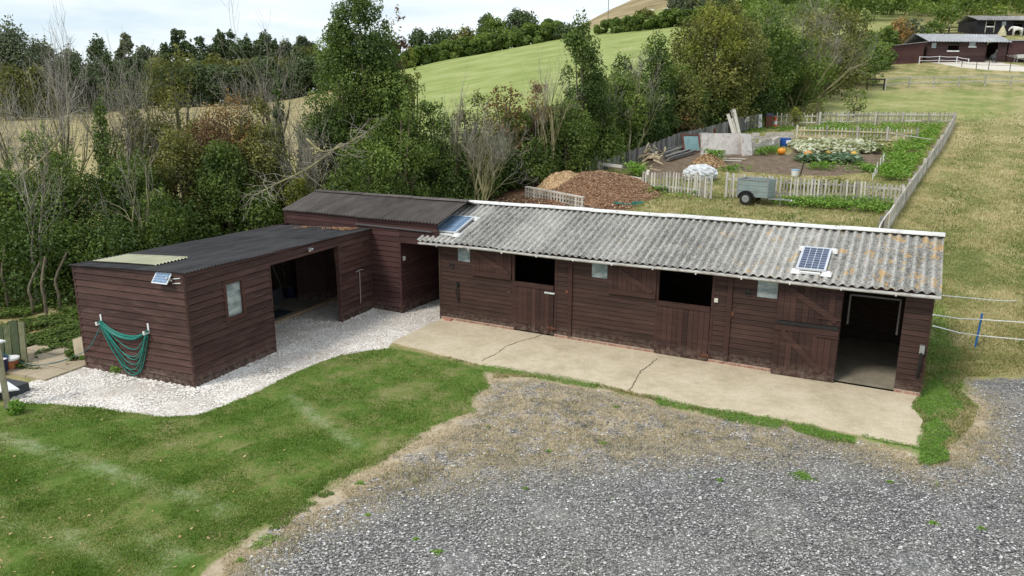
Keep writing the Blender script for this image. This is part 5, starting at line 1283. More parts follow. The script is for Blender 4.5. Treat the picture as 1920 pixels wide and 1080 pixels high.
def farhedge(label, pts, hgt, wid, mat, leaves, seed, leafs=None, n=240, tonev=.4, name='hedgerow'):
    r = np.random.RandomState(seed); L = []
    pts = [np.array(p, float) for p in pts]; seg = [np.linalg.norm((b-a)[:2]) for a, b in zip(pts, pts[1:])]; cs = np.concatenate([[0], np.cumsum(seg)])
    for _ in range(n):
        s_ = r.rand()*cs[-1]; i = min(len(seg)-1, np.searchsorted(cs, s_)-1 if s_ > 0 else 0); t = (s_-cs[i])/seg[i]; p = pts[i]*(1-t)+pts[i+1]*t
        x, y = p[0]+r.uniform(-.5, .5)*wid, p[1]+r.uniform(-.5, .5)*wid; H = hgt*(.8+.35*r.rand()); z = float(terr(x, y))+H*(.1+.8*r.rand())
        L.append((x, y, z, hgt*.25*(.7+.5*r.rand()), .5+tonev*(r.rand()-.5)))
    L = np.array(L); ym = L[:, 1].mean()
    o = cloud(name, mat, L, leaves, leafs or ym*.0034, seed); c = pts[len(pts)//2]
    return tag(o, label, 'hedge')
def W2(px, row, y=None):
    if y is None: p = Gt(px, row); return (p[0], p[1])
    return ((px-960)/1400*y, y)
farhedge('long dark hedge along the far side of the dry field, left part', [W2(-150, 0, 118), W2(60, 0, 128), W2(190, 0, 140)], 7.5, 5, L_far, 50000, 1)
farhedge('trimmed hedge crossing the middle distance behind the bare trees', [W2(120, 0, 150), W2(300, 0, 158), W2(450, 0, 165), W2(640, 0, 175)], 8, 5, L_far, 50000, 2)
farhedge('bushy hedge behind the dry field left of the tallest tree', [W2(190, 0, 190), W2(420, 0, 195), W2(640, 0, 200)], 10, 6, L_olive, 42000, 3)
farhedge('clipped dark hedge along the top of the green hill field, left part', [W2(700, 0, 186), W2(800, 0, 188), W2(900, 0, 190), W2(1045, 0, 194)], 4.4, 4, L_mid, 50000, 4)
farhedge('hedge along the top of the green hill field, right part', [W2(1120, 0, 182), W2(1200, 0, 172), W2(1300, 0, 160), W2(1400, 0, 150)], 3.0, 3.5, L_mid, 36000, 5)
for px, y, row, hw, lab, m_, kd in ((783, 205, 48, 20, 'small dark tree at the left end of the hilltop hedge', L_far, 'bush'), (828, 208, 52, 32, 'low rounded tree on the hilltop, left of the large pale clump', L_far, 'bush'), (872, 206, 48, 26, 'second low rounded tree on the hilltop, beside the large clump', L_olive, 'bush'), (925, 210, 30, 34, 'broad bright green tree in the hilltop clump', L_mid, 'bush'), (975, 212, 15, 32, 'tallest round tree in the hilltop clump', L_far, 'tree'), (912, 213, 24, 16, 'dark tree peeping over the hilltop clump', L_far, 'tree'), (1060, 190, 42, 22, 'dark tree right of the hilltop clump behind the narrow tree', L_far, 'bush'),
                                (1206, 205, 14, 19, 'round gorse bush on the edge of the tan hill', L_olive, 'bush'), (1290, 175, -20, 40, 'grey green tree at the foot of the tan hill', L_grey, 'tree'), (1345, 190, -15, 34, 'dark tree behind the yellow green tree', L_far, 'bush')):
    P_('hill_tree', lab, 'tree', px, y, row, hw*1.12, kd, m_, 2.2)
r9 = np.random.RandomState(77); L = []
for _ in range(650):
    px = r9.uniform(1380, 2150); y = r9.uniform(125, 185)+(px-1400)*.02; x = (px-960)/1400*y; H = r9.uniform(5, 10); L.append((x, y, float(terr(x, y))+H*r9.uniform(.1, .95), r9.uniform(1.2, 2.3), r9.uniform(.2, .75)))
tag(cloud('woodland', L_mid, np.array(L), 70000, .5, 78), 'dense dark wood across the slope above the upper stables', None, None, 'stuff')
# shrubs inside the garden
P_('sapling', 'small open sapling standing just beyond the rear garden fence', 'sapling', 1603, 57.5, 160, 24, 'loose', L_mid, .7, leafs=.14)
P_('bush', 'light green shrub at the left end of the rear garden fence', 'shrub', 1492, 53.5, 196, 14, 'loose', L_yel, 1., leafs=.14)
P_('bush', 'brownish shrub by the rear garden fence', 'shrub', 1530, 55, 180, 20, 'loose', L_olive, .8, leafs=.14)
P_('weed_clump', 'clump of weeds at the foot of the shed under the hose', 'plant', 222, 15.3, 683, 17, 'bush', m_green, .6, leafs=.035, zb=0., trunk=False)
P_('weed_clump', 'broad leaved dock plant beside the wooden post', 'plant', 30, 13.0, 752, 18, 'bush', m_green, .5, leafs=.07, zb=0., trunk=False)
P_('weed_clump', 'small weed at the front left corner of the shed', 'plant', 158, 16.1, 672, 10, 'bush', m_green, .5, leafs=.05, zb=0., trunk=False)
# ------------------------------------------------------------------ garden behind the stable
m_pale = wood('silvered_timber', (.28, .26, .22), (.46, .43, .37), (.60, .57, .51), stretch=(5, 5, 5))
m_paled = wood('dark_silvered_timber', (.085, .083, .075), (.165, .16, .145), (.27, .265, .25), stretch=(5, 5, 5))
m_new = wood('pale_sawn_timber', (.38, .30, .19), (.52, .43, .28), (.62, .54, .38), stretch=(4, 4, 4))
m_oldpost = wood('greenish_post', (.20, .18, .11), (.30, .27, .18), (.40, .37, .27), stretch=(6, 6, 3))
def picket_fence(label, pts, mat, gap=.14, pw=.07, name='picket_fence', posts=2.2, rails=(.28, .78), railmat=None, side=1, cat='fence', jit=.03, group=None, over=.0, wide=False):
    """pts: (px, base row, top row); pickets follow the slope of the ground"""
    B = []
    for px, b, t in pts: p = Gt(px, b); B.append((p, zrow(p[1], t)-p[2]))
    o = thing(name, label, cat, B[0][0], group); q = random.Random(int(pts[0][0]))
    pk = MB(); segs = []; tot = 0
    for (a, ha), (b, hb) in zip(B, B[1:]): segs.append((a, ha, b, hb, tot)); tot += np.linalg.norm((b-a)[:2])
    def pos(s):
        for a, ha, b, hb, s0 in segs:
            L = np.linalg.norm((b-a)[:2])
            if s <= s0+L+1e-6: t = (s-s0)/L; break
        p = a*(1-t)+b*t; p = V(p[0], p[1], float(terr(p[0], p[1]))); u = nrm(V(*(b-a)[:2], 0)); return p, u, ha*(1-t)+hb*t
    s = 0
    while s < tot:
        p, u, h = pos(s); n = V(-u[1], u[0], 0)*side; h *= 1+q.uniform(-jit, jit); w = pw*q.uniform(.8, 1.2); l = q.uniform(-.04, .04)
        F = lambda a, d, z: p+u*(a+l*z)+n*d+Z*z
        P = [F(-w/2, .03, .02), F(w/2, .03, .02), F(w/2, .05, .02), F(-w/2, .05, .02), F(-w/2, .03, h), F(w/2, .03, h), F(w/2, .05, h), F(-w/2, .05, h)]
        pk.hexa(P, q.random()); s += gap*q.uniform(.9, 1.1)
    pk.build('pickets', mat, o)
    for rf in rails:
        mb = MB(); n_ = max(2, int(tot/1.2))
        for i in range(n_):
            a, u, h = pos(tot*i/n_); b, u2, h2 = pos(tot*(i+1)/n_); mb.beam(a+Z*h*rf, b+Z*h2*rf, .05, .08, tone=q.random())
        mb.build('rail', railmat or mat, o)
    k = int(tot/posts)+1
    for i in range(k+1):
        p, u, h = pos(tot*i/k); mb = MB(); mb.beam(p-Z*.1+V(-u[1], u[0], 0)*side*-.06, p+V(-u[1], u[0], 0)*side*-.06+Z*(h*(1.04+over)), .09, .09, tone=q.random()); mb.build('post', mat, o)
    return o
picket_fence('low silvered picket fence along the near side of the garden, behind the trailer', [(1361, 370, 324), (1440, 374, 330), (1560, 378, 335), (1690, 384, 345)], m_pale, side=-1)
picket_fence('short silvered picket fence between the bark heap and the open gate', [(1205, 355, 322), (1250, 360, 322), (1303, 367, 325)], m_pale, side=-1)
picket_fence('open garden gate of silvered pickets standing toward the stable roof', [(1304, 367, 324), (1330, 374, 333)], m_pale, name='picket_gate', gap=.11, posts=3., cat='gate', side=-1)
picket_fence('long silvered picket fence down the right side of the garden', [(1662, 434, 394), (1696, 382, 346), (1725, 336, 308), (1761, 286, 256), (1789, 234, 209)], m_pale, gap=.13, rails=(.25, .86), side=-1)
picket_fence('silvered picket fence along the far side of the garden', [(1535, 236, 209), (1640, 234, 208), (1788, 233, 209)], m_pale, gap=.17)
picket_fence('overgrown end of picket fence beside the traffic cone', [(1440, 236, 212), (1530, 236, 211)], m_pale, gap=.3, jit=.1)
picket_fence('picket fence with a pale top rail standing inside the garden behind the squash bed', [(1493, 259, 236), (1600, 264, 238), (1717, 268, 241)], m_pale, gap=.22, rails=(.15, .72), railmat=m_new, side=1, over=.12)
picket_fence('dark close boarded paling climbing along the hedge left of the garden', [(1133, 318, 298), (1210, 300, 272), (1270, 282, 249), (1300, 272, 243), (1357, 256, 228), (1420, 240, 213)], m_paled, gap=.10, pw=.095, posts=3, rails=(.3, .8), side=-1, jit=.05)
# slatted pallets
o = thing('slatted_pallet', 'white topped slatted pallets standing on edge in front of the bark heap', 'pallet', Gt(985, 366))
a, b = Gt(985, 370), Gt(1092, 392); u = nrm(V(*(b-a)[:2], 0)); L_ = np.linalg.norm((b-a)[:2]); h = zrow(a[1], 349)-a[2]
Fp = lambda s_, d, z: V(*(a[:2]+u[:2]*s_), 0)+V(-u[1], u[0], 0)*-d+Z*(z+float(terr(*(a[:2]+u[:2]*s_))))
mb = MB(); s_ = 0
while s_ < L_: w = rnd.uniform(.08, .11); mb.hexa([Fp(s_, 0, .0), Fp(s_+w, 0, .0), Fp(s_+w, .02, .0), Fp(s_, .02, .0), Fp(s_, 0, h-.05), Fp(s_+w, 0, h-.05), Fp(s_+w, .02, h-.05), Fp(s_, .02, h-.05)], rnd.random()); s_ += .19
mb.build('slats', m_pale, o)
for z in (.08, h*.5, h-.05):
    mb = MB(); mb.hexa([Fp(0, -.11, z), Fp(L_, -.11, z), Fp(L_, .03 if z > h*.8 else -.01, z), Fp(0, .03 if z > h*.8 else -.01, z), Fp(0, -.11, z+.05), Fp(L_, -.11, z+.05), Fp(L_, .03 if z > h*.8 else -.01, z+.05), Fp(0, .03 if z > h*.8 else -.01, z+.05)], .9); mb.build('rail', m_pale, o)

def heap(name, label, c, rx, ry, h, mat, seed, chips=0, csize=.05, cmat=None, rot=0.):
    r = np.random.RandomState(seed); n = 46; g_ = np.linspace(-1.15, 1.15, n); X, Y = np.meshgrid(g_, g_); R = np.hypot(X, Y)
    H = h*np.clip(1-R**1.7, -.08, 1)*(1+.35*(fnoise(X*3+seed, Y*3, .8, seed)-.5))+.10*(fnoise(X*rx+seed, Y*ry, 2.5, seed)-.5)*(R < 1.05)
    ca, sa_ = math.cos(rot), math.sin(rot); x = c[0]+X*rx*ca-Y*ry*sa_; y = c[1]+X*rx*sa_+Y*ry*ca; z = terr(x, y)+H-.04
    idx = np.arange(n*n).reshape(n, n); f = np.stack([idx[:-1, :-1], idx[:-1, 1:], idx[1:, 1:], idx[1:, :-1]], -1).reshape(-1, 4)
    o = thing(name, label, 'heap', c)
    link('mound', mesh_fast('mound', np.stack([x, y, z], -1).reshape(-1, 3)-c, f, 4, {'tone': ('FACE', r.rand(len(f)))}, smooth=True), mat, o)
    if chips:
        i = r.uniform(-1.02, 1.02, (chips, 2)); k = np.hypot(i[:, 0], i[:, 1]) < 1.05; i = i[k]; ff = (i+1.15)/2.3*(n-1); i0 = np.clip(ff.astype(int), 0, n-2); fr_ = ff-i0
        bl = lambda A: (A[i0[:, 1], i0[:, 0]]*(1-fr_[:, 0])+A[i0[:, 1], i0[:, 0]+1]*fr_[:, 0])*(1-fr_[:, 1])+(A[i0[:, 1]+1, i0[:, 0]]*(1-fr_[:, 0])+A[i0[:, 1]+1, i0[:, 0]+1]*fr_[:, 0])*fr_[:, 1]
        px_, py_, pz = bl(x), bl(y), bl(z)+.012
        k2 = litter(np.stack([px_, py_, pz], 1)-c, 'chips', cmat or mat, None, csize, seed, None); k2.parent = o
        if 'kind' in k2: del k2['kind']
    return o
m_ = NM('bark_chips'); m_bchip = m_.out(m_.ramp(m_.attr('tone'), [(0, (.14, .07, .04)), (.35, (.31, .17, .095)), (.7, (.50, .32, .19)), (1, (.68, .51, .35))]), .9)
m_ = NM('bark_mound'); m_bark2 = m_.out(m_.ramp(m_.noise(m_.geo(), 22, 6, .7), [(.35, (.12, .06, .035)), (.5, (.28, .155, .09)), (.68, (.46, .30, .18))]), .95, 0, m_.bump(m_.noise(m_.geo(), 25, 4), .03, .9))
m_ = NM('sawdust'); m_saw = m_.out(m_.ramp(m_.noise(m_.geo(), 9, 7, .7), [(.35, (.36, .235, .125)), (.6, (.58, .41, .24)), (.75, (.68, .53, .35))]), .95, 0, m_.bump(m_.noise(m_.geo(), 20, 5), .03, .8))
c = V(3.7, 32.6, 0); heap('bark_heap', 'large heap of red brown bark chips behind the grey roof', V(*c[:2], float(terr(*c[:2]))), 3.0, 2.8, .85, m_bark2, 3, 30000, .032, m_bchip)
c = V(2.3, 32.6, 0); heap('sawdust_heap', 'pale sawdust heap on the left shoulder of the bark heap', V(*c[:2], float(terr(*c[:2]))), 1.55, 1.2, .92, m_saw, 5, 5000, .03)
c = Gt(1328, 310); heap('straw_heap', 'small tan straw heap behind the white bulk bag', V(*c[:2], float(terr(*c[:2]))), 1.0, .7, .65, m_saw, 8, 2500, .05)
_x, _y = RS.uniform(-1.5, 6.2, 9000), RS.uniform(26, 33, 9000); _k = zones(_x, _y)['chip'] > .4; _x, _y = _x[_k], _y[_k]
litter(np.stack([_x, _y, terr(_x, _y)+.02], 1), 'bark_chippings', m_bchip, 'bark chippings strewn on the ground round the heap', .05, 6)

def beams(name, label, cat, segs, w, h, mat, group=None, jit=.0):
    """segs: list of ((px,row,dz),(px,row,dz)) on the ground; each is a bar of one stack"""
    P = [(Gt(a[0], a[1])+Z*a[2], Gt(b[0], b[1])+Z*b[2]) for a, b in segs]; mb = MB()
    for a, b in P: mb.beam(a, b, w*rnd.uniform(.85, 1.15), h, tone=rnd.random())
    return tag(mb.build(name, mat, None, loc=P[0][0]), label, cat, group)
beams('timber_stack', 'stack of long dark grey boards lying against the paling', 'timber', [((1226+k*5+j*3, 283+k*4, .08+j*.1), (1276+k*5+j*2, 268+k*4, .08+j*.1)) for k in range(6) for j in range(3) if not (k > 3 and j > 1)], .16, .06, m_paled)
beams('timber_stack', 'stack of pale yellow boards left of the dark boards', 'timber', [((1166+k*5, 309-k*1, .1+.08*(k % 2)), (1203+k*3, 286+k*3, .3+.08*(k % 2))) for k in range(6)], .12, .05, m_new)
beams('timber_stack', 'two pale sawn beams at the right end of the dark board stack', 'timber', [((1260, 288, .15), (1285, 276, .2)), ((1258, 292, .1), (1286, 281, .12)), ((1254, 278, .35), (1284, 271, .4))], .14, .12, m_new)
mb = MB(); q = random.Random(8); c0 = Gt(1220, 303)
for _ in range(70):
    p = Gt(q.gauss(1219, 7), q.gauss(301, 6))+Z*q.uniform(.05, .55); d = V(q.gauss(0, 1), q.gauss(0, 1), q.gauss(0, .5)); mb.beam(p, p+nrm(d)*q.uniform(.3, .6), .09, .05, tone=q.random())
tag(mb.build('offcut_pile', m_new, None, loc=c0), 'tangled pile of pale timber offcuts between the two stacks', 'timber')
for i, (px, r0, dx, lab, mt) in enumerate(((1113, 318, -8, 'darkest leaning post at the back corner of the bark heap', m_paled), (1119, 318, -6, 'grey leaning post, second from the left behind the bark heap', m_paled), (1124, 318, -7, 'tall grey leaning post, third behind the bark heap', m_pale), (1131, 318, -7, 'pale short leaning post, rightmost behind the bark heap', m_pale))):
    a = Gt(px, r0); b = at(px+dx, 288+6*(i == 3)+2*i, a[1]+.3); tag(MB().beam(a-Z*.1, b, .15, .12).build('leaning_post', mt, None, loc=a), lab, 'post')
tag(MB().beam(Gt(1106, 318), at(1105, 305, Gt(1106, 318)[1]), .12, .1).build('stub_post', m_pale, None, loc=Gt(1106, 318)), 'white stub post just left of the leaning posts', 'post')
beams('rail_beam', 'long grey beam lying along the back of the bark heap', 'beam', [((1120, 324, .45), (1166, 330, .45))], .12, .14, m_pale)
beams('rail_beam', 'short dark beam continuing the grey beam to the right', 'beam', [((1166, 328, .4), (1196, 331, .42))], .1, .1, m_paled)
beams('rail_beam', 'white beam lying beside the left post of the short picket fence', 'beam', [((1172, 344, .3), (1203, 349, .3))], .12, .14, m_pale)
beams('prop_plank', 'grey plank propped against the left post of the short picket fence', 'plank', [((1206, 357, .0), (1214, 350, .75))], .14, .05, m_pale)

def panel(name, label, cat, px0, b0, px1, b1, t0, t1, th, mat, lean=.1, parts=None):
    a, b = Gt(px0, b0), Gt(px1, b1); h0 = zrow(a[1], t0)-a[2]; h1 = zrow(b[1], t1)-b[2]; u = nrm(V(*(b-a)[:2], 0)); n = V(-u[1], u[0], 0)
    if n[1] < 0: n = -n
    mb = MB(); P = [a, b, b+n*th, a+n*th, a+Z*h0+n*lean, b+Z*h1+n*lean, b+Z*h1+n*(lean+th), a+Z*h0+n*(lean+th)]
    return tag(mb.hexa(P).build(name, mat, None, loc=a), label, cat), a, b, u, n, h0, h1
def plaster():
    m = NM('flaking_white_sheet'); g = m.geo(); f = m.noise(g, 2.3, 9, .75); f2 = m.noise(g, 7, 6, .7)
    c = m.ramp(f, [(.34, (.24, .21, .20)), (.42, (.50, .46, .44)), (.55, (.66, .62, .58))])
    c = m.mix(m.ramp(f2, [(.58, 0.), (.66, .8)]), c, (.46, .27, .19)); return m.out(c, .9, 0, m.bump(f2, .02, .6))
m_plas = plaster()
panel('wall_sheet', 'large flaking white sheet standing on edge in the garden', 'sheet', 1314, 292, 1392, 290, 249, 249, .08, m_plas)
panel('wall_sheet', 'narrow white sheet with pinkish stains leaning beside the large one', 'sheet', 1393, 293, 1411, 291, 249, 250, .08, m_plas, .25)
mb = MB(); a = Gt(1409, 262); wl_ = []
def blockwall(label, px0, b0, px1, b1, t0, t1, rows=3, thick=.2):
    a, b = Gt(px0, b0), Gt(px1, b1); h = zrow(a[1], t0)-a[2]; u = nrm(V(*(b-a)[:2], 0)); n = V(-u[1], u[0], 0); L = np.linalg.norm((b-a)[:2]); mb = MB(); q = random.Random(px0)
    for r_ in range(rows):
        s = -(r_ % 2)*.22
        while s < L:
            s0, s1 = max(0, s), min(L, s+.435)
            if s1-s0 > .06 and not (r_ == rows-1 and q.random() < .12):
                P0 = a+(b-a)*(s0/L); P1 = a+(b-a)*(s1/L); z0, z1 = h*r_/rows, h*(r_+1)/rows-.012
                mb.hexa([P0+Z*z0, P1+Z*z0, P1+n*thick+Z*z0, P0+n*thick+Z*z0, P0+Z*z1, P1+Z*z1, P1+n*thick+Z*z1, P0+n*thick+Z*z1], q.random())
            s += .45
    m_b = m_block; tag(mb.build('block_wall', m_b, None, loc=a), label, 'wall')
m_ = NM('pale_concrete_block'); m_block = m_.out(m_.mix(m_.ramp(m_.noise(m_.geo(), 5, 7, .7), [(.4, 0.), (.65, .6)]), m_.ramp(m_.attr('tone'), [(0, (.44, .41, .37)), (1, (.62, .59, .55))]), (.3, .24, .2)), .95)
blockwall('low pale block wall at the back of the white sheets', 1404, 262, 1489, 260, 248, 247, 2)
blockwall('lower pale block wall curving toward the squash bed', 1410, 290, 1446, 285, 262, 262, 4)
blockwall('grey stretch of block wall beside the blue drum', 1446, 285, 1462, 276, 262, 262, 3)
beams('plank', 'rotten planks lying at the foot of the large white sheet', 'plank', [((1330, 292, .25), (1358, 291, .28)), ((1340, 296, .12), (1378, 294, .14)), ((1355, 298, .05), (1398, 300, .05)), ((1345, 301, .03), (1390, 303, .03))], .14, .05, m_pale)
a = Gt(1300, 286); o = thing('glazed_frame', 'old red brown window frame with bluish glass leaning on the paling', 'window frame', a)
Fg = Frame(a, V(.95, .3, 0), V(.3, -.95, .0)); wz = zrow(a[1], 253)-a[2]
mb = MB(); mb.hexa([Fg(-.55, 0, .08), Fg(.45, 0, .08), Fg(.45, -.02, .08), Fg(-.55, -.02, .08), Fg(-.55, -.35, wz), Fg(.45, -.35, wz), Fg(.45, -.37, wz), Fg(-.55, -.37, wz)]); mb.build('glass', paint('bluish_old_glass', (.20, .33, .34), .15, .2, 6), o)
mb = MB()
for s_ in (-.62, .45): mb.beam(Fg(s_+.03, .01, 0), Fg(s_+.03, -.36, wz+.05), .1, .06)
for z_, d_ in ((.05, 0), (wz, -.36)): mb.beam(Fg(-.6, d_+.01, z_), Fg(.5, d_+.01, z_), .06, .08)
mb.build('frame', paint('red_brown_paint', (.16, .05, .035), .7, .3), o)
a = Gt(1319, 272); tag(MB().box(Frame(a, V(1, .1, 0), V(.1, -1, 0)), -.25, .3, -.3, .1, .02, zrow(a[1], 248)-a[2]).build('metal_cabinet', paint('pale_blue_metal', (.36, .42, .42), .5, .15, dirt=(.2, .15, .1)), None, loc=a), 'pale blue metal cabinet behind the left edge of the large white sheet', 'cabinet')
a = Gt(1331, 262); tag(MB().box(Frame(a, V(1, -.05, 0), V(-.05, -1, 0)), -.33, .33, -.4, .1, .02, zrow(a[1], 240)-a[2]).build('rusty_tank', m_rust, None, loc=a), 'rust red box peeping over the large white sheet', 'box')
for i, (px, b_, tx, t_, lab) in enumerate(((1377, 252, 1364, 213, 'broad leaning plank, leftmost of the four by the paling'), (1381, 252, 1371, 221, 'shorter leaning plank in front of the other three'), (1385, 250, 1371, 205, 'thin dark leaning plank between the broad and the tall one'), (1387, 251, 1375, 203, 'tallest leaning plank, rightmost of the four by the paling'))):
    a = Gt(px, b_+4); tag(MB().beam(a, at(tx, t_, a[1]+.6), .2, .05, up=V(0, 1, .2), tone=rnd.random()).build('leaning_plank', m_pale if i != 2 else m_paled, None, loc=a), lab, 'plank')
mb = MB(); a = Gt(1388, 246); q = random.Random(3)
for _ in range(9): p = a+V(q.gauss(0, .25), q.gauss(0, .2), q.uniform(.2, .9)); mb.beam(p, p+nrm(V(q.gauss(0, 1), q.gauss(0, .4), q.gauss(.3, .6)))*.5, .18, .04, tone=.9)
tag(mb.build('scrap_boards', m_pale, None, loc=a), 'jumble of white scrap boards right of the leaning planks', 'scrap')
panel('white_board', 'narrow white board leaning on the paling left of the wheelie bin', 'board', 1420, 240, 1429, 240, 214, 213, .05, m_white, .25)
# wheelie bin
a = Gt(1441, 240); hB = zrow(a[1], 212)-a[2]; o = thing('wheelie_bin', 'brown wheelie bin with a dark blue lid by the garden paling', 'bin', a); Fb = Frame(a, V(1, -.15, 0), V(-.15, -1, 0)); k = hB/1.07
mb = MB(); mb.hexa([Fb(-.22*k, .2*k, .06), Fb(.22*k, .2*k, .06), Fb(.22*k, -.22*k, .06), Fb(-.22*k, -.22*k, .06), Fb(-.29*k, .3*k, .96*k), Fb(.29*k, .3*k, .96*k), Fb(.29*k, -.3*k, .96*k), Fb(-.29*k, -.3*k, .96*k)]); mb.build('body', paint('brown_plastic', (.10, .035, .022), .5), o)
mb = MB(); mb.hexa([Fb(-.31*k, .32*k, .965*k), Fb(.31*k, .32*k, .965*k), Fb(.31*k, -.32*k, .965*k), Fb(-.31*k, -.32*k, .965*k), Fb(-.25*k, .26*k, 1.06*k), Fb(.25*k, .26*k, 1.06*k), Fb(.25*k, -.30*k, 1.08*k), Fb(-.25*k, -.30*k, 1.08*k)]); mb.build('lid', paint('blue_plastic_lid', (.02, .025, .09), .4), o)
for s_ in (-1, 1): mb = MB(); mb.lathe(Fb(s_*.26*k-.02, -.24*k, .1), [(.1, 0), (.1, .05)], 14, Fb.u); mb.build('wheel', m_black, o)
a = Gt(1453, 239); hC = zrow(a[1], 217)-a[2]; o = thing('traffic_cone', 'orange and white traffic cone beside the wheelie bin', 'traffic cone', a); k = hC/.75
mb = MB(); mb.lathe(a, [(.155*k, .04), (.125*k, .2*k), (.088*k, .45*k), (.035*k, .75*k)], 14); mb.build('cone', paint('orange_cone', (.62, .07, .02), .5, .1), o)
mb = MB(); mb.lathe(a, [(.129*k, .2*k), (.094*k, .45*k)], 14); mb.build('reflective_band', m_white, o)
mb = MB(); mb.box(Frame(a, V(1, 0, 0), V(0, -1, 0)), -.2*k, .2*k, -.2*k, .2*k, 0, .04); mb.build('base', m_black, o)
a = Gt(1469, 274); o = thing('water_drum', 'blue plastic drum with a white label behind the squash bed', 'drum', a); hD = zrow(a[1], 257)-a[2]
mb = MB(); mb.lathe(a, [(.36, 0), (.4, .05), (.4, hD*.3), (.42, hD*.33), (.4, hD*.36), (.4, hD*.64), (.42, hD*.67), (.4, hD*.7), (.4, hD*.95), (.36, hD)], 22); mb.build('body', paint('blue_drum', (.012, .07, .30), .35, .1), o, smooth=False)
mb = MB(); Fd = Frame(a, V(1, 0, 0), V(.1, -1, 0)); mb.box(Fd, -.05, .25, .39, .43, hD*.35, hD*.75); mb.build('label', m_white, o)
# pumpkins
m_pump = paint('pumpkin_skin', (.72, .27, .02), .45, .15, 3); m_pump2 = paint('ripening_pumpkin_skin', (.70, .42, .06), .5, .2, 3)
def pumpkin(px, row, r, label, mat):
    a = Gt(px, row); o = thing('pumpkin', label, 'pumpkin', a); mb = MB(); vs = []; n, m = 32, 12
    for i in range(m+1):
        th = math.pi*i/m
        for k in range(n): ph_ = 2*math.pi*k/n; q = 1-.10*abs(math.sin(ph_*4))**.6*math.sin(th); vs.append(a+V(r*math.sin(th)*math.cos(ph_)*q, r*math.sin(th)*math.sin(ph_)*q, r*.78+r*.78*math.cos(th)*(1 if i > 1 else .93)))
    mb.add(vs, [(i*n+k, (i+1)*n+k, (i+1)*n+(k+1) % n, i*n+(k+1) % n) for i in range(m) for k in range(n)]); mb.build('body', mat, o, smooth=True)
    mb = MB(); mb.tube([a+Z*r*1.45, a+Z*r*1.7+V(.03, 0, 0), a+Z*r*1.85+V(.08, 0, 0)], [.035, .025, .03], 6); mb.build('stem', m_oldpost, o)
pumpkin(1465, 290, .25, 'large orange pumpkin at the left end of the squash bed, below the blue drum', m_pump)
pumpkin(1515, 294, .21, 'orange pumpkin among the squash leaves, left of centre', m_pump)
pumpkin(1551, 292, .17, 'yellowish pumpkin half hidden in the middle of the squash bed', m_pump2)
pumpkin(1587, 286, .16, 'small yellow pumpkin high in the pale squash leaves', m_pump2)
pumpkin(1601, 293, .18, 'yellow orange pumpkin at the right of the green squash row', m_pump2)
# squash bed
L_pale = leafmat('mildewed_squash_leaf', (.28, .30, .16), (.50, .52, .36), (.66, .67, .55), .25); L_blue = leafmat('blue_green_squash_leaf', (.05, .10, .05), (.13, .21, .12), (.30, .38, .26), .25)
def bed(name, label, quad, n, size, hh, mat, seed, kind='stuff', cat=None):
    r = np.random.RandomState(seed); Q = [V(*p, 0) for p in quad]; a, b, c, d = Q; s, t = r.rand(n, 1), r.rand(n, 1)
    g4 = [Gt(*p[:2]) for p in (a, b, c, d)]; pq = (g4[0]*(1-s)+g4[1]*s)*(1-t)+(g4[3]*(1-s)+g4[2]*s)*t; pq[:, :2] += r.normal(size=(n, 2))*.16
    k = fnoise(pq[:, 0], pq[:, 1], 1.1, seed) > (.42 if name == 'garden_greens' else .2); pq = pq[k]; n = len(pq)
    W3 = np.stack([pq[:, 0], pq[:, 1], terr(pq[:, 0], pq[:, 1])], 1); hh = hh*(.35+.9*fnoise(pq[:, 0], pq[:, 1], .9, seed+4))
    o = leaflets(name, W3[:, 0], W3[:, 1], W3[:, 2]+hh*(.3+.7*r.rand(n)), size*(.5+.8*r.rand(n)), np.clip(r.rand(n), 0, 1), mat, label, seed, kind, .7); return o
bed('squash_leaves', 'pale mildewed squash leaves covering the back of the bed', [(1478, 272), (1620, 270), (1645, 288), (1505, 293)], 2200, .18, .45, L_pale, 1)
bed('squash_leaves', 'blue green squash leaves along the front of the bed', [(1492, 300), (1600, 297), (1618, 309), (1500, 304)], 800, .16, .35, L_blue, 2)
bed('garden_greens', 'dark green vegetable row right of the squash bed', [(1600, 268), (1660, 272), (1668, 292), (1615, 285)], 1200, .09, .5, L_mid, 3)
bed('garden_greens', 'green weeds filling the strip along the right hand picket fence', [(1690, 262), (1765, 240), (1700, 342), (1640, 338)], 9000, .07, .5, m_green, 4)
bed('garden_greens', 'green weeds behind the inner picket fence', [(1500, 252), (1735, 256), (1775, 238), (1540, 237)], 5000, .07, .45, m_green, 5)
bed('garden_greens', 'grassy row of greens in the bare soil in front of the squash', [(1505, 309), (1640, 316), (1650, 325), (1520, 318)], 2600, .06, .35, m_green, 6)
bed('garden_greens', 'weeds at the foot of the low block wall', [(1420, 287), (1460, 281), (1458, 290), (1420, 293)], 900, .06, .5, m_green, 7)
bed('garden_greens', 'weeds in front of the short picket fence', [(1208, 352), (1300, 362), (1300, 374), (1215, 366)], 2400, .05, .35, m_green, 8)
bed('garden_greens', 'weeds along the foot of the long near picket fence', [(1450, 377), (1690, 384), (1660, 402), (1450, 385)], 5000, .05, .35, m_green, 9)
bed('garden_greens', 'yellow leaved plants behind the near picket fence', [(1460, 350), (1600, 350), (1600, 362), (1460, 360)], 1300, .07, .5, L_yel, 10)
bed('garden_greens', 'greenery growing on the straw heap', [(1325, 300), (1352, 302), (1350, 310), (1328, 308)], 500, .08, .9, m_green, 11)
bed('garden_greens', 'weed patch beside the straw heap', [(1358, 318), (1402, 316), (1402, 322), (1360, 324)], 900, .06, .3, m_green, 12)
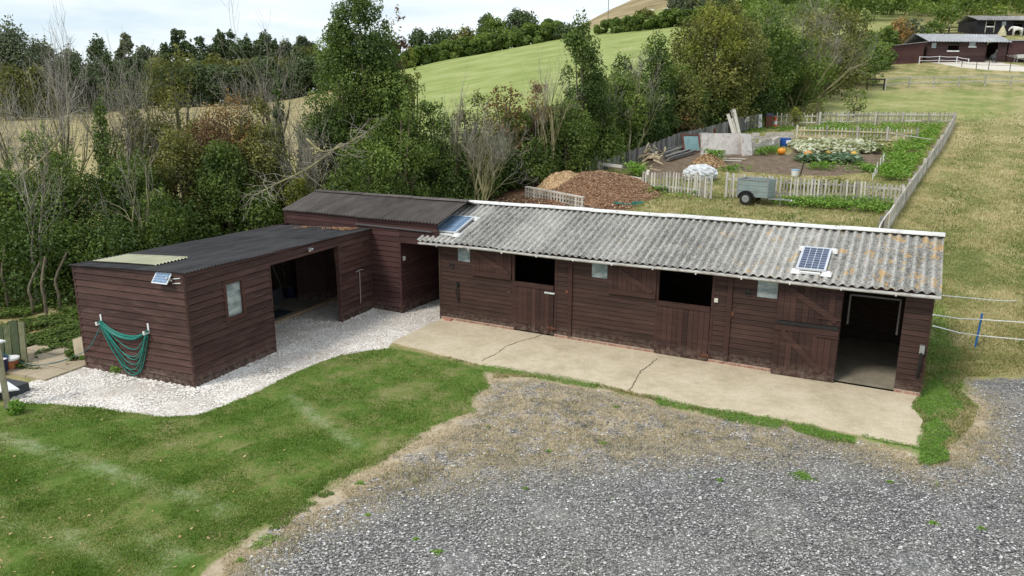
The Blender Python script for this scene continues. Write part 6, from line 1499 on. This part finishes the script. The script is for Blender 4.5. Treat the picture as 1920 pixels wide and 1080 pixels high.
bed('garden_greens', 'weeds between the timber stacks and the picket fence', [(1175, 318), (1205, 322), (1203, 338), (1180, 334)], 1000, .07, .6, m_green, 13)
bed('garden_greens', 'grass strip along the back of the garden by the bin', [(1390, 248), (1490, 246), (1488, 240), (1440, 240)], 1600, .06, .15, m_green, 14)
# bulk bag
a = Gt(1315, 338); o = MB(); q = np.random.RandomState(4)
o.blob((a[0]-.05, a[1]+.1, a[2]+.3), .78, .5, .42, 30, 16, .13, seed=3)
tag(o.build('bulk_bag', paint('white_woven_bag', (.60, .62, .64), .7, .2, 6), None, smooth=False, loc=a), 'crumpled white bulk bag lying behind the picket gate', 'bag')
a = Gt(1490, 331); o = thing('paint_tub', 'small white tub with a blue lid behind the near picket fence', 'tub', a)
MB().lathe(a, [(.15, 0), (.18, .3)], 16).build('tub', m_white, o); MB().lathe(a, [(.19, .3), (.19, .35)], 16).build('lid', paint('light_blue_lid', (.25, .42, .6), .5), o)
for i, (px, b_, t_) in enumerate(((1636, 338, 322), (1640, 333, 313), (1644, 326, 302), (1650, 319, 294), (1655, 310, 288), (1657, 303, 286))):
    a = Gt(px, b_); tag(MB().tube([a-Z*.05, at(px+1, t_, a[1])], .022, 6).build('garden_cane', m_white, None, loc=a), 'thin white cane standing in the soil by the right hand picket fence', 'cane', 'row of white canes in the garden')
a = Gt(1500, 330); tag(MB().tube([a, at(1507, 303, a[1])], .03, 6).build('garden_stake', m_black, None, loc=a), 'dark stake leaning in the soil in front of the squash bed', 'stake')
a, b = Gt(1648, 262), Gt(1745, 283); tag(MB().tube([a+Z*.5, b+Z*.65], .03, 6).build('long_pole', m_pale, None, loc=a), 'long pale pole resting between the inner fence and the right hand fence', 'pole')
a = Gt(1646, 434); tag(MB().beam(a-Z*.2, at(1656, 404, a[1]+.2), .14, .12).build('leaning_post', m_paled, None, loc=a), 'broken post leaning at the near end of the right hand picket fence', 'post')
tag(MB().tube(smooth([at(1670, 392, 23.5), at(1660, 404, 23.), at(1650, 420, 22.5), at(1648, 432, 22.2)]), .02, 6).build('rope', m_alarm, None, loc=at(1670, 392, 23.5)), 'slack cream rope hanging off the near end of the right hand fence', 'rope')
mb = MB(); q = random.Random(4); c = Gt(1180, 384)
pts = [c+V(.5*math.cos(t)*(1+.3*math.sin(3*t))+q.uniform(-.08, .08), .35*math.sin(t)+q.uniform(-.05, .05), .05+.05*q.random()) for t in np.linspace(0, 16, 60)]
tag(mb.tube(pts, .016, 5, False).build('coiled_hose', m_hose, None, loc=c), 'tangled green hose lying on the grass beside the bark heap', 'hose')

# ------------------------------------------------------------------ box trailer
a, b = Gt(1380, 381), Gt(1437, 390); u = nrm(V(*(b-a)[:2], 0)); n = V(-u[1], u[0], 0); s0 = V(a[0], a[1], a[2])
tr = thing('box_trailer', 'small pale grey green box trailer parked by the near picket fence', 'trailer', a)
Lb = np.linalg.norm((b-a)[:2]); Ft = lambda s_, d, z: s0+u*s_+n*d+Z*(z+(b[2]-a[2])*s_/Lb*.3)
m_trl = paint('grey_green_trailer', (.23, .29, .28), .5, .12, 4, dirt=(.18, .17, .14)); hz0, hz1 = .32, 1.02; Wt = 1.0
mb = MB()
for (x0, x1, y0_, y1_) in ((0, Lb, 0, .025), (0, Lb, Wt-.025, Wt), (0, .025, .025, Wt-.025), (Lb-.025, Lb, .025, Wt-.025)): mb.box(Ft, x0, x1, y0_, y1_, hz0, hz1)
mb.box(Ft, .03, Lb-.03, .03, Wt-.03, hz0+.02, hz0+.05); mb.build('body', m_trl, tr)
mb = MB()
for z in (hz0+.23, hz0+.46): mb.box(Ft, -.006, Lb+.006, -.01, 0, z, z+.014); mb.box(Ft, Lb, Lb+.01, .0, Wt, z, z+.014)
for s_ in (0, Lb-.03): mb.box(Ft, s_, s_+.03, -.016, -.0, hz0, hz1)
mb.box(Ft, -.02, Lb+.02, -.02, .0, hz1-.03, hz1+.008); mb.box(Ft, -.02, Lb+.02, Wt, Wt+.02, hz1-.03, hz1+.008)
mb.build('trim', m_steel, tr)
for d_ in (-.14, Wt+.02):
    mb = MB(); c = Ft(.42, d_, .24); mb.lathe(c, [(.15, 0), (.245, 0), (.26, .02), (.26, .11), (.245, .13), (.15, .13)], 24, n); w_ = mb.build('wheel', m_black, tr)
    mb = MB(); mb.lathe(c-n*.004, [(.03, 0), (.13, .01), (.148, .0)], 18, n); mb.build('hub', m_steel, w_)
    mb = MB(); R0 = .31
    for i in range(8):
        t0, t1 = math.pi*i/8, math.pi*(i+1)/8
        mb.hexa([Ft(.42+R0*math.cos(t), dd, .24+R0*math.sin(t)+(0 if k < 4 else .0)) for k in (0,) for t, dd in ((t0, d_-.03), (t1, d_-.03), (t1, d_+.16), (t0, d_+.16))]+[Ft(.42+(R0+.02)*math.cos(t), dd, .24+(R0+.02)*math.sin(t)) for t, dd in ((t0, d_-.03), (t1, d_-.03), (t1, d_+.16), (t0, d_+.16))])
    mb.build('mudguard', m_black, tr)
mb = MB(); mb.beam(Ft(Lb-.2, Wt*.5, hz0-.03), Ft(Lb+.85, Wt*.35, .28), .06, .06); mb.beam(Ft(Lb, .1, hz0-.03), Ft(Lb+.55, Wt*.38, .28), .04, .04); mb.tube([Ft(Lb+.4, Wt*.4, .5), Ft(Lb+.4, Wt*.4, .02)], .025, 8); mb.lathe(Ft(Lb+.86, Wt*.35, .26), [(.03, -.04), (.05, 0), (.03, .05)], 10); mb.build('drawbar', m_steel, tr)

# ------------------------------------------------------------------ near left corner
a = V(-9.87, 13.3, 0); o = thing('fence_post', 'pale wooden post with a white cap at the left edge of the lawn', 'post', a); zt = zrow(13.35, 645)
mb = MB(); mb.beam(a-Z*.1, a+V(-.02, .04, zt), .095, .095); mb.build('post', m_oldpost, o)
mb = MB(); mb.box(Frame(a+V(-.02, .04, 0), BUV, -BNV), -.11, .11, -.1, .1, zt+.001, zt+.035); mb.build('cap', m_white, o)
o = thing('white_board', 'flat white board on dark blocks in front of the paving at the left edge', 'board', G(0, 735))
pl_ = [G(-60, 742, .22), G(36, 729, .22), G(16, 716, .22), G(-60, 700, .22)]; mb = MB(); mb.hexa([p-Z*.03 for p in pl_]+pl_); mb.build('top', paint('clean_white_board', (.75, .76, .78), .5, .05), o)
mb = MB(); mb.box(Frame(G(-20, 742), BUV, -BNV), -.2, .5, -.5, .0, 0, .185); mb.build('support', paint('dark_block', (.05, .055, .06), .8), o)
m_slab = concrete('buff_paving_slab', (.34, .28, .19), (.42, .35, .25), (.50, .43, .32))
Fs = Frame(V(-9.78, 15.42, 0), BUV, -BNV); ps = thing('paving', 'three rows of buff paving slabs beside the white chalk stones', 'paving', V(-10.5, 15.4, 0)); ps['kind'] = 'structure'
del ps['category']
for i in range(4):
    for j in range(3):
        if (i, j) in ((0, 0),): pass
        mb = MB(); q = rnd.uniform(-.006, .006); mb.box(Fs, -.62*(i+1)+.01, -.62*i-.01, -.62*(j)+.012+.1, .62-.62*j-.012+.1-.0, -.03, .035+q); mb.build('slab', m_slab, ps)
for i, (s_, lab, lean) in enumerate(((0, 'greenish wooden board leaning at the far left, the leftmost', .1), (1, 'greenish wooden board, second from the left', .12), (2, 'tall greenish wooden board, third from the left', .1), (3, 'rightmost greenish wooden board, tilted most', .2))):
    p = G(2+15*s_ if s_ < 3 else 44, 680+1*s_); t = at(2+13*s_+(-4 if s_ < 3 else -4), [615, 612, 604, 606][s_], p[1]+.25)
    tag(MB().beam(p, t, .26, .03, up=V(.25, .95, 0), tone=rnd.random()).build('leaning_board', wood('mossy_board_%s' % 'abcd'[i], (.055, .07, .035), (.10, .115, .06), (.17, .17, .10), stretch=(6, 6, 2)), None, loc=p), lab, 'board')
a = V(-10.02, 16.15, 0); tag(MB().hexa([a+V(-.17, -.03, 0), a+V(.15, -.12, 0), a+V(.17, -.06, 0), a+V(-.15, .03, 0), a+V(-.17, -.03, .50), a+V(.15, -.12, .62), a+V(.17, -.06, .62), a+V(-.15, .03, .50)]).build('concrete_slab', m_conc, None, loc=a), 'upright concrete slab at the rear left corner of the shed', 'slab')
a = G(23, 690, .035); o = thing('flower_pot', 'terracotta pot with a white rim on the paving', 'pot', a)
MB().lathe(a, [(.11, 0), (.15, .2)], 18).build('pot', paint('terracotta', (.42, .15, .07), .8, .35, 9), o); MB().lathe(a, [(.155, .2), (.175, .21), (.175, .25), (.15, .26)], 18).build('rim', m_white, o)
a = G(-2, 697, .035); tag(MB().lathe(a, [(.17, 0), (.22, .3), (.21, .3), (.16, .03)], 20).build('bucket', paint('dark_blue_bucket', (.02, .03, .09), .4), None, loc=a), 'dark blue bucket on the paving at the left edge of the photo', 'bucket')

# ------------------------------------------------------------------ electric fence at the right
m_tape = paint('white_rope', (.72, .73, .74), .6, .05)
ef = thing('electric_fence', 'two white electric ropes on a blue post right of the stable', 'fence', V(11.58, 17.37, float(terr(11.58, 17.37))))
a = Gt(1828, 650); zt = zrow(a[1], 585)
mb = MB(); mb.tube([a-Z*.1, V(a[0]+.05, a[1], zt)], .022, 8); 
for i in range(7): z = a[2]+.15+i*(zt-a[2]-.2)/6; mb.tube([V(a[0]+.02, a[1], z), V(a[0]+.02, a[1]-.05, z+.01)], .012, 5)
mb.build('post', paint('blue_plastic_post', (.02, .14, .42), .4), ef)
sr = lambda t, z: SO_+SU*(SL+.02)+SN*t+Z*z
for r0, r1, z in ((590, 596, 0), (625, 624, 0)):
    st = hit(1750, r0 if r0 < 600 else 611, sr(0, 0), SU); ins_ = V(a[0]+.03, a[1]-.03, zrow(a[1], 596 if r0 < 600 else 626)); e = at(2050, 604 if r0 < 600 else 640, 16.2)
    MB().tube([st, (st+ins_)/2-Z*.03, ins_, (ins_+e)/2-Z*.04, e], .011, 6).build('rope', m_tape, ef)
ef2 = thing('electric_fence', 'single white electric rope higher up, running right from the stable corner', 'fence', T(16, 19))
st = sr(DEP, 1.35); e = at(1990, 562, 21.5); gp = T(e[0], e[1])
MB().tube([st, (st+e)/2-Z*.08, e], .011, 6).build('rope', m_tape, ef2); MB().tube([gp, e+Z*.05], .02, 8).build('post', m_tape, ef2)

# ------------------------------------------------------------------ upper paddock: rails, stables, animals
def railfence(label, pts, mat, hs=(.45, .95), pw=.12, rh=.12, name='rail_fence', every=1, rope=False, htop=None, group=None):
    o = thing(name, label, 'fence', Gt(*pts[0][:2])); P = []
    for px, b_, t_ in pts: p = Gt(px, b_); P.append((p, zrow(p[1], t_)-p[2]))
    for p, h in P: MB().beam(p-Z*.1, p+Z*h*1.03, pw, pw).build('post', mat, o)
    for f in hs:
        mb = MB()
        for (p, h), (q, k) in zip(P, P[1:]):
            if rope: mb.tube([p+Z*h*f, (p+q)/2+Z*((h+k)/2*f-.04), q+Z*k*f], rh, 5)
            else: mb.beam(p+Z*h*f+V(0, -pw*.6, 0), q+Z*k*f+V(0, -pw*.6, 0), .05, rh)
        mb.build('rail', mat, o)
    return o
m_rail = wood('bleached_rail', (.30, .30, .24), (.42, .41, .34), (.52, .51, .44), stretch=(2, 2, 2)); m_drail = wood('dark_rail', (.02, .016, .012), (.04, .032, .025), (.07, .055, .04))
railfence('pale two rail fence crossing below the upper stables', [(1659, 169, 145), (1704, 163, 142), (1750, 163, 142), (1797, 162, 141), (1846, 161, 139), (1895, 161, 139), (1945, 161, 138), (1995, 161, 138)], m_rail)
railfence('dark two rail fence joining the pale one from the hedge', [(1560, 166, 145), (1590, 167, 146), (1625, 168, 146), (1657, 169, 146)], m_drail)
railfence('white rope fence in front of the upper brown stable', [(1723, 120, 104), (1760, 119, 103), (1793, 119, 104), (1815, 122, 108)], m_tape, (.45, .95), .07, .03, rope=True)
railfence('slack rope fence with thin posts beside the chalk track', [(1803, 125, 111), (1830, 130, 113), (1853, 131, 113), (1893, 134, 113), (1945, 136, 114)], m_drail, (.6, .95), .05, .015, rope=True)
railfence('dark fence with a wire infill left of the black stable', [(1762, 67, 52), (1778, 66, 50), (1810, 65, 48), (1828, 64, 48)], m_drail, (.3, .65, .97), .16, .10)
railfence('thin rail fence along the top of the bank before the black stable', [(1770, 70, 61), (1800, 69, 60), (1840, 68, 59), (1880, 67, 58), (1925, 66, 58), (1970, 66, 58)], m_drail, (.5, .95), .08, .07)
m_ust = boardmat('upper_stable_board', (.032, .017, .016), (.065, .034, .031), (.12, .07, .06), 0, wear=.25)
m_ublk = boardmat('black_stable_board', (.010, .010, .012), (.02, .02, .023), (.05, .05, .05), 0, wear=.2)
m_uroof = onduline('pale_grey_sheet', (.26, .27, .285), (.42, .43, .445), 0, (.25, .25, .25)); m_broof = onduline('speckled_grey_sheet', (.14, .14, .14), (.36, .35, .34), 0, (.05, .05, .05))
def upper(name, label, px0, b0, px1, b1, e0, e1, depth, ridge, mat, roofmat, holes_, wins, panels=(), lo=.15, wv=.35):
    a, b = Gt(px0, b0), Gt(px1, b1); u = nrm(V(*(b-a)[:2], 0)); n = V(-u[1], u[0], 0); n = n if n[1] > 0 else -n; L = np.linalg.norm((b-a)[:2]); zb = min(a[2], b[2]); zt = (zrow(a[1], e0)+zrow(b[1], e1))/2
    o = thing(name, label, 'stable', V(*a[:2], zb)); F = Frame(V(*a[:2], 0), u, -n)
    sx = lambda px: (hit(px, 100, a, n)-a)@u
    zr = lambda px, row: hit(px, row, a, n)[2]
    H = [(sx(x0), sx(x1), zr((x0+x1)/2, r1), zr((x0+x1)/2, r0)) for x0, x1, r0, r1 in holes_]; Wn = [(sx(x0), sx(x1), zr((x0+x1)/2, r1), zr((x0+x1)/2, r0)) for x0, x1, r0, r1 in wins]
    H = [(x0, x1, max(z0, zb-.5), z1) for x0, x1, z0, z1 in H]
    mb = MB()
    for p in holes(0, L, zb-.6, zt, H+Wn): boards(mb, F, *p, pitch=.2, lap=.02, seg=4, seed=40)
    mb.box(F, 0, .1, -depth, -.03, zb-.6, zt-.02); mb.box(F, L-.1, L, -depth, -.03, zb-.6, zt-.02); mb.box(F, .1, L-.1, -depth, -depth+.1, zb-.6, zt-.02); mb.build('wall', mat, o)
    mb = MB(); rz = zrow(a[1]+depth*.5, ridge) if ridge else zt+.4
    corr(mb, V(*(a-u*.25-n*.4)[:2], zt-.02), u*(L+.5), n*(depth*.55+.4)+Z*(rz-zt+.02), wv, .05, .02, sheet=2.1, seed=4); 
    P0_ = V(*(a-u*.25-n*.4)[:2], zt-.02)+n*(depth*.55+.4)+Z*(rz-zt+.02); corr(mb, P0_, u*(L+.5), n*(depth*.5)-Z*(rz-zt), wv, .05, .02, sheet=2.1, seed=5)
    mb.build('roof', roofmat, o)
    for x0, x1, z0, z1 in Wn: MB().box(F, x0, x1, -.03, -.02, z0, z1).build('window', m_glass, o); 
    return o, F, sx, zr, H
o, F, sx, zr, H = upper('brown_stable', 'upper brown timber stable with a pale grey roof beyond the paddock', 1735, 117, 1884, 116, 78, 74, 4.5, 61, m_ust, m_uroof, [(1776, 1796, 79, 95), (1848, 1869, 77, 122)], [(1745, 1754, 80, 90), (1815, 1827, 79, 88)])
x0, x1, z0, z1 = H[0]; MB().box(F, x0-.1, x1+.1, .022, .05, z0-.12, z0+.02).build('sill', m_white, o); MB().box(F, sx(1815)-.1, sx(1827)+.1, .022, .05, zr(1820, 89), zr(1820, 87)).build('sill', m_white, o)
x0, x1, z0, z1 = H[1]; MB().box(F, x0-.1, x0, .022, .05, z0, z1).build('door_frame', m_ust, o); MB().box(F, x1, x1+.12, .022, .05, z0, z1).build('door_frame', m_ust, o)
# low mono-pitch shed left of it
a, b = Gt(1657, 121), Gt(1729, 118); u = nrm(V(*(b-a)[:2], 0)); n = V(-u[1], u[0], 0); zb = a[2]-.6; o = thing('low_brown_shed', 'low red brown shed with a sloping flat roof left of the upper stable', 'shed', a)
F = Frame(V(*a[:2], 0), u, -n); L_ = np.linalg.norm((b-a)[:2]); za, zc = zrow(a[1], 86), zrow(b[1], 77); mb = MB(); boards(mb, F, 0, L_, zb, zc, pitch=.2, lap=.015, top=lambda s_: za+(zc-za)*s_/L_, seg=1.2, seed=51)
mb.hexa([F(0, -3, zb), F(L_, -3, zb), F(L_, -.03, zb), F(0, -.03, zb), F(0, -3, za), F(L_, -3, zc), F(L_, -.03, zc-.02), F(0, -.03, za-.02)]); mb.build('wall', boardmat('red_brown_ply', (.05, .022, .02), (.095, .042, .037), (.15, .08, .07), 0, wear=.2), o)
mb = MB(); mb.hexa([F(-.2, -3.2, za), F(L_+.2, -3.2, zc), F(L_+.2, .25, zc), F(-.2, .25, za), F(-.2, -3.2, za+.08), F(L_+.2, -3.2, zc+.08), F(L_+.2, .25, zc+.08), F(-.2, .25, za+.08)]); mb.build('roof', m_broof, o)
MB().box(F, L_*.08, L_*.2, .012, .03, za-2.2, za-.7).build('door', m_ust, o)
# reddish block at the right
a, b = Gt(1887, 116), Gt(2010, 116); u = nrm(V(*(b-a)[:2], 0)); n = V(-u[1], u[0], 0); o = thing('brown_annexe', 'tall reddish brown annexe at the right end of the upper stable', 'building', a); F = Frame(V(*a[:2], 0), u, -n); L_ = np.linalg.norm((b-a)[:2]); mb = MB(); zt = zrow(a[1], 74)
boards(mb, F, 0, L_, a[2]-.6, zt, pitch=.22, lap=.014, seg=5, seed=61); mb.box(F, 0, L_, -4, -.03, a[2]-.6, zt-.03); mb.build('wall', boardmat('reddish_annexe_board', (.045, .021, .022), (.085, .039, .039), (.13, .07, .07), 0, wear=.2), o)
MB().box(F, -.1, L_+.1, -4.1, .12, zt, zt+.12).build('roof', m_uroof, o)
o, F, sx, zr, H = upper('black_stable', 'black timber stable with a speckled grey roof, highest on the slope', 1829, 66, 1985, 66, 38, 33, 4.5, 27, m_ublk, m_broof, [(1842, 1856, 41, 48), (1892, 1908, 38, 70)], [(1870, 1878, 40, 48)])
MB().box(F, sx(1840), sx(1857), .022, .06, zr(1848, 51), zr(1848, 49)).build('sill', m_white, o)
for x_ in (1840.5, 1856.5): MB().box(F, sx(x_)-.05, sx(x_)+.05, .022, .06, zr(1848, 62), zr(1848, 40)).build('door_frame', m_rail, o)
MB().box(F, sx(1860), sx(1878), .022, .07, zr(1868, 49.3), zr(1868, 48.3)).build('door', m_ublk, o)
a = Gt(1878, 68); MB_ = MB(); MB_.lathe(a, [(.62, 0), (.5, .5), (.2, 1.2), (.05, 1.5)], 14); tag(MB_.build('feed_sack', paint('pale_straw_sack', (.45, .42, .27), .9, .2), None, loc=a), 'pale cone shaped sack standing before the black stable', 'sack')

def animal(name, label, cat, loc, face, hgt, mat, head='low', dark=None, long_ears=False):
    """one continuous skinned body; face = direction the animal looks along"""
    f = nrm(V(face[0], face[1], 0)); r = V(-f[1], f[0], 0); k = hgt; P = lambda x, y, z: V(*loc)+f*x*k+r*y*k+Z*z*k; J = []; E = []; R = []
    def add(p, rad, par): J.append(p); R.append(rad*k); (E.append((par, len(J)-1)) if par is not None else None); return len(J)-1
    pel = add(P(-.42, 0, .86), .20, None); mid = add(P(-.08, 0, .80), .22, pel); ch = add(P(.28, 0, .80), .22, mid); wi = add(P(.42, 0, .93), .15, ch)
    if head == 'low': n1 = add(P(.62, 0, .93), .11, wi); n2 = add(P(.78, 0, .80), .09, n1); h1 = add(P(.86, 0, .68), .085, n2); h2 = add(P(.90, 0, .50), .05, h1); hd = h1; up = V(0, 0, 1)
    else: n1 = add(P(.55, 0, 1.12), .11, wi); n2 = add(P(.66, 0, 1.28), .085, n1); h1 = add(P(.72, 0, 1.34), .085, n2); h2 = add(P(.90, 0, 1.16), .05, h1); hd = h1
    for s in (-1, 1):
        a_ = add(P(-.48, s*.13, .62), .11, pel); b_ = add(P(-.42, s*.14, .48), .065, a_); c_ = add(P(-.56, s*.14, .34), .045, b_); d_ = add(P(-.54, s*.14, .10), .034, c_); add(P(-.51, s*.14, .02), .042, d_)
        a_ = add(P(.34, s*.12, .55), .085, ch); b_ = add(P(.35, s*.12, .32), .045, a_); d_ = add(P(.35, s*.12, .10), .033, b_); add(P(.38, s*.12, .02), .042, d_)
        e_ = J[hd]; add(e_+r*s*.05*k+Z*(.10 if not long_ears else .14)*k-f*.03*k, .02, hd)
    t1 = add(P(-.62, 0, .84), .05, pel); t2 = add(P(-.68, 0, .60), .06, t1); add(P(-.66, 0, .36), .03, t2)
    me = bpy.data.meshes.new(name); me.from_pydata([tuple(p-V(*loc)) for p in J], E, []); o = bpy.data.objects.new('body', me); S.collection.objects.link(o)
    sk = o.modifiers.new('skin', 'SKIN'); sk.use_smooth_shade = True; o.modifiers.new('sub', 'SUBSURF').levels = 2; o.modifiers['sub'].render_levels = 2
    lay = me.skin_vertices[0] if len(me.skin_vertices) else None
    if lay is None:
        bm2 = bmesh.new(); bm2.from_mesh(me); bm2.verts.layers.skin.verify(); bm2.to_mesh(me); bm2.free(); lay = me.skin_vertices[0]
    for i, rad in enumerate(R): lay.data[i].radius = (rad, rad); lay.data[i].use_root = (i == 0)
    dg = bpy.context.evaluated_depsgraph_get(); ev = o.evaluated_get(dg); m2 = bpy.data.meshes.new_from_object(ev); bpy.data.objects.remove(o)
    root = thing(name, label, cat, loc); link('body', m2, mat, root)
    for p in m2.polygons: p.use_smooth = True
    mb = MB(); # mane and tail
    for i in range(7):
        t = i/6; p = J[wi]*(1-t)+J[hd]*t+Z*.09*k; mb.beam(p+r*.03*k, p+r*.05*k-Z*.13*k, .05*k, .04*k)
    mb.build('mane', dark or mat, root); return root
m_horse = paint('white_horse_coat', (.70, .68, .64), .7, .08, 4); m_pony = paint('dark_grey_coat', (.07, .07, .075), .8, .3, 6)
a = Gt(1905, 67); animal('horse', 'white horse standing side on before the black stable, head lowered to the left', 'horse', a, (-1, .05), zrow(a[1], 44)*0+max(1.1, (zrow(a[1], 46)-a[2])/1.08), m_horse)
a = Gt(1861, 117.5); animal('pony', 'dark grey pony with pale legs looking out of the upper stable doorway', 'pony', a, (-.2, -1), .95, m_pony, 'high', m_black, True)
m_sheep = paint('fleece', (.60, .57, .50), .95)
def sheep(px, row, label):
    a = Gt(px, row); o = thing('sheep', label, 'sheep', a); mb = MB(); mb.blob((a[0], a[1], a[2]+.75), .85, .42, .42, 16, 10, .08, seed=int(px)); mb.blob((a[0]-.95, a[1], a[2]+.85), .26, .18, .2, 10, 7, .04); mb.build('body', m_sheep, o, smooth=True)
    for sx_ in (-.5, .5):
        for sy_ in (-.2, .2): MB().tube([a+V(sx_, sy_, 0), a+V(sx_, sy_, .5)], .07, 6).build('leg', m_black, o)
sheep(1222, 25, 'white sheep on the tan hill, nearest the gorse bush'); sheep(1252, 23, 'white sheep lying on the tan hill, middle of the three'); sheep(1258, 20, 'white sheep on the tan hill, farthest right and highest')
a = Gt(1140, 36); tag(MB().tube([a, a+Z*12], .12, 6).build('utility_pole', m_paled, None, loc=a), 'thin pole standing on the skyline of the tan hill', 'pole')
# wheelbarrow
a = Gt(1908, 117); o = thing('wheelbarrow', 'pale wheelbarrow parked before the reddish annexe', 'wheelbarrow', a); F = Frame(a, V(1, 0, 0), V(0, -1, 0))
MB().hexa([F(-.25, .3, .45), F(.45, .3, .45), F(.45, -.3, .45), F(-.25, -.3, .45), F(-.5, .42, .85), F(.8, .42, .9), F(.8, -.42, .9), F(-.5, -.42, .85)]).build('tray', m_white, o)
MB().lathe(F(.75, .05, .25), [(.1, 0), (.25, 0), (.25, .1), (.1, .1)], 16, F.w*-1).build('wheel', m_black, o)
mb = MB()
for s_ in (-.25, .25): mb.tube([F(.75, s_*.3, .25), F(.0, s_, .45), F(-1.25, s_, .8)], .03, 6); mb.tube([F(-.2, s_, .45), F(-.3, s_, 0)], .03, 6)
mb.build('frame', m_steel, o)
